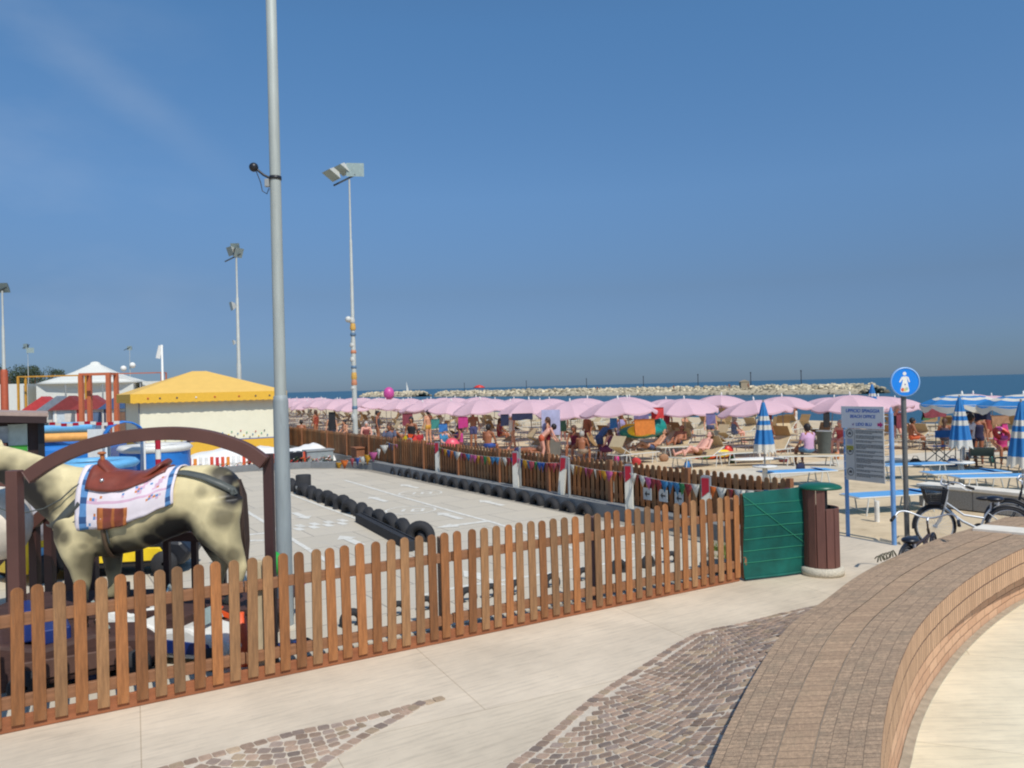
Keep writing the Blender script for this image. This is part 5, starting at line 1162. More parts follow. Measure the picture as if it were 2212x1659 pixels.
Hh = zt-zm
def puttext(s_, size, x, z, mm_, sh=.15, par=hd, y=-.058):
    me = text_mesh(s_, size, .0012, sh); me.materials.append(mm_); o = link('lettering', me, par); o.location = (x, y, z); o.rotation_euler = (rad(90), 0, 0); return o
puttext('UFFICIO SPIAGGIA', .080, bc-.01, zt-Hh*.27, mtx); puttext('BEACH OFFICE', .074, bc-.01, zt-Hh*.52, mtx); puttext('al', .055, bc-.20, zt-Hh*.86, mat('purple lettering', (120, 90, 160), .5)); puttext('LiDO BLU', .072, bc+.01, zt-Hh*.87, mtx, .1)
X = Matrix.Translation((bx1-.06, -.057, zt-Hh*.80)) @ Matrix.Rotation(rad(90), 4, 'X')
part('arrow', MB().prism([(-.05, -.025), (0, -.025), (0, -.05), (.055, 0), (0, .05), (0, .025), (-.05, .025)], 0, .0015, X=X), mmg, hd)
tl = MB(); rr = random.Random(9); x0_ = bx0+.23; z_ = zm-.035
while z_ > zb+.05:
    nl = rr.choice((2, 3, 4))
    for k in range(nl):
        if z_ < zb+.04: break
        x_ = x0_+.005; xe = bx1-.03 if k < nl-1 else x0_+rr.uniform(.15, .35)
        while x_ < xe: w2 = rr.uniform(.02, .06); tl.box((min(x_+w2/2, xe), -.0575, z_), (w2, .002, .011)); x_ += w2+.008
        z_ -= .021
    z_ -= .022; part('rules_text', tl, mink, lp); tl = MB()
part('text_divider', MB().box((x0_-.02, -.0575, (zm+zb)/2), (.004, .002, zm-zb-.06)), mink, lp)
pc = MB()
for fz in (.10, .30+.14, .84): 
    X = Matrix.Translation((bx0+.115, -.057, zm-(zm-zb)*fz)) @ Matrix.Rotation(rad(90), 4, 'X'); pc.tube([X @ Vector((.062*math.cos(k*.4), .062*math.sin(k*.4), 0)) for k in range(16)], .006, 4, closed=True)
    pc.add([X @ Vector(v) for v in ((-.03, -.02, .001), (.03, -.02, .001), (.03, .01, .001), (.0, .03, .001), (-.03, .01, .001))], [(0, 1, 2, 3, 4)])
part('pictogram', pc, mink, lp); part('pictogram', MB().box((bx0+.115, -.0575, zm-(zm-zb)*.38), (.14, .002, .07)), mat('pictogram yellow', (186, 176, 60), .5), lp); part('pictogram', MB().box((bx0+.115, -.0575, zm-(zm-zb)*.26), (.11, .002, .09)), mat('pictogram pale', (172, 178, 196), .5), lp)
mb = MB()
for z_ in [zb+.05+.13*k for k in range(9)]: mb.cyl((bx0-.02, -.03, z_), (bx0+.03, -.045, z_), .008, n=5).cyl((bx1-.02, -.045, z_), (bx1+.08, -.02, z_), .008, n=5)
part('lacing', mb, mwhite, bo)
# ============================================================ BICYCLES
malu = mat('bare aluminium', (200, 203, 205), .45, .5, var=.06); mchr = mat('chrome', (205, 208, 212), .42, .6, var=.03); mbgrip = mat('grip rubber', (28, 28, 30), .6); msadb = mat('saddle black', (26, 26, 32), .35, coat=.4)
def bike(label, loc, rz, fc, hb_h=1.0, sd_h=.86, r=.32, wb=1.12, hw=.30, rise=.05, basket=False, rearb=False, steer=0., lean=0., lock=False):
    o = thing('bicycle', label, 'bicycle', loc, rz, 'bicycles parked behind the brick wall'); o.rotation_euler[0] = lean
    fm = fc; hx = wb/2-.13; bbx = -.12
    def wheel(x, st=0):
        X = Matrix.Translation((x, 0, r)) @ Matrix.Rotation(st, 4, 'Z')
        ty = part('tyre', MB().tube([X @ Vector((r*math.cos(k*math.pi/16), 0, r*math.sin(k*math.pi/16))) for k in range(32)], .022, 8, closed=True), mrub, wh_)
        sp_ = MB().tube([X @ Vector(((r-.028)*math.cos(k*math.pi/16), 0, (r-.028)*math.sin(k*math.pi/16))) for k in range(32)], .010, 6, closed=True); part('rim', sp_, malu, wh_)
        s2 = MB(); s2.cyl(X @ Vector((0, -.04, 0)), X @ Vector((0, .04, 0)), .022, n=10)
        for k in range(28): a = k*2*math.pi/28; s2.cyl(X @ Vector((.018*math.cos(a+.4), (-1)**k*.03, .018*math.sin(a+.4))), X @ Vector(((r-.03)*math.cos(a), 0, (r-.03)*math.sin(a))), .0014, n=4, cap=False)
        part('spokes', s2, malu, wh_)
        m_ = MB(); m_.tube([X @ Vector(((r+.035)*math.cos(a), 0, (r+.035)*math.sin(a))) for a in [rad(d) for d in (range(-5, 150, 12) if x > 0 else range(20, 190, 12))]], .02, 6); part('mudguard', m_, mblk, o)
    for x, st in ((wb/2, steer), (-wb/2, 0)):
        wh_ = link('wheel', MB().cyl((x, -.055, r), (x, .055, r), .012, n=8).mesh('wheel', malu), o); wheel(x, st)
    f = MB(); hd_top = (hx-.05, 0, .80*hb_h/1.0); hd_bot = (hx-.01, 0, r+.30)
    f.cyl(hd_bot, hd_top, .019, n=10); f.tube([hd_bot, (.12, 0, .40), (bbx, 0, .28)], .021, 8); f.tube([(hx-.04, 0, .70*hb_h), (.10, 0, .50), (-.18, 0, .46)], .016, 8)
    f.tube([(bbx, 0, .28), (-.20, 0, .5), (-.27, 0, sd_h-.16)], .017, 8)
    for y_ in (-.055, .055): f.tube([(bbx, y_*.4, .28), (-wb/2, y_, r)], .010, 6); f.tube([(-.24, y_*.3, sd_h-.22), (-wb/2, y_, r)], .008, 6)
    part('frame', f, fm, o)
    fk = MB(); fk.cyl(hd_bot, (hx+.0, 0, r+.26), .018, n=8)
    for y_ in (-.05, .05): fk.tube([(hx, y_*.7, r+.27), (hx+.06, y_, r+.1), (wb/2, y_, r)], .010, 6)
    fk.cyl(hd_top, (hx-.07, 0, hb_h-.04), .013, n=8); part('fork', fk, fm, o)
    hc = Vector((hx-.06, 0, hb_h)); cs_, ss_ = math.cos(steer), math.sin(steer)
    def hbp(x, y, z): return hc+Vector((x*cs_-y*ss_, x*ss_+y*cs_, z))
    pts = [(-.20, hw, -.02), (-.12, hw-.02, .01), (-.05, hw-.06, rise), (.02, hw-.15, rise), (.05, .09, 0), (.05, 0, -.01)]
    pts = [hbp(*p) for p in pts]+[hbp(p[0], -p[1], p[2]) for p in pts[-2::-1]]
    hbo = part('handlebar', MB().tube(spline([Vector(p) for p in pts], 5), .0125, 8).tube([hbp(.05, 0, -.01), hbp(0, 0, -.03), tuple(hc+Vector((0, 0, -.08)))], .016, 8), mchr, o)
    for s_ in (-1, 1):
        part('grip', MB().cyl(hbp(-.13, s_*(hw-.018), .005), hbp(-.25, s_*(hw+.005), -.035), .02, .022, n=10), mbgrip, hbo)
        part('brake_lever', MB().tube([hbp(-.06, s_*(hw-.04), .0), hbp(-.12, s_*(hw+.01), -.045), hbp(-.2, s_*(hw+.02), -.06)], .006, 5), mchr, hbo)
    part('saddle', MB().sph((-.33, 0, sd_h), .13, 12, sc=(1.05, .85, .38)).sph((-.20, 0, sd_h+.005), .10, 10, sc=(1.3, .42, .34)), msadb, o, )
    part('saddle_springs', MB().cyl((-.36, -.06, sd_h-.09), (-.37, -.06, sd_h-.03), .02).cyl((-.36, .06, sd_h-.09), (-.37, .06, sd_h-.03), .02).cyl((-.27, 0, sd_h-.2), (-.285, 0, sd_h-.03), .012), mchr, o)
    part('crank', MB().lathe([(.0, -.004), (.09, -.004), (.09, .004), (0, .004)], n=20, X=Matrix.Translation((bbx, -.05, .28)) @ Matrix.Rotation(rad(90), 4, 'X')).box((bbx+.06, -.07, .22), (.17, .015, .025), ry=rad(40)).box((bbx+.12, -.11, .16), (.09, .09, .02)).box((bbx-.06, .07, .34), (.17, .015, .025), ry=rad(40)).box((bbx-.12, .11, .40), (.09, .09, .02)), mblk, o)
    if basket or rearb:
        def bsk(cx, cz, mm_, wdt=.30, ln=.26, h_=.24):
            mb = MB(); n_ = 4
            def wallq(t0, t1):
                for k in range(12):
                    pass
            top = [(cx-ln/2-.03, -wdt/2-.03), (cx+ln/2+.04, -wdt/2-.03), (cx+ln/2+.04, wdt/2+.03), (cx-ln/2-.03, wdt/2+.03)]; bot = [(cx-ln/2+.02, -wdt/2+.02), (cx+ln/2-.02, -wdt/2+.02), (cx+ln/2-.02, wdt/2-.02), (cx-ln/2+.02, wdt/2-.02)]
            for i in range(4):
                j = (i+1) % 4; a0 = Vector((*bot[i], cz)); a1 = Vector((*bot[j], cz)); b0 = Vector((*top[i], cz+h_)); b1 = Vector((*top[j], cz+h_))
                for k in range(13): t_ = k/13; mb.cyl(a0.lerp(a1, t_), b0.lerp(b1, t_), .0052, n=4, cap=False)
                for k in range(9): t_ = k/8; mb.cyl(a0.lerp(b0, t_), a1.lerp(b1, t_), .0052 if k < 8 else .007, n=4, cap=False)
            mb.box((cx, 0, cz), (ln-.03, wdt-.03, .006)); return mb
        if basket: part('basket', bsk(wb/2+.0, hb_h-.30, mblk), mblk, o)
        if rearb: part('rear_basket', bsk(-wb/2-.05, r+.42, mdk, h_=.2), mat('wicker dark', (70, 56, 46), .8), o)
    part('reflector', MB().box((-wb/2-.34, 0, r+.12), (.02, .06, .04)), mred, o)
    return o
# silver shopper with front basket: front wheel left, saddle right
fw_ = G(2018, 1183); A1 = Vector((*at(2020, 1134, 12.4).xy, 0)); A2 = Vector((*at(2178, 1134, 12.1).xy, 0)); dv = A1-A2; cA = (A1+A2)/2
bA = bike('silver shopper bicycle with black front basket beside the low granite wall', cA, math.atan2(dv.y, dv.x), malu, hb_h=.98, sd_h=.76, r=.31, wb=dv.length, basket=True, steer=.25)
hB = Vector((*at(2016, 1118, 10.75).xy, 0)); sB = Vector((*at(1952, 1180, 10.0).xy, 0)); dv = (hB-sB).normalized(); cB = (hB+sB)/2
bB = bike('dark bicycle with wide chrome handlebar and low black saddle just behind the brick wall', cB+dv*.02, math.atan2(dv.y, dv.x), mat('dark brown frame', (60, 44, 40), .4, coat=.4), hb_h=.78, sd_h=.57, r=.25, wb=.98, hw=.40, rise=.06, steer=.18)
cC = Vector((*at(2262, 1140, 12.6).xy, 0)); bC = bike('black bicycle cut by the right picture edge with red reflector', cC, rad(160), mblk, hb_h=.98, sd_h=.78, r=.31, wb=1.05, steer=-.2)
lk = thing('cable_lock', 'coiled grey cable lock lying on the edge of the brick wall', 'lock', G(1893, 1220, HW+.01)); mb = MB(); p_, q_ = Vector((0, 0, .03)), G(1935, 1199, HW+.02)-G(1893, 1220, HW+.01)
mb.tube([p_.lerp(q_, k/120)+Vector((.012*math.sin(k*.5), .035*math.cos(k*.42), .03+.035*math.sin(k*.42))) for k in range(121)], .007, 5); part('coil', mb, mat('lock cable', (96, 92, 70), .5), lk)
# ============================================================ BEACH FURNITURE
mfr = mat('white tube', (214, 214, 206), .4, .1, var=.05); mfrd = mat('grey tube', (126, 124, 116), .45, .3, var=.08)
mbei = mat('beige fabric', (206, 186, 148), .85, var=.08, scale=4, trans=.15); mtan = mat('tan canopy', (184, 150, 104), .85, var=.08, trans=.25); mlb = mat('light blue fabric', (104, 172, 224), .8, var=.07, scale=3, trans=.15); mgb = mat('grey blue fabric', (110, 130, 132), .8, var=.08, trans=.15)
def mesh_set(fab, can, fr, back=0., canopy=True, lod=0):
    """meshes of one lounger; long axis along x, head at +x"""
    L, W_, z0 = 1.9, .62, .36; d = {}
    mb = MB(); hx = .38
    for y_ in (-W_/2, W_/2): mb.tube([(-L/2, y_, z0), (hx, y_, z0), (L/2, y_, z0)], .018, 6)
    mb.cyl((-L/2, -W_/2, z0), (-L/2, W_/2, z0), .018, n=6); mb.cyl((L/2, -W_/2, z0), (L/2, W_/2, z0), .018, n=6)
    d['frame'] = (mb, fr)
    d['seat'] = (MB().box(((hx-L/2)/2, 0, z0+.012), (hx+L/2-.04, W_-.03, .016)), fab)
    ca, sa = math.cos(back), math.sin(back); bl = L/2-hx
    mb = MB(); q = Vector((hx, 0, z0+.014)); c = q+Vector((ca*bl/2, 0, sa*bl/2)); mb.box(c, (bl, W_-.04, .016), ry=-back); d['backrest'] = (mb, fab)
    if back > .1:
        for y_ in (-W_/2+.02, W_/2-.02): d['frame'][0].cyl((hx, y_, z0), (hx+ca*bl, y_, z0+sa*bl), .014, n=6); d['frame'][0].cyl((hx+ca*bl*.6, y_, z0+sa*bl*.6), (hx+bl*.75, y_, z0-.0), .009, n=5)
    for nm, x in (('foot_leg', -L/2+.28), ('head_leg', L/2-.35)):
        mb = MB(); mb.tube([(x-.06, -W_/2+.0, z0), (x-.14, -W_/2-.02, 0), (x-.14, -W_/2-.02, -.02)], .016, 6); mb.tube([(x-.06, W_/2, z0), (x-.14, W_/2+.02, -.02)], .016, 6)
        mb.tube([(x+.06, -W_/2, z0), (x+.13, -W_/2-.02, -.02)], .016, 6); mb.tube([(x+.06, W_/2, z0), (x+.13, W_/2+.02, -.02)], .016, 6); mb.cyl((x-.1, -W_/2, .1), (x-.1, W_/2, .1), .01, n=5); d[nm] = (mb, fr)
    if canopy:
        mb = MB(); e = Vector((hx+ca*bl, 0, z0+sa*bl)); cb = back+rad(canopy if canopy is not True else 115); v = Vector((-math.cos(cb-math.pi)*1, 0, 0))
        tip = e+Vector((math.cos(cb), 0, math.sin(cb)))*.42
        mb.box((e+tip)/2, (.42, W_-.02, .014), ry=-cb); d['sunshade'] = (mb, can)
    return {k: (m_.mesh(k, mm_)) for k, (m_, mm_) in d.items()}
LS = {'flat': mesh_set(mbei, mtan, mfr, 0, 150), 'up': mesh_set(mbei, mtan, mfr, rad(48), 70), 'high': mesh_set(mtan, mtan, mfrd, rad(68), False), 'half': mesh_set(mbei, mbei, mfr, rad(28), 95), 'plain': mesh_set(mbei, mbei, mfr, 0, False),
      'blue': mesh_set(mlb, mlb, mfr, 0, 172), 'blueplain': mesh_set(mlb, mlb, mfr, 0, False), 'grey': mesh_set(mgb, mgb, mfrd, rad(30), False)}
LODM = {}
def lod_mesh(kind):
    if kind not in LODM:
        bm = bmesh.new(); mats_ = []
        for k, me in LS[kind].items():
            n0 = len(bm.faces); bm.from_mesh(me); bm.faces.ensure_lookup_table()
            m_ = me.materials[0]
            if m_ not in mats_: mats_.append(m_)
            for f in bm.faces[n0:]: f.material_index = mats_.index(m_)
        me = bpy.data.meshes.new('sun_lounger'); bm.to_mesh(me); bm.free(); [me.materials.append(m_) for m_ in mats_]; LODM[kind] = me
    return LODM[kind]
def lounger(kind, p, rz, label, group=None, lod=False):
    if lod: o = tag(link('sun_lounger', lod_mesh(kind), None, p, rz), label, 'sun lounger', group); return o
    o = thing('sun_lounger', label, 'sun lounger', p, rz, group)
    for k, me in LS[kind].items(): link('leg' if 'leg' in k else k, me, o)
    return o
# parasols
mpk = mat('pink canvas', (226, 190, 200), .8, var=.04, scale=1.5, trans=.25); mpw = mat('parasol pole white', (222, 220, 212), .45); mpg = mat('parasol pole grey', (150, 150, 148), .4, .4)
mbw = [mat('parasol blue', (52, 132, 198), .7, var=.06, trans=.25), mat('parasol white', (226, 222, 210), .7, var=.05, trans=.25)]
def canopy_mb(R_, zt, ze, stripes=None, scallop=0., n=8, vm=0):
    mb = MB(); rad_ = [0.02, .2, .4, .55, .7, .82, .92, 1.0]; sub = 4; N_ = n*sub; rows = []
    for t_ in rad_:
        row = []
        for k in range(N_):
            a = 2*math.pi*k/N_; f = (k % sub)/sub; cho = math.cos(math.pi/n)/math.cos((f-.5)*2*math.pi/n) if f else 1.0
            r_ = R_*t_*(cho*.65+.35); sag = .05*t_*math.sin(math.pi*f)
            z = zt-(zt-ze)*(t_**2.1)-sag*(1.5)*t_; row.append((r_*math.cos(a), r_*math.sin(a), z))
        rows.append(row)
    vs = [p for r_ in rows for p in r_]; 
    for i in range(len(rad_)-1):
        mi = stripes[i] if stripes else 0
        mb.add([vs[i*N_+k] for k in range(N_)]+[vs[(i+1)*N_+k] for k in range(N_)], [(k, (k+1) % N_, N_+(k+1) % N_, N_+k) for k in range(N_)], mi, False)
    if scallop:
        o = rows[-1]
        for k in range(N_):
            a, b = Vector(o[k]), Vector(o[(k+1) % N_]); fa = math.sin(math.pi*(k % sub)/sub); fb_ = math.sin(math.pi*((k % sub)+1)/sub)
            mb.add([a, b, b-Vector((0, 0, scallop*(.55+.45*fb_))), a-Vector((0, 0, scallop*(.55+.45*fa)))], [(0, 1, 2, 3)], vm, False)
    return mb
PKM = {'canopy': canopy_mb(1.36, 2.10, 1.66, None, .07).mesh('canopy', mpk), 'finial': MB().lathe([(.03, 2.1), (.035, 2.16), (.012, 2.24), (0, 2.24)], n=8).mesh('finial', mpw),
       'pole': MB().cyl((0, 0, .5), (0, 0, 2.12), .019, n=8).mesh('pole', mpg), 'sleeve': MB().cyl((0, 0, -.05), (0, 0, .52), .042, n=10).mesh('sleeve', mpw)}
rb = MB()
for k in range(8): a = 2*math.pi*k/8; rb.tube([(0.03*math.cos(a), .03*math.sin(a), 2.08), (.6*math.cos(a), .6*math.sin(a), 1.975), (1.32*math.cos(a), 1.32*math.sin(a), 1.65)], .006, 4)
PKM['ribs'] = rb.mesh('ribs', mpw)
bm = bmesh.new(); ml_ = []
for k in ('canopy', 'finial', 'pole', 'sleeve'):
    n0 = len(bm.faces); bm.from_mesh(PKM[k]); bm.faces.ensure_lookup_table(); m_ = PKM[k].materials[0]
    if m_ not in ml_: ml_.append(m_)
    for f in bm.faces[n0:]: f.material_index = ml_.index(m_)
PKL = bpy.data.meshes.new('parasol'); bm.to_mesh(PKL); bm.free(); [PKL.materials.append(m_) for m_ in ml_]
def parasol(p, label, lod=False, rz=0, tilt=(0, 0), sc=1., group='open pink parasols in rows on the beach'):
    if lod: o = tag(link('parasol', PKL, None, p, rz), label, 'parasol', group)
    else:
        o = thing('parasol', label, 'parasol', p, rz, group)
        for k, me in PKM.items(): link(k, me, o)
    o.rotation_euler = (tilt[0], tilt[1], rz); o.scale = (sc, sc, sc); return o
rnd = random.Random(12)
rowname = ['row nearest the picket fence', 'second row from the picket fence', 'third row from the picket fence', 'fourth row from the picket fence', 'fifth row from the picket fence', 'sixth row from the picket fence', 'row closest to the water']
nU = 0; nLg = 0; PAR = []
for j in range(7):
    b = 18.1+4.15*j
    for i in range((42, 42, 30, 2, 2, 1, 1)[j]):
        a = 17.9+i*3.35+(1.2 if j % 2 else 0)+rnd.uniform(-.35, .35)
        bb = b+rnd.uniform(-.3, .3)
        if j == 0 and i == 0: continue
        p = site(bb, a, sandz(bb, a)); u = 1106+FPX*p.x/p.y
        if u < 540: continue
        far = p.y > 46
        if far: lab = 'open pink parasol somewhere in the distant packed part of the beach'
        else: lab = 'open pink parasol, %s from the near end, %s' % (ORD[i+1], rowname[j])
        parasol(p, lab, lod=far, rz=rnd.uniform(0, 1.5), tilt=(rnd.uniform(-.10, .10), rnd.uniform(-.10, .10)), sc=rnd.uniform(.95, 1.06)); nU += 1; PAR.append((bb, a, i, j, p))
for (bb, a, i, j, p) in PAR:
    far = p.y > 38
    for s_ in (-1, 1):
        if nLg > 225 or rnd.random() < (.0 if not far else .05): continue
        kind = rnd.choice(['flat', 'up', 'half', 'plain', 'high', 'flat', 'half']); q = site(bb+rnd.uniform(-.5, .4), a+s_*rnd.uniform(.85, 1.1), -.03)
        q.z = sandz(*ab(q)[::-1]) if False else sandz(bb, a)
        rz = TH+rnd.uniform(-.12, .12)+(math.pi if rnd.random() < .25 else 0)
        if far: lab = 'beige sun lounger among the distant pink parasols'; grp = 'far beige sun loungers under the pink parasols'
        else:
            desc = {'flat': 'flat beige lounger', 'up': 'beige lounger with raised back', 'half': 'beige lounger, half raised', 'plain': 'plain flat lounger', 'high': 'tan steep backed lounger'}[kind]
            lab = '%s, %s parasol %s of the %s' % (desc, 'before' if s_ < 0 else 'beyond', 'number '+str(i+1) if False else 'place '+ORD[i+1], rowname[j].replace(' from the picket fence', '').replace('nearest the picket fence', 'by the fence')); grp = 'beige sun loungers under the near pink parasols'
        lounger(kind, q, rz, lab, grp, lod=far); nLg += 1
# beach life beyond about 300 loungers reads as one mass
# unshaded loungers between the parasols and the water
rr = random.Random(77); nb_l = 0
for j in range(5):
    for i in range(16):
        bb = 30.5+j*3.0+rr.uniform(-.4, .4); a = 14.5+i*3.2+rr.uniform(-.6, .6)
        if rr.random() < .42: continue
        if 14.0 < a < 16.8: continue
        p = site(bb, a, sandz(bb, a)); lounger(rr.choice(['up', 'half', 'high', 'flat']), p, TH+rr.uniform(-.2, .2)+(math.pi if rr.random() < .3 else 0), 'beige sun lounger on the open sand towards the water', 'beige sun loungers near the water', lod=True); nb_l += 1
# loungers in the open near the path
def LG(kind, u, v, rz, lab, grp='beige sun loungers standing in the open sun'): return lounger(kind, G(u, v, -.02), rz, lab, grp)
LG('plain', 1395, 972, TH-.35, 'flat grey white lounger left of the two standing white tubes in open sun'); LG('plain', 1470, 985, TH-.3, 'flat grey white lounger between two white tubes in open sun')
LG('high', 1305, 985, TH+2.2, 'tan lounger with upright back standing just beyond the fence tops'); LG('plain', 1610, 1000, TH-.3, 'flat white framed lounger just under the nearest closed striped parasol')
LG('high', 1565, 935, TH+1.2, 'tan lounger with big upright back left of the nearest closed striped parasol'); LG('up', 1705, 955, TH+1.0, 'tan lounger propped steeply right of the nearest closed striped parasol')
LG('half', 1600, 948, TH+.1, 'beige lounger with half raised back behind the nearest closed striped parasol'); LG('high', 1725, 972, TH+2.4, 'tan lounger whose back turns to the viewer beside the seated person')
LG('plain', 1830, 965, TH, 'flat beige lounger directly behind the information board'); LG('plain', 1985, 955, TH-.1, 'flat beige lounger behind the blue director chair'); LG('plain', 2120, 955, TH-.15, 'flat beige lounger behind the grey blue lounger')
LG('high', 2010, 925, TH+.4, 'tan upright backed lounger right of the round blue sign pole'); LG('up', 2150, 935, TH+2.9, 'tan lounger with sunshade at the far right behind the beach toys'); LG('up', 2175, 965, TH, 'beige lounger at the right edge by the striped parasol')
gbl = 'light blue sun loungers in the open sun'
lounger('blue', G(1722, 1048, -.02), TH-.42, 'light blue lounger lying right behind the far picket fence and green gate', gbl); lounger('blue', G(1925, 1105, -.02), TH-.35, 'light blue lounger seen between the blue posts and the granite wall', gbl)
lounger('blueplain', G(1975, 1032, -.02), TH-.45, 'light blue lounger between sign pole and director chair', gbl); lounger('blue', G(2085, 1052, -.02), TH-.55, 'light blue lounger in front of the round white table', gbl); lounger('blueplain', G(2150, 1062, -.02), TH-.6, 'light blue lounger second right of the round white table', gbl)
lounger('grey', G(2118, 1010, -.02), TH-2.6, 'grey blue lounger with raised back and green towel', gbl); lounger('grey', G(2235, 1015, -.02), TH-.4, 'grey blue lounger cut by the right picture edge', gbl)
# closed striped parasols
def closed(p, label, tbl=None, zt=2.15, zb_=.9, R_=.2):
    o = thing('closed_parasol', label, 'parasol', p, rnd.uniform(0, 1), 'closed blue and white striped parasols')
    hs = [(0, 1), (.05, .97), (.07, .85), (.13, .70), (.15, .68), (.18, .62), (.20, .56), (.22, .50), (.235, .44), (.25, .40), (.29, .24), (.33, .10), (.36, 0)]
    ts = [0, .04, .15, .28, .281, .37, .371, .46, .461, .56, .561, .70, .85, .851, .94, 1.0]; mi = [0, 0, 0, 0, 1, 1, 0, 0, 1, 1, 0, 0, 0, 1, 1]
    mb = MB(); K = 48; rows = []
    for t_ in ts:
        z = zt-(zt-zb_)*t_; r_ = .035+R_*(t_**.8); rows.append([(r_*(1+.20*min(1, t_*3)*math.cos(8*2*math.pi*k/K))*math.cos(2*math.pi*k/K), r_*(1+.20*min(1, t_*3)*math.cos(8*2*math.pi*k/K))*math.sin(2*math.pi*k/K), z-(.05*math.cos(8*2*math.pi*k/K) if t_ > .9 else 0)) for k in range(K)])
    for i in range(len(ts)-1): mb.add(rows[i]+rows[i+1], [(k, (k+1) % K, K+(k+1) % K, K+k) for k in range(K)], mi[i], True)
    part('canopy', mb, mbw, o); part('pole', MB().cyl((0, 0, .4), (0, 0, zt+.06), .02, n=8), mpg, o); part('sleeve', MB().cyl((0, 0, -.05), (0, 0, .45), .045, n=12), mpw, o)
    if tbl: t_ = thing('round_table', tbl, 'table', p, 0, 'round white parasol tables'); part('top', MB().lathe([(.045, .50), (.30, .50), (.31, .52), (.30, .535), (.045, .535)], n=24), mpw, t_); part('column', MB().lathe([(.047, .0), (.075, .0), (.062, .50), (.047, .5)], n=14), mpw, t_)
    return o
closed(Vector((*at(1652, 1000, 19.8).xy, 0)), 'closed blue and white parasol nearest the picket fence', 'round white table on the pole of the nearest closed parasol')
closed(Vector((*at(2076, 1000, 19.6).xy, 0)), 'closed blue and white parasol beside the blue director chair', 'round white table between the two light blue loungers')
closed(Vector((*at(2209, 1000, 15.3).xy, 0)), 'closed blue and white parasol cut by the right picture edge'); closed(Vector((*at(1888, 1000, 30).xy, 0)), 'closed teal looking parasol peeking over the information board', None, 2.45, 1.2)
def openbw(p, label, tilt=(0, 0)):
    o = thing('parasol', label, 'parasol', p, rnd.uniform(0, 1), 'open blue and white parasols'); o.rotation_euler = (tilt[0], tilt[1], .3)
    part('canopy', canopy_mb(1.15, 2.14, 1.85, [1, 1, 0, 1, 0, 0, 0], .19, vm=1), mbw, o)
    part('scallop_trim', MB().tube([(1.15*math.cos(k*math.pi/4), 1.15*math.sin(k*math.pi/4), 1.84) for k in range(8)], .008, 4, closed=True), mpw, o)
    for k in ('finial', 'pole', 'sleeve'): link(k, PKM[k], o)
openbw(Vector((*at(2082, 1000, 23.5).xy, 0)), 'open blue and white striped parasol with scalloped edge behind the closed ones'); openbw(Vector((*at(2215, 1000, 21.5).xy, 0)), 'open blue and white parasol cut by the right picture edge')
for k, (u, v) in enumerate(((1353, 969), (1445, 975), (1549, 987), (1563, 958), (1761, 972), (1895, 1128), (1832, 962), (1990, 950))):
    single('parasol_socket', MB().cyl((0, 0, -.03), (0, 0, .48 if k < 5 else .4), .045, n=12), mpw, ['white parasol tube left of the flat grey loungers', 'white parasol tube between the flat grey loungers', 'white parasol tube beside the orange inflatable', 'white parasol tube farthest back behind the orange inflatable', 'white parasol tube beside the grey beach bin', 'white parasol tube under the blue lounger by the information board', 'white parasol tube behind the information board', 'white parasol tube left of the director chair'][k], 'tube', G(u, v, -.02), 0, 'white parasol sockets without parasol')
# director chair
dc = thing('director_chair', 'blue folding director chair seen from behind on the sand', 'chair', G(2032, 1000, -.02), TH-.5)
mbc = mat('blue canvas', (36, 100, 170), .8, var=.08); w2, d2 = .31, .28; mb = MB()
for y_ in (-d2, d2): mb.cyl((-w2, y_, .03), (w2, y_, .52), .014, n=6); mb.cyl((w2, y_, .03), (-w2, y_, .52), .014, n=6)
mb.cyl((-w2, -d2, .03), (-w2, d2, .03), .015, n=6); mb.cyl((w2, -d2, .03), (w2, d2, .03), .015, n=6); part('crossed_legs', mb, mfrd, dc)
for x_ in (-w2, w2): part('side_frame', MB().cyl((x_, -d2, .03), (x_, -d2, 1.02), .016, n=6).cyl((x_, d2, .03), (x_, d2, .68), .016, n=6).cyl((x_, -d2-.02, .68), (x_, d2+.04, .68), .018, n=6), mfrd, dc)
part('seat', MB().box((0, 0, .53), (w2*2, d2*1.7, .012)), mbc, dc); part('backrest', MB().box((0, -d2-.012, .93), (w2*2+.06, .014, .22)), mbc, dc)
# beach bin, notice board, toys, towels
gbn = thing('beach_bin', 'tall dark grey beach bin beside the seated person', 'bin', G(1781, 984, -.02)); part('drum', MB().lathe([(.20, 0), (.26, .85), (.27, .87), (.0, .87)], n=18), mat('dark grey plastic', (86, 92, 88), .6, var=.15), gbn); part('rim', MB().tube([(.265*math.cos(k*.4), .265*math.sin(k*.4), .87) for k in range(16)], .02, 6, closed=True), mgry, gbn)
nb2 = thing('notice_board', 'lilac notice board standing under the nearest pink parasols', 'board', G(1192, 990, -.02), .1); part('panel', MB().box((0, 0, 1.35), (.7, .04, .95)), mat('lilac panel', (176, 176, 206), .6, var=.15, scale=5), nb2); part('post', MB().box((-.32, .03, .9), (.05, .05, 1.8)), mfr, nb2); part('post', MB().box((.32, .03, .9), (.05, .05, 1.8)), mfr, nb2); part('lower_panel', MB().box((0, 0, .4), (.7, .04, .6)), mfrd, nb2)
def ring(p, R_, r_, mats, label, rz=0, rx=0):
    o = thing('swim_ring', label, 'swim ring', p, rz); o.rotation_euler[0] = rx
    for k in range(6): part('ring_segment', MB().tube([(R_*math.cos((k+q/6)*math.pi/3), R_*math.sin((k+q/6)*math.pi/3), r_) for q in range(7)], r_, 8), mats[k % len(mats)], o)
    return o
mrd = mat('red plastic', (214, 60, 44), .4); 
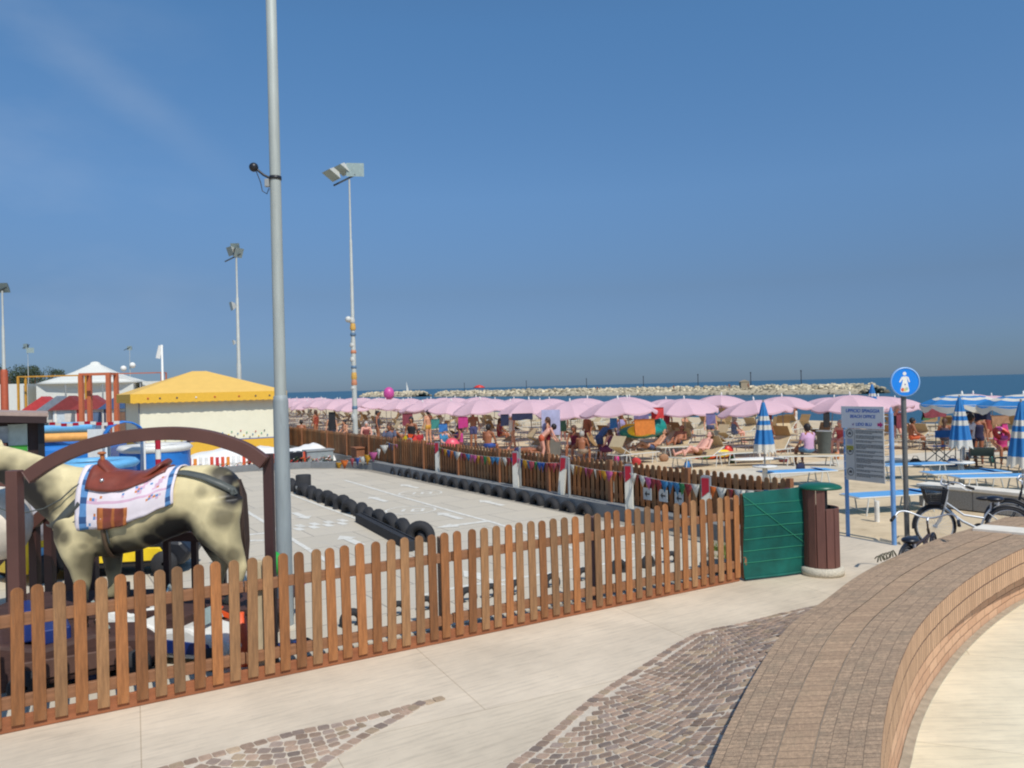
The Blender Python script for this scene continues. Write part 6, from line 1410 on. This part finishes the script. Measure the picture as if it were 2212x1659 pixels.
def lying(name, cols, p, rz, label, cat, s=1.):
    o = thing(name, label, cat, p, rz); o.scale = (s, s, s)
    part('body', MB().sph((0, 0, .16), .34, 12, sc=(1.5, .75, .45)).sph((.45, .1, .22), .2, 10, sc=(1, .6, 1.1)), cols[0], o); part('wing', MB().sph((-.1, -.28, .2), .22, 9, sc=(1.5, .35, .6)), cols[1], o); part('wing', MB().sph((-.1, .28, .2), .22, 9, sc=(1.5, .35, .6)), cols[1], o); return o
lying('inflatable_toy', (mrd, myel), G(1556, 990, -.02), .4, 'red and yellow inflatable toy lying on the sand under the pink parasol', 'inflatable', 1.0); lying('inflatable_toy', (morg, mgrn), G(1525, 992, -.02), 2.4, 'orange inflatable toy left of the white tube', 'inflatable', .7)
lying('inflatable_boat', (mteal, myel), at(1385, 948, 27.5), .2, 'teal and yellow inflatable boat on the loungers right of the woman in lilac', 'inflatable', 1.6)
ring(at(2160, 940, 23), .17, .075, (mrd, mpink, mrd), 'red and pink swim ring on the lounger right of the striped parasol', 0, rad(50))
wb_ = thing('surf_board', 'white paddle board lying on the sand beside the nearest closed parasol', 'board', G(1640, 1005, -.02)+Vector((0, 0, .2)), TH-.5); part('deck', MB().sph((0, 0, 0), .5, 14, sc=(2.0, .55, .12)), mwpl, wb_)
TW = [((196, 60, 60), 'red'), ((60, 120, 180), 'blue'), ((40, 44, 70), 'navy'), ((206, 120, 50), 'orange'), ((200, 60, 130), 'magenta'), ((46, 46, 48), 'black'), ((210, 206, 200), 'white'), ((130, 60, 70), 'maroon'), ((60, 130, 120), 'teal'), ((160, 120, 90), 'brown'), ((120, 110, 150), 'lilac'), ((70, 110, 70), 'green')]
def towel(p, L, h_, mi, label, rz=0):
    L *= .62; h_ *= .72
    mb = MB(); nx_, nz_ = 10, 6; vs = []
    for s_ in (-1, 1):
        for i in range(nx_+1):
            for j in range(nz_+1): x = L*(i/nx_-.5); z = -h_*j/nz_; vs.append((x, s_*(.012+.03*j/nz_)+.035*math.sin(x*19+j)*(j/nz_), z+.02*math.sin(x*9)*(j/nz_)))
    K = (nx_+1)*(nz_+1); fs = []
    for s_ in range(2):
        for i in range(nx_):
            for j in range(nz_): a = s_*K+i*(nz_+1)+j; fs.append((a, a+nz_+1, a+nz_+2, a+1))
    for i in range(nx_): a = i*(nz_+1); fs.append((a, a+nz_+1, a+nz_+1+K, a+K))
    mb.add(vs, fs, 0, True); return single('towel', mb, mat('towel '+TW[mi][1], TW[mi][0], .9, var=.15, scale=8), label, 'towel', p, rz, 'towels and clothes hung under the parasols')
tw = [(717, 890, 34, .5, 1.1, 5, 'under the far left parasols'), (880, 893, 33, .7, .7, 7, 'under the parasols above the first marker posts'), (1000, 900, 30, .6, .6, 4, 'near the sitting man in blue shorts'), (1090, 895, 29.5, .5, .6, 2, 'hanging behind the person in the maroon top'), (1128, 893, 30, 1.3, .35, 2, 'hanging in a long strip right of the sitting man'), (1325, 903, 27, .4, .5, 1, 'hanging left of the woman in lilac'), (1385, 890, 29, .9, .4, 10, 'hanging behind the orange backrest'), (1420, 880, 27.5, .7, .55, 0, 'bright under the middle parasols'),
      (1490, 889, 33, .8, .3, 5, 'in a bundle under the middle parasols'), (1535, 893, 26, .5, .5, 10, 'by the nearest closed parasol'), (1660, 886, 32, .4, .8, 7, 'hanging right of the closed parasol'), (1785, 890, 33, .4, .9, 5, 'dark behind the seated person'), (1838, 893, 31, .4, .9, 7, 'hanging left of the information board'), (1945, 893, 31, .5, .8, 7, 'hanging at the sign pole'), (2018, 880, 25, 1.2, .45, 7, 'hanging from the striped open parasol'), (2005, 880, 25.5, .7, .55, 11, 'hanging left under the striped open parasol'), (2113, 888, 24, 1.1, .4, 2, 'hanging right under the striped open parasol'), (2094, 893, 23.6, .5, .5, 6, 'bright at the standing people'), (2160, 897, 26, .9, .4, 9, 'at the far right under the parasols'), (2170, 915, 24, .3, .6, 4, 'at the far right by the loungers'), (1392, 905, 26.5, 1.2, .75, 3, 'spread over a raised backrest right of the woman in lilac'), (940, 905, 29, .5, .5, 8, 'near the child with the rainbow toy'), (957, 915, 28, .5, .4, 1, 'left of the magenta towel')]
for u, v, y, L, h_, mi, lab in tw: towel(at(u, v, y), L, h_, mi, '%s towel %s' % (TW[mi][1], lab), rnd.uniform(-.3, .3))
# ============================================================ PEOPLE
mskin = [mat('skin light', (206, 150, 118), .55, var=.06), mat('skin tan', (158, 100, 70), .55, var=.06), mat('skin pink', (216, 158, 138), .55, var=.06)]
mhair = {'dark': mat('hair dark', (34, 28, 28), .6, var=.2), 'brown': mat('hair brown', (84, 56, 40), .6, var=.2), 'grey': mat('hair grey', (170, 166, 160), .6, var=.15), 'cap': mat('cap', (226, 224, 220), .7)}
def V(*a): return Vector(a)
POSE = {
 'stand': dict(hd=V(0, .02, 1.58), nk=V(0, 0, 1.43), ch=V(0, 0, 1.26), ws=V(0, 0, 1.03), hp=V(0, 0, .90), sh=.185, el=(V(-.25, -.02, 1.10), V(.25, .0, 1.10)), ha=(V(-.27, .08, .86), V(.27, .09, .86)), kn=(V(-.09, .03, .48), V(.10, .02, .48)), an=(V(-.10, -.01, .08), V(.12, -.02, .08))),
 'walk': dict(hd=V(0, .05, 1.57), nk=V(0, .02, 1.42), ch=V(0, .01, 1.25), ws=V(0, 0, 1.02), hp=V(0, 0, .89), sh=.185, el=(V(-.25, .10, 1.12), V(.25, -.12, 1.12)), ha=(V(-.24, .28, .95), V(.26, -.16, .88)), kn=(V(-.09, .18, .50), V(.09, -.04, .47)), an=(V(-.09, .24, .10), V(.09, -.30, .13))),
 'bend': dict(hd=V(0, .52, 1.28), nk=V(0, .40, 1.22), ch=V(0, .28, 1.13), ws=V(0, .10, .98), hp=V(0, 0, .88), sh=.18, el=(V(-.22, .45, .95), V(.22, .47, .95)), ha=(V(-.16, .60, .75), V(.15, .62, .77)), kn=(V(-.09, .06, .47), V(.10, .08, .47)), an=(V(-.10, -.01, .08), V(.11, -.01, .08))),
 'sit': dict(hd=V(0, .06, 1.14), nk=V(0, .02, 1.0), ch=V(0, .0, .84), ws=V(0, -.02, .62), hp=V(0, 0, .50), sh=.185, el=(V(-.25, .08, .70), V(.25, .10, .70)), ha=(V(-.16, .30, .60), V(.14, .32, .60)), kn=(V(-.11, .42, .50), V(.12, .43, .50)), an=(V(-.11, .46, .08), V(.13, .44, .08))),
 'recline': dict(hd=V(0, -.56, .98), nk=V(0, -.48, .86), ch=V(0, -.36, .72), ws=V(0, -.14, .54), hp=V(0, 0, .47), sh=.18, el=(V(-.26, -.22, .58), V(.26, -.20, .58)), ha=(V(-.15, .0, .60), V(.24, .06, .50)), kn=(V(-.10, .40, .66), V(.10, .44, .52)), an=(V(-.10, .66, .44), V(.12, .86, .44))),
 'prone': dict(hd=V(.03, -.76, .50), nk=V(0, -.60, .49), ch=V(0, -.42, .48), ws=V(0, -.18, .47), hp=V(0, 0, .475), sh=.18, el=(V(-.28, -.62, .43), V(.27, -.50, .43)), ha=(V(-.16, -.82, .43), V(.30, -.26, .43)), kn=(V(-.09, .42, .45), V(.10, .42, .45)), an=(V(-.09, .82, .45), V(.11, .82, .45))),
}
PM = {}
def pose_meshes(ps):
    if ps in PM: return PM[ps]
    J = POSE[ps]; d = (J['nk']-J['hp']).normalized(); fwd = Vector((0, 1, 0)) if ps not in ('recline', 'prone') else (Vector((0, .6, .8)) if ps == 'recline' else Vector((0, 0, -1)))
    mb = MB(); side = Vector((1, 0, 0))
    def tors(p, q, r0, r1, e=1.45):
        n0 = len(mb.v); mb.cap(p, q, r0, r1, 14)
        c = p.x
        for k in range(n0, len(mb.v)): x, y, z = mb.v[k]; mb.v[k] = (x*e, y, z)
    tors(J['hp'], J['ws'], .108, .095); tors(J['ws'], J['ch'], .095, .112); tors(J['ch'], J['ch'].lerp(J['nk'], .55), .112, .085, 1.5)
    mb.cap(J['ch'].lerp(J['nk'], .8), J['nk'].lerp(J['hd'], .45), .055, .05, 10); mb.sph(J['hd'], .098, 12, sc=(.86, 1.0, 1.2)); mb.sph(J['hd']+fwd*.035-d*.07, .055, 8, sc=(.9, 1, .9))
    mb.sph(J['hd']+fwd*.105-d*.015, .02, 7, sc=(.8, 1, 1.3))
    for s_ in (-1, 1): mb.sph(J['hd']+side*s_*.088-d*.01, .022, 6, sc=(.5, .8, 1.3)); mb.sph(J['hd']+side*s_*.034+fwd*.092+d*.012, .014, 6)
    for s_ in (0, 1):
        sg_ = -1 if s_ == 0 else 1; sh = J['ch'].lerp(J['nk'], .72)+side*sg_*J['sh']; el, ha = J['el'][s_], J['ha'][s_]; kn, an = J['kn'][s_], J['an'][s_]
        mb.cap(J['ch'].lerp(J['nk'], .75)+side*sg_*.08, sh, .055, .056, 9); mb.cap(sh, el, .052, .039, 9); mb.cap(el, el.lerp(ha, .78), .040, .027, 9)
        hd_ = (ha-el).normalized(); w_ = el.lerp(ha, .80); mb.cap(w_, w_+hd_*.075, .03, .034, 8)
        for f in range(4): o_ = side*(f-1.5)*.017; b0 = w_+hd_*.095+o_; l_ = (.055, .066, .062, .048)[f]; mb.cap(b0, b0+hd_*l_*.5+fwd*.006, .0105, .010, 6); mb.cap(b0+hd_*l_*.5+fwd*.006, b0+hd_*l_+fwd*.022, .010, .008, 6)
        mb.cap(w_+hd_*.03-side*sg_*.02, w_+hd_*.075-side*sg_*.055+fwd*.01, .012, .009, 6)
        h0 = J['hp']+side*sg_*.085; mb.cap(h0, kn, .088, .056, 10); mb.cap(kn, kn.lerp(an, .38), .055, .056, 9); mb.cap(kn.lerp(an, .38), an, .056, .034, 9)
        ft = Vector((0, 1, -.12)) if ps in ('stand', 'walk', 'bend', 'sit') else (Vector((0, .35, .9)) if ps == 'recline' else Vector((0, .9, -.35))); ft.normalize(); mb.cap(an-ft*.03-Vector((0, 0, .03 if ps in ('stand', 'walk', 'bend', 'sit') else 0)), an+ft*.16-Vector((0, 0, .02 if ps in ('stand', 'walk', 'bend', 'sit') else 0)), .04, .028, 8)
    body = remesh(mb, .013, 5)
    out = {'body': body}
    h = MB(); h.sph(J['hd']-fwd*.022+d*.022, .112, 12, sc=(.88, 1.0, 1.12)); out['hair'] = h
    h = MB(); h.sph(J['hd']-fwd*.022+d*.022, .112, 12, sc=(.9, 1.0, 1.15)).cap(J['hd']-fwd*.07, J['nk']-fwd*.075-d*.06, .075, .04, 10); out['longhair'] = h
    def shell(segs, vox=.02):
        nonlocal mb
        mb = MB()
        for (p, q, r0, r1, e) in segs:
            n0 = len(mb.v); mb.cap(p, q, r0, r1, 14)
            if e:
                cx = 0
                for k in range(n0, len(mb.v)): x, y, z = mb.v[k]; mb.v[k] = (x*e, y, z)
        return remesh(mb, vox, 3)
    T1 = [(J['hp'].lerp(J['ws'], .3), J['ws'], .118, .108, 1.46), (J['ws'], J['ch'], .108, .125, 1.46), (J['ch'], J['ch'].lerp(J['nk'], .5), .125, .098, 1.5)]
    sl = [(J['ch'].lerp(J['nk'], .72)+side*sg_*J['sh'], (J['ch'].lerp(J['nk'], .72)+side*sg_*J['sh']).lerp(J['el'][max(0, sg_)], .55), .066, .058, 0) for sg_ in (-1, 1)]
    SH = [(J['hp'].lerp(J['ws'], .5), J['hp'], .112, .120, 1.42)]+[(J['hp']+side*sg_*.085, (J['hp']+side*sg_*.085).lerp(J['kn'][max(0, sg_)], .5), .104, .088, 0) for sg_ in (-1, 1)]
    out['shirt'] = shell(T1+sl); out['shorts'] = shell(SH)
    km = (J['kn'][0]+J['kn'][1])/2
    out['dress'] = shell(T1+[(J['hp'], J['hp'].lerp(km, .9), .135, .165, 1.35)]); out['trunks'] = shell([(J['hp'].lerp(J['ws'], .4), J['hp'], .112, .118, 1.42)]+[(J['hp']+side*sg_*.085, (J['hp']+side*sg_*.085).lerp(J['kn'][max(0, sg_)], .18), .100, .094, 0) for sg_ in (-1, 1)])
    out['swimsuit'] = shell([(J['hp'], J['ws'], .117, .104, 1.46), (J['ws'], J['ch'], .104, .121, 1.46)])
    PM[ps] = out; return out
def person(ps, p, rz, skin, hair, clothes, label, s=1., long=False, cat='person'):
    P_ = pose_meshes(ps); o = thing('person', label, cat, p, rz); o.scale = (s, s, s)
    me = P_['body'].copy(); me.materials.clear(); me.materials.append(mskin[skin]); b = link('body', me, o)
    part('hair', P_['longhair' if long else 'hair'], mhair[hair], o)
    for nm, c in clothes:
        me = P_[nm].copy(); me.materials.clear(); me.materials.append(mat('cloth %d %d %d' % c, c, .85, var=.08)); link(nm, me, o)
    return o
gd_ = lambda u, v, dz=0.: G(u, v, -.03)
def pt(u, vhead, y): q = at(u, vhead, y); return q
def onsand(u, y): q = at(u, 900, y); return Vector((q.x, y, sandz(ab(q)[1], ab(q)[0])-.01))
LIL = (150, 140, 180)
person('stand', onsand(1341, 29.5), rad(200), 1, 'dark', [('dress', LIL)], 'woman in lilac dress standing under the nearest pink parasol', .98, True)
person('bend', onsand(1293, 28.0), rad(-60), 1, 'cap', [('shirt', (70, 110, 160)), ('shorts', (70, 90, 130))], 'person with white headwear and blue clothes bending left of the woman in lilac', .95)
person('sit', onsand(1318, 27.5), rad(40), 2, 'brown', [('dress', (110, 56, 90))], 'person in plum dress sitting low right in front of the woman in lilac', .9)
person('sit', onsand(1240, 28.5), rad(150), 1, 'brown', [('swimsuit', (120, 36, 56)), ('trunks', (120, 36, 56))], 'woman in maroon swimsuit sitting under the nearest pink parasol', 1.0, True)
person('stand', onsand(1268, 30.0), rad(120), 1, 'dark', [('trunks', (120, 40, 46))], 'man in maroon trunks standing behind the pole of the nearest pink parasol', .98)
person('sit', onsand(1255, 27.0), rad(-30), 1, 'grey', [('shorts', (150, 130, 110))], 'tanned man in beige shorts sitting at the foot of the nearest parasol', .9)
person('stand', onsand(1183, 29.0), rad(80), 0, 'brown', [('swimsuit', (130, 30, 50)), ('trunks', (130, 30, 50))], 'woman in dark red swimsuit standing left of the lilac notice board', .92, True)
person('bend', onsand(1168, 28.6), rad(-80), 2, 'dark', [('trunks', (190, 90, 60))], 'bather in orange trunks bending beside the woman in dark red', .95)
person('sit', onsand(1053, 29.5), rad(-30), 1, 'dark', [('shorts', (50, 80, 150))], 'tanned man in blue shorts sitting with bare back to the viewer', 1.05)
person('sit', onsand(993, 31.5), rad(100), 1, 'dark', [('swimsuit', (190, 60, 130)), ('shorts', (120, 60, 60))], 'woman in magenta top sitting left of the man in blue shorts', 1.0, True)
person('sit', onsand(956, 30.5), rad(-120), 2, 'brown', [('shirt', (60, 130, 170)), ('shorts', (60, 100, 140))], 'person in light blue shirt sitting on the sand edge', .95)
person('stand', onsand(888, 31.0), rad(170), 1, 'dark', [('swimsuit', (30, 30, 34)), ('trunks', (30, 30, 34))], 'person in black swimwear standing right of the grey dressed sitter', .96, True)
person('sit', onsand(841, 31.0), rad(170), 1, 'brown', [('shirt', (92, 96, 116)), ('shorts', (84, 88, 104))], 'person in grey shirt sitting above the first marker posts', 1.1)
person('stand', onsand(903, 29.5), rad(200), 1, 'dark', [('shirt', (170, 40, 50)), ('shorts', (40, 44, 60))], 'child in red shirt standing beside the rainbow coloured toy', .72)
person('stand', onsand(716, 36.5), rad(180), 0, 'dark', [('dress', (40, 42, 58))], 'person in navy dress standing far left right of the steel pole', .98)
person('recline', onsand(1505, 25.0)+Vector((0, 0, .02)), rad(120), 2, 'brown', [('trunks', (130, 90, 50))], 'bather with raised knees lying on a lounger left of the closed parasol', 1.0)
person('sit', onsand(1745, 24.4)+Vector((0, 0, .02)), rad(20), 1, 'dark', [('shirt', (200, 160, 190)), ('shorts', (96, 130, 160))], 'dark haired person in pale pink shirt sitting with back to the viewer', 1.05)
person('recline', onsand(1462, 30.0), rad(150), 1, 'dark', [('trunks', (60, 60, 80))], 'bather lying back under the middle parasols behind the grey loungers', 1.0)
person('sit', onsand(1815, 29.5), rad(130), 2, 'grey', [('swimsuit', (200, 90, 90))], 'bather in coral swimsuit sitting left of the information board', 1.0)
person('walk', onsand(2094, 23.2), rad(-90), 1, 'dark', [('shirt', (226, 218, 222)), ('shorts', (50, 44, 60))], 'person in white shirt walking under the striped open parasol', .97)
person('stand', onsand(2112, 24.8), rad(150), 1, 'dark', [('swimsuit', (40, 40, 70)), ('trunks', (40, 40, 70))], 'woman in navy swimsuit standing right of the walking person', .95, True)
person('sit', onsand(2163, 25.0), rad(160), 1, 'brown', [('shirt', (196, 60, 120))], 'person in magenta shirt sitting at the far right', .95)
person('prone', onsand(1120, 27.5)+Vector((0, 0, .02)), rad(60), 1, 'brown', [('trunks', (50, 50, 90))], 'bather lying face down behind the fence below the long dark towel', 1.0)
person('recline', onsand(1405, 27.6)+Vector((0, 0, .02)), rad(100), 0, 'brown', [('trunks', (80, 90, 120))], 'bather leaning back beside the teal inflatable boat', .98)
person('sit', onsand(1660, 30.5), rad(220), 1, 'brown', [('swimsuit', (60, 60, 90))], 'bather sitting behind the nearest closed striped parasol', 1.0)
person('stand', onsand(1534, 33.0), rad(180), 0, 'dark', [('trunks', (70, 80, 110))], 'man in blue grey trunks standing under the middle pink parasols', 1.0)
lounger('half', gd_(1410, 968), rad(100)+math.pi/2+math.pi, 'beige lounger holding the bather beside the teal inflatable boat', 'beige sun loungers standing in the open sun')
for k, (u, y, rzz) in enumerate(((1505, 25.0, 120), (1745, 24.4, 170), (1462, 30., 150), (1120, 27.5, 60))):
    lounger(('half', 'plain', 'half', 'plain')[k], onsand(u, y), rad(rzz-90 if k in (0, 2) else rzz), ['beige lounger under the bather with raised knees', 'beige lounger under the dark haired person in pale pink', 'beige lounger under the bather behind the grey loungers', 'beige lounger under the bather lying face down'][k], 'beige sun loungers standing in the open sun')
# more bathers deeper among the parasols
CR = [(650, 41, 'sit', (200, 200, 196), 'white', 'far left next to the steel pole'), (682, 44, 'stand', (190, 90, 70), 'rust', 'between the steel pole and the woman in navy'), (745, 40, 'sit', (90, 110, 140), 'slate blue', 'just left of the sticker mast'), (790, 37, 'sit', (120, 60, 60), 'brick red', 'just right of the sticker mast'), (815, 39, 'stand', (60, 60, 66), 'charcoal', 'second right of the sticker mast'), (862, 35, 'recline', (90, 70, 60), 'brown', 'left of the person in black'), (925, 38, 'stand', (200, 150, 60), 'mustard', 'above the second marker post'),
      (978, 36, 'recline', (60, 90, 150), 'cobalt', 'behind the woman in magenta'), (1022, 35, 'stand', (70, 70, 110), 'indigo', 'left of the tanned man in blue shorts'), (1078, 37, 'sit', (150, 50, 60), 'crimson', 'behind the tanned man in blue shorts'), (1105, 33, 'walk', (220, 216, 206), 'cream', 'right of the tanned man in blue shorts'), (1215, 36, 'stand', (70, 110, 90), 'green', 'right behind the lilac board'), (1378, 38, 'walk', (60, 60, 90), 'dark blue', 'behind the teal boat'), (1440, 37, 'stand', (180, 70, 90), 'raspberry', 'behind the red towel'), (1478, 41, 'sit', (200, 120, 60), 'orange', 'deep behind the grey loungers'),
      (1585, 36, 'sit', (110, 130, 160), 'pale blue', 'left behind the closed parasol'), (1690, 35, 'sit', (90, 60, 90), 'purple', 'right behind the closed parasol'), (1718, 42, 'stand', (210, 200, 190), 'ivory', 'behind the sitter in pale pink'), (1862, 36, 'stand', (120, 50, 60), 'wine red', 'above the information board'), (1936, 33, 'walk', (60, 70, 80), 'graphite', 'beside the round sign pole'), (1968, 31, 'sit', (210, 100, 60), 'tangerine', 'right of the round sign pole'), (2040, 30, 'sit', (70, 60, 70), 'dusky purple', 'below the striped open parasol'), (2135, 29, 'walk', (140, 60, 50), 'rusty red', 'right of the woman in navy swimwear')]
for k, (u, y, ps_, c, cn, pl_) in enumerate(CR):
    vb = {'sit': 'sitting', 'stand': 'standing', 'recline': 'lying', 'walk': 'walking'}[ps_]; q = onsand(u, y)
    person(ps_, q, rad((k*67) % 360), (1, 1, 0, 2)[k % 4], ('dark', 'brown', 'dark', 'grey')[k % 4], [(('trunks', 'swimsuit', 'shorts')[k % 3], c)]+([('swimsuit', c)] if k % 2 else []), 'bather in %s %s %s' % (cn, vb, pl_), 1.0, k % 2 == 1)
BG = [(668, 38, 3), (760, 36, 2), (835, 33, 8), (870, 30, 1), (945, 32, 6), (1010, 30, 9), (1072, 28, 5), (1138, 29, 7), (1228, 27, 2), (1330, 27, 4), (1372, 26, 0), (1432, 27, 9), (1482, 24.5, 1), (1578, 26, 11), (1690, 26, 7), (1726, 23, 2), (1805, 27, 3), (1975, 24, 5), (2055, 24, 1), (2140, 25, 8)]
for k, (u, y, mi) in enumerate(BG):
    q = onsand(u, y); bgo = thing('beach_bag', 'soft %s beach bag among the loungers, %s from the left' % (TW[mi][1], (ORD+['sixteenth', 'seventeenth', 'eighteenth', 'nineteenth', 'twentieth'])[k+1]), 'bag', q, rad(k*50), 'beach bags standing among the loungers')
    part('body', MB().sph((0, 0, .13), .15, 9, sc=(1.2, .6, .95)), mat('towel '+TW[mi][1], TW[mi][0], .9, var=.15, scale=8), bgo); part('handle', MB().tube([(-.10, 0, .24), (-.05, 0, .34), (.05, 0, .34), (.10, 0, .24)], .012, 5), mfrd, bgo)
# rainbow windmill toy and pink beach bed
rt = thing('rainbow_toy', 'rainbow coloured windmill toy on a stick by the child in red', 'toy', onsand(884, 29.0)); part('stick', MB().cyl((0, 0, 0), (0, 0, .8), .012, n=6), mwpl, rt)
for k, mm_ in enumerate((mrd, morg, myel, mgrn, mblu, mpink)): a = k*math.pi/3; part('vane', MB().add([(0, 0, .8), (.3*math.cos(a), -.02, .8+.3*math.sin(a)), (.3*math.cos(a+.8), .04, .8+.3*math.sin(a+.8)), (0, .02, .8)], [(0, 1, 2), (0, 2, 3), (3, 2, 1)]), mm_, rt)
lying('inflatable_toy', (mat('coral plastic', (220, 80, 100), .4), mpink), onsand(935, 27.5)+Vector((0, 0, .3)), .2, 'coral pink inflatable mattress beside the white table near the fence', 'inflatable', 1.5)
wt_ = thing('beach_table', 'low white table just beyond the fence near the second marker post', 'table', onsand(915, 26.5), TH-.3); part('top', MB().box((0, 0, .5), (1.9, .7, .05)), mwpl, wt_, .01); part('leg', MB().box((-.8, 0, .24), (.05, .6, .48)), mwpl, wt_); part('leg', MB().box((.8, 0, .24), (.05, .6, .48)), mwpl, wt_)
# ============================================================ BREAKWATER, POLES AT SEA, BOATS
def rock_mesh(seed):
    bm = bmesh.new(); bmesh.ops.create_icosphere(bm, subdivisions=2, radius=1)
    for v in bm.verts: v.co *= 1+.35*noise.noise(v.co*1.3+Vector((seed*3.1, 0, 0)))
    me = bpy.data.meshes.new('r'); bm.to_mesh(me); bm.free(); return [tuple(v.co) for v in me.vertices], [tuple(p.vertices) for p in me.polygons]
RK = [rock_mesh(k) for k in range(6)]
mrock = mat('pale limestone', (212, 198, 170), .9, var=.2, scale=.5, bump=.5, bscale=3, attr=True)
def breakwater(a0, a1, b0, lab, ht=2.2, seed=1):
    mb = MB(); rr = random.Random(seed); a = a0
    while a < a1:
        far = (a-a0)/200
        for k in range(26 if a < 220 else 14):
            t_ = rr.uniform(-1, 1); z = -1.1+(ht+.1)*(1-abs(t_)**1.3)*rr.uniform(.78, 1.04); s_ = rr.uniform(.3, .7)*(1 if a < 220 else 1.5); vs, fs = rr.choice(RK); g = rr.uniform(.75, 1.1)
            c = lin((204*g, 190*g, 160*g)) if z > -.45 else lin((130*g, 122*g, 102*g))
            X = Matrix.Translation((b0+t_*5.5, a+rr.uniform(-1, 1), z)) @ Matrix.Rotation(rr.uniform(0, 6), 4, 'Z') @ Matrix.Rotation(rr.uniform(0, 3), 4, 'X') @ Matrix.Diagonal((s_*1.2, s_, s_*.75, 1)); mb.add(vs, fs, 0, False, X, c)
        a += 1.15 if a < 220 else 2.2
    for q in range(int((a1-a0)/6)):
        aa = a0+q*6; n_ = 8; ang = [math.pi*k/n_ for k in range(n_+1)]; rs = [(b0+6.0*math.cos(t_), -1.4+(ht-.35)*math.sin(t_)**.8) for t_ in ang]
        mb.add([(x, aa, z) for x, z in rs]+[(x, aa+6, z) for x, z in rs], [(k, k+1, n_+2+k, n_+1+k) for k in range(n_)], 0, True, None, lin((186, 172, 144)))
    o = single('breakwater_rocks', mb, mrock, lab, 'breakwater', (0, 0, 0), TH, kind='stuff'); return o
breakwater(109, 330, 167, 'long rock breakwater of pale boulders across the sea'); breakwater(352, 425, 167, 'far continuation of the pale rock breakwater on the left', 2.4, 5)
mdp = mat('dark pile', (56, 60, 66), .8)
for k, u in enumerate((1003, 1137, 1267, 1390, 1508, 1622, 1731)):
    dxy = at(u, 830, 1.).x; y = 186/(dxy*cT+sT); p = at(u, 830, y)
    o = thing('sea_pole', 'thin dark pole behind the breakwater, %s from the right' % ORD[7-k], 'pole', (p.x, y, -1.5), 0, 'thin dark poles standing in the sea'); part('shaft', MB().cyl((0, 0, 0), (0, 0, 6.6), .12, n=6), mdp, o); part('mark', MB().box((0, 0, 6.7), (.3, .3, .4)), mdp, o)
for k, (u, w_, lab) in enumerate(((1035, 2.3, 'red open parasol set up on the breakwater rocks'),)):
    q = at(u, 838, 300); pr = thing('red_parasol', lab, 'parasol', (q.x, q.y, 0)); part('canopy', MB().lathe([(0, q.z+1.2), (1.2, q.z+.9), (2.4, q.z+.1), (2.3, q.z)], n=14), mrd, pr); part('pole', MB().cyl((0, 0, 0), (0, 0, q.z+1), .08, n=6), mpw, pr)
q = at(878, 838, 420); sb = thing('sailing_boat', 'tiny white sailing boat on the horizon left of the red parasol', 'boat', (q.x, q.y, -1)); part('hull', MB().sph((0, 0, .3), 1.2, 10, sc=(1.6, .6, .5)), mwpl, sb); part('sail', MB().add([(0, 0, .8), (0, 0, at(878, 824, 420).z+1), (1.8, 0, 1.0), (0, .1, .8)], [(0, 1, 2), (3, 2, 1)]), mwpl, sb)
q = at(840, 850, 60); bl = single('balloon', MB().sph((0, 0, 0), .42, 10, sc=(1, 1, 1.2)).cyl((0, 0, -1.2), (0, 0, -.4), .02), mpink, 'magenta balloon floating above the pink parasols', 'balloon', q)
for k, (u, y) in enumerate(((1455, 205), (1616, 195), (1290, 250), (1575, 200))):
    q = at(u, 828, y); bbq, aaq = ab(q)[1], ab(q)[0]
    person('sit', (q.x, q.y, .9), rad(180), 1, 'dark', [('trunks', (60, 60, 90))], ['figure sitting on the breakwater left of centre', 'figure sitting on the breakwater by the pale hut', 'smallest figure far along the breakwater', 'figure sitting on the breakwater near its middle'][k], 1.)
q = at(1608, 830, 200); single('shelter', MB().box((0, 0, .8), (2.2, 1.6, 1.6)).prism([(-1.3, 1.6), (1.3, 1.6), (0, 2.1)], -.9, .9, X=Matrix.Rotation(rad(90), 4, 'X')), mat('shelter canvas', (170, 150, 120), .8), 'small pale hut standing on the breakwater', 'hut', (q.x, q.y, .9))
print('parasols', nU, 'loungers', nLg, 'objects', len(bpy.data.objects))
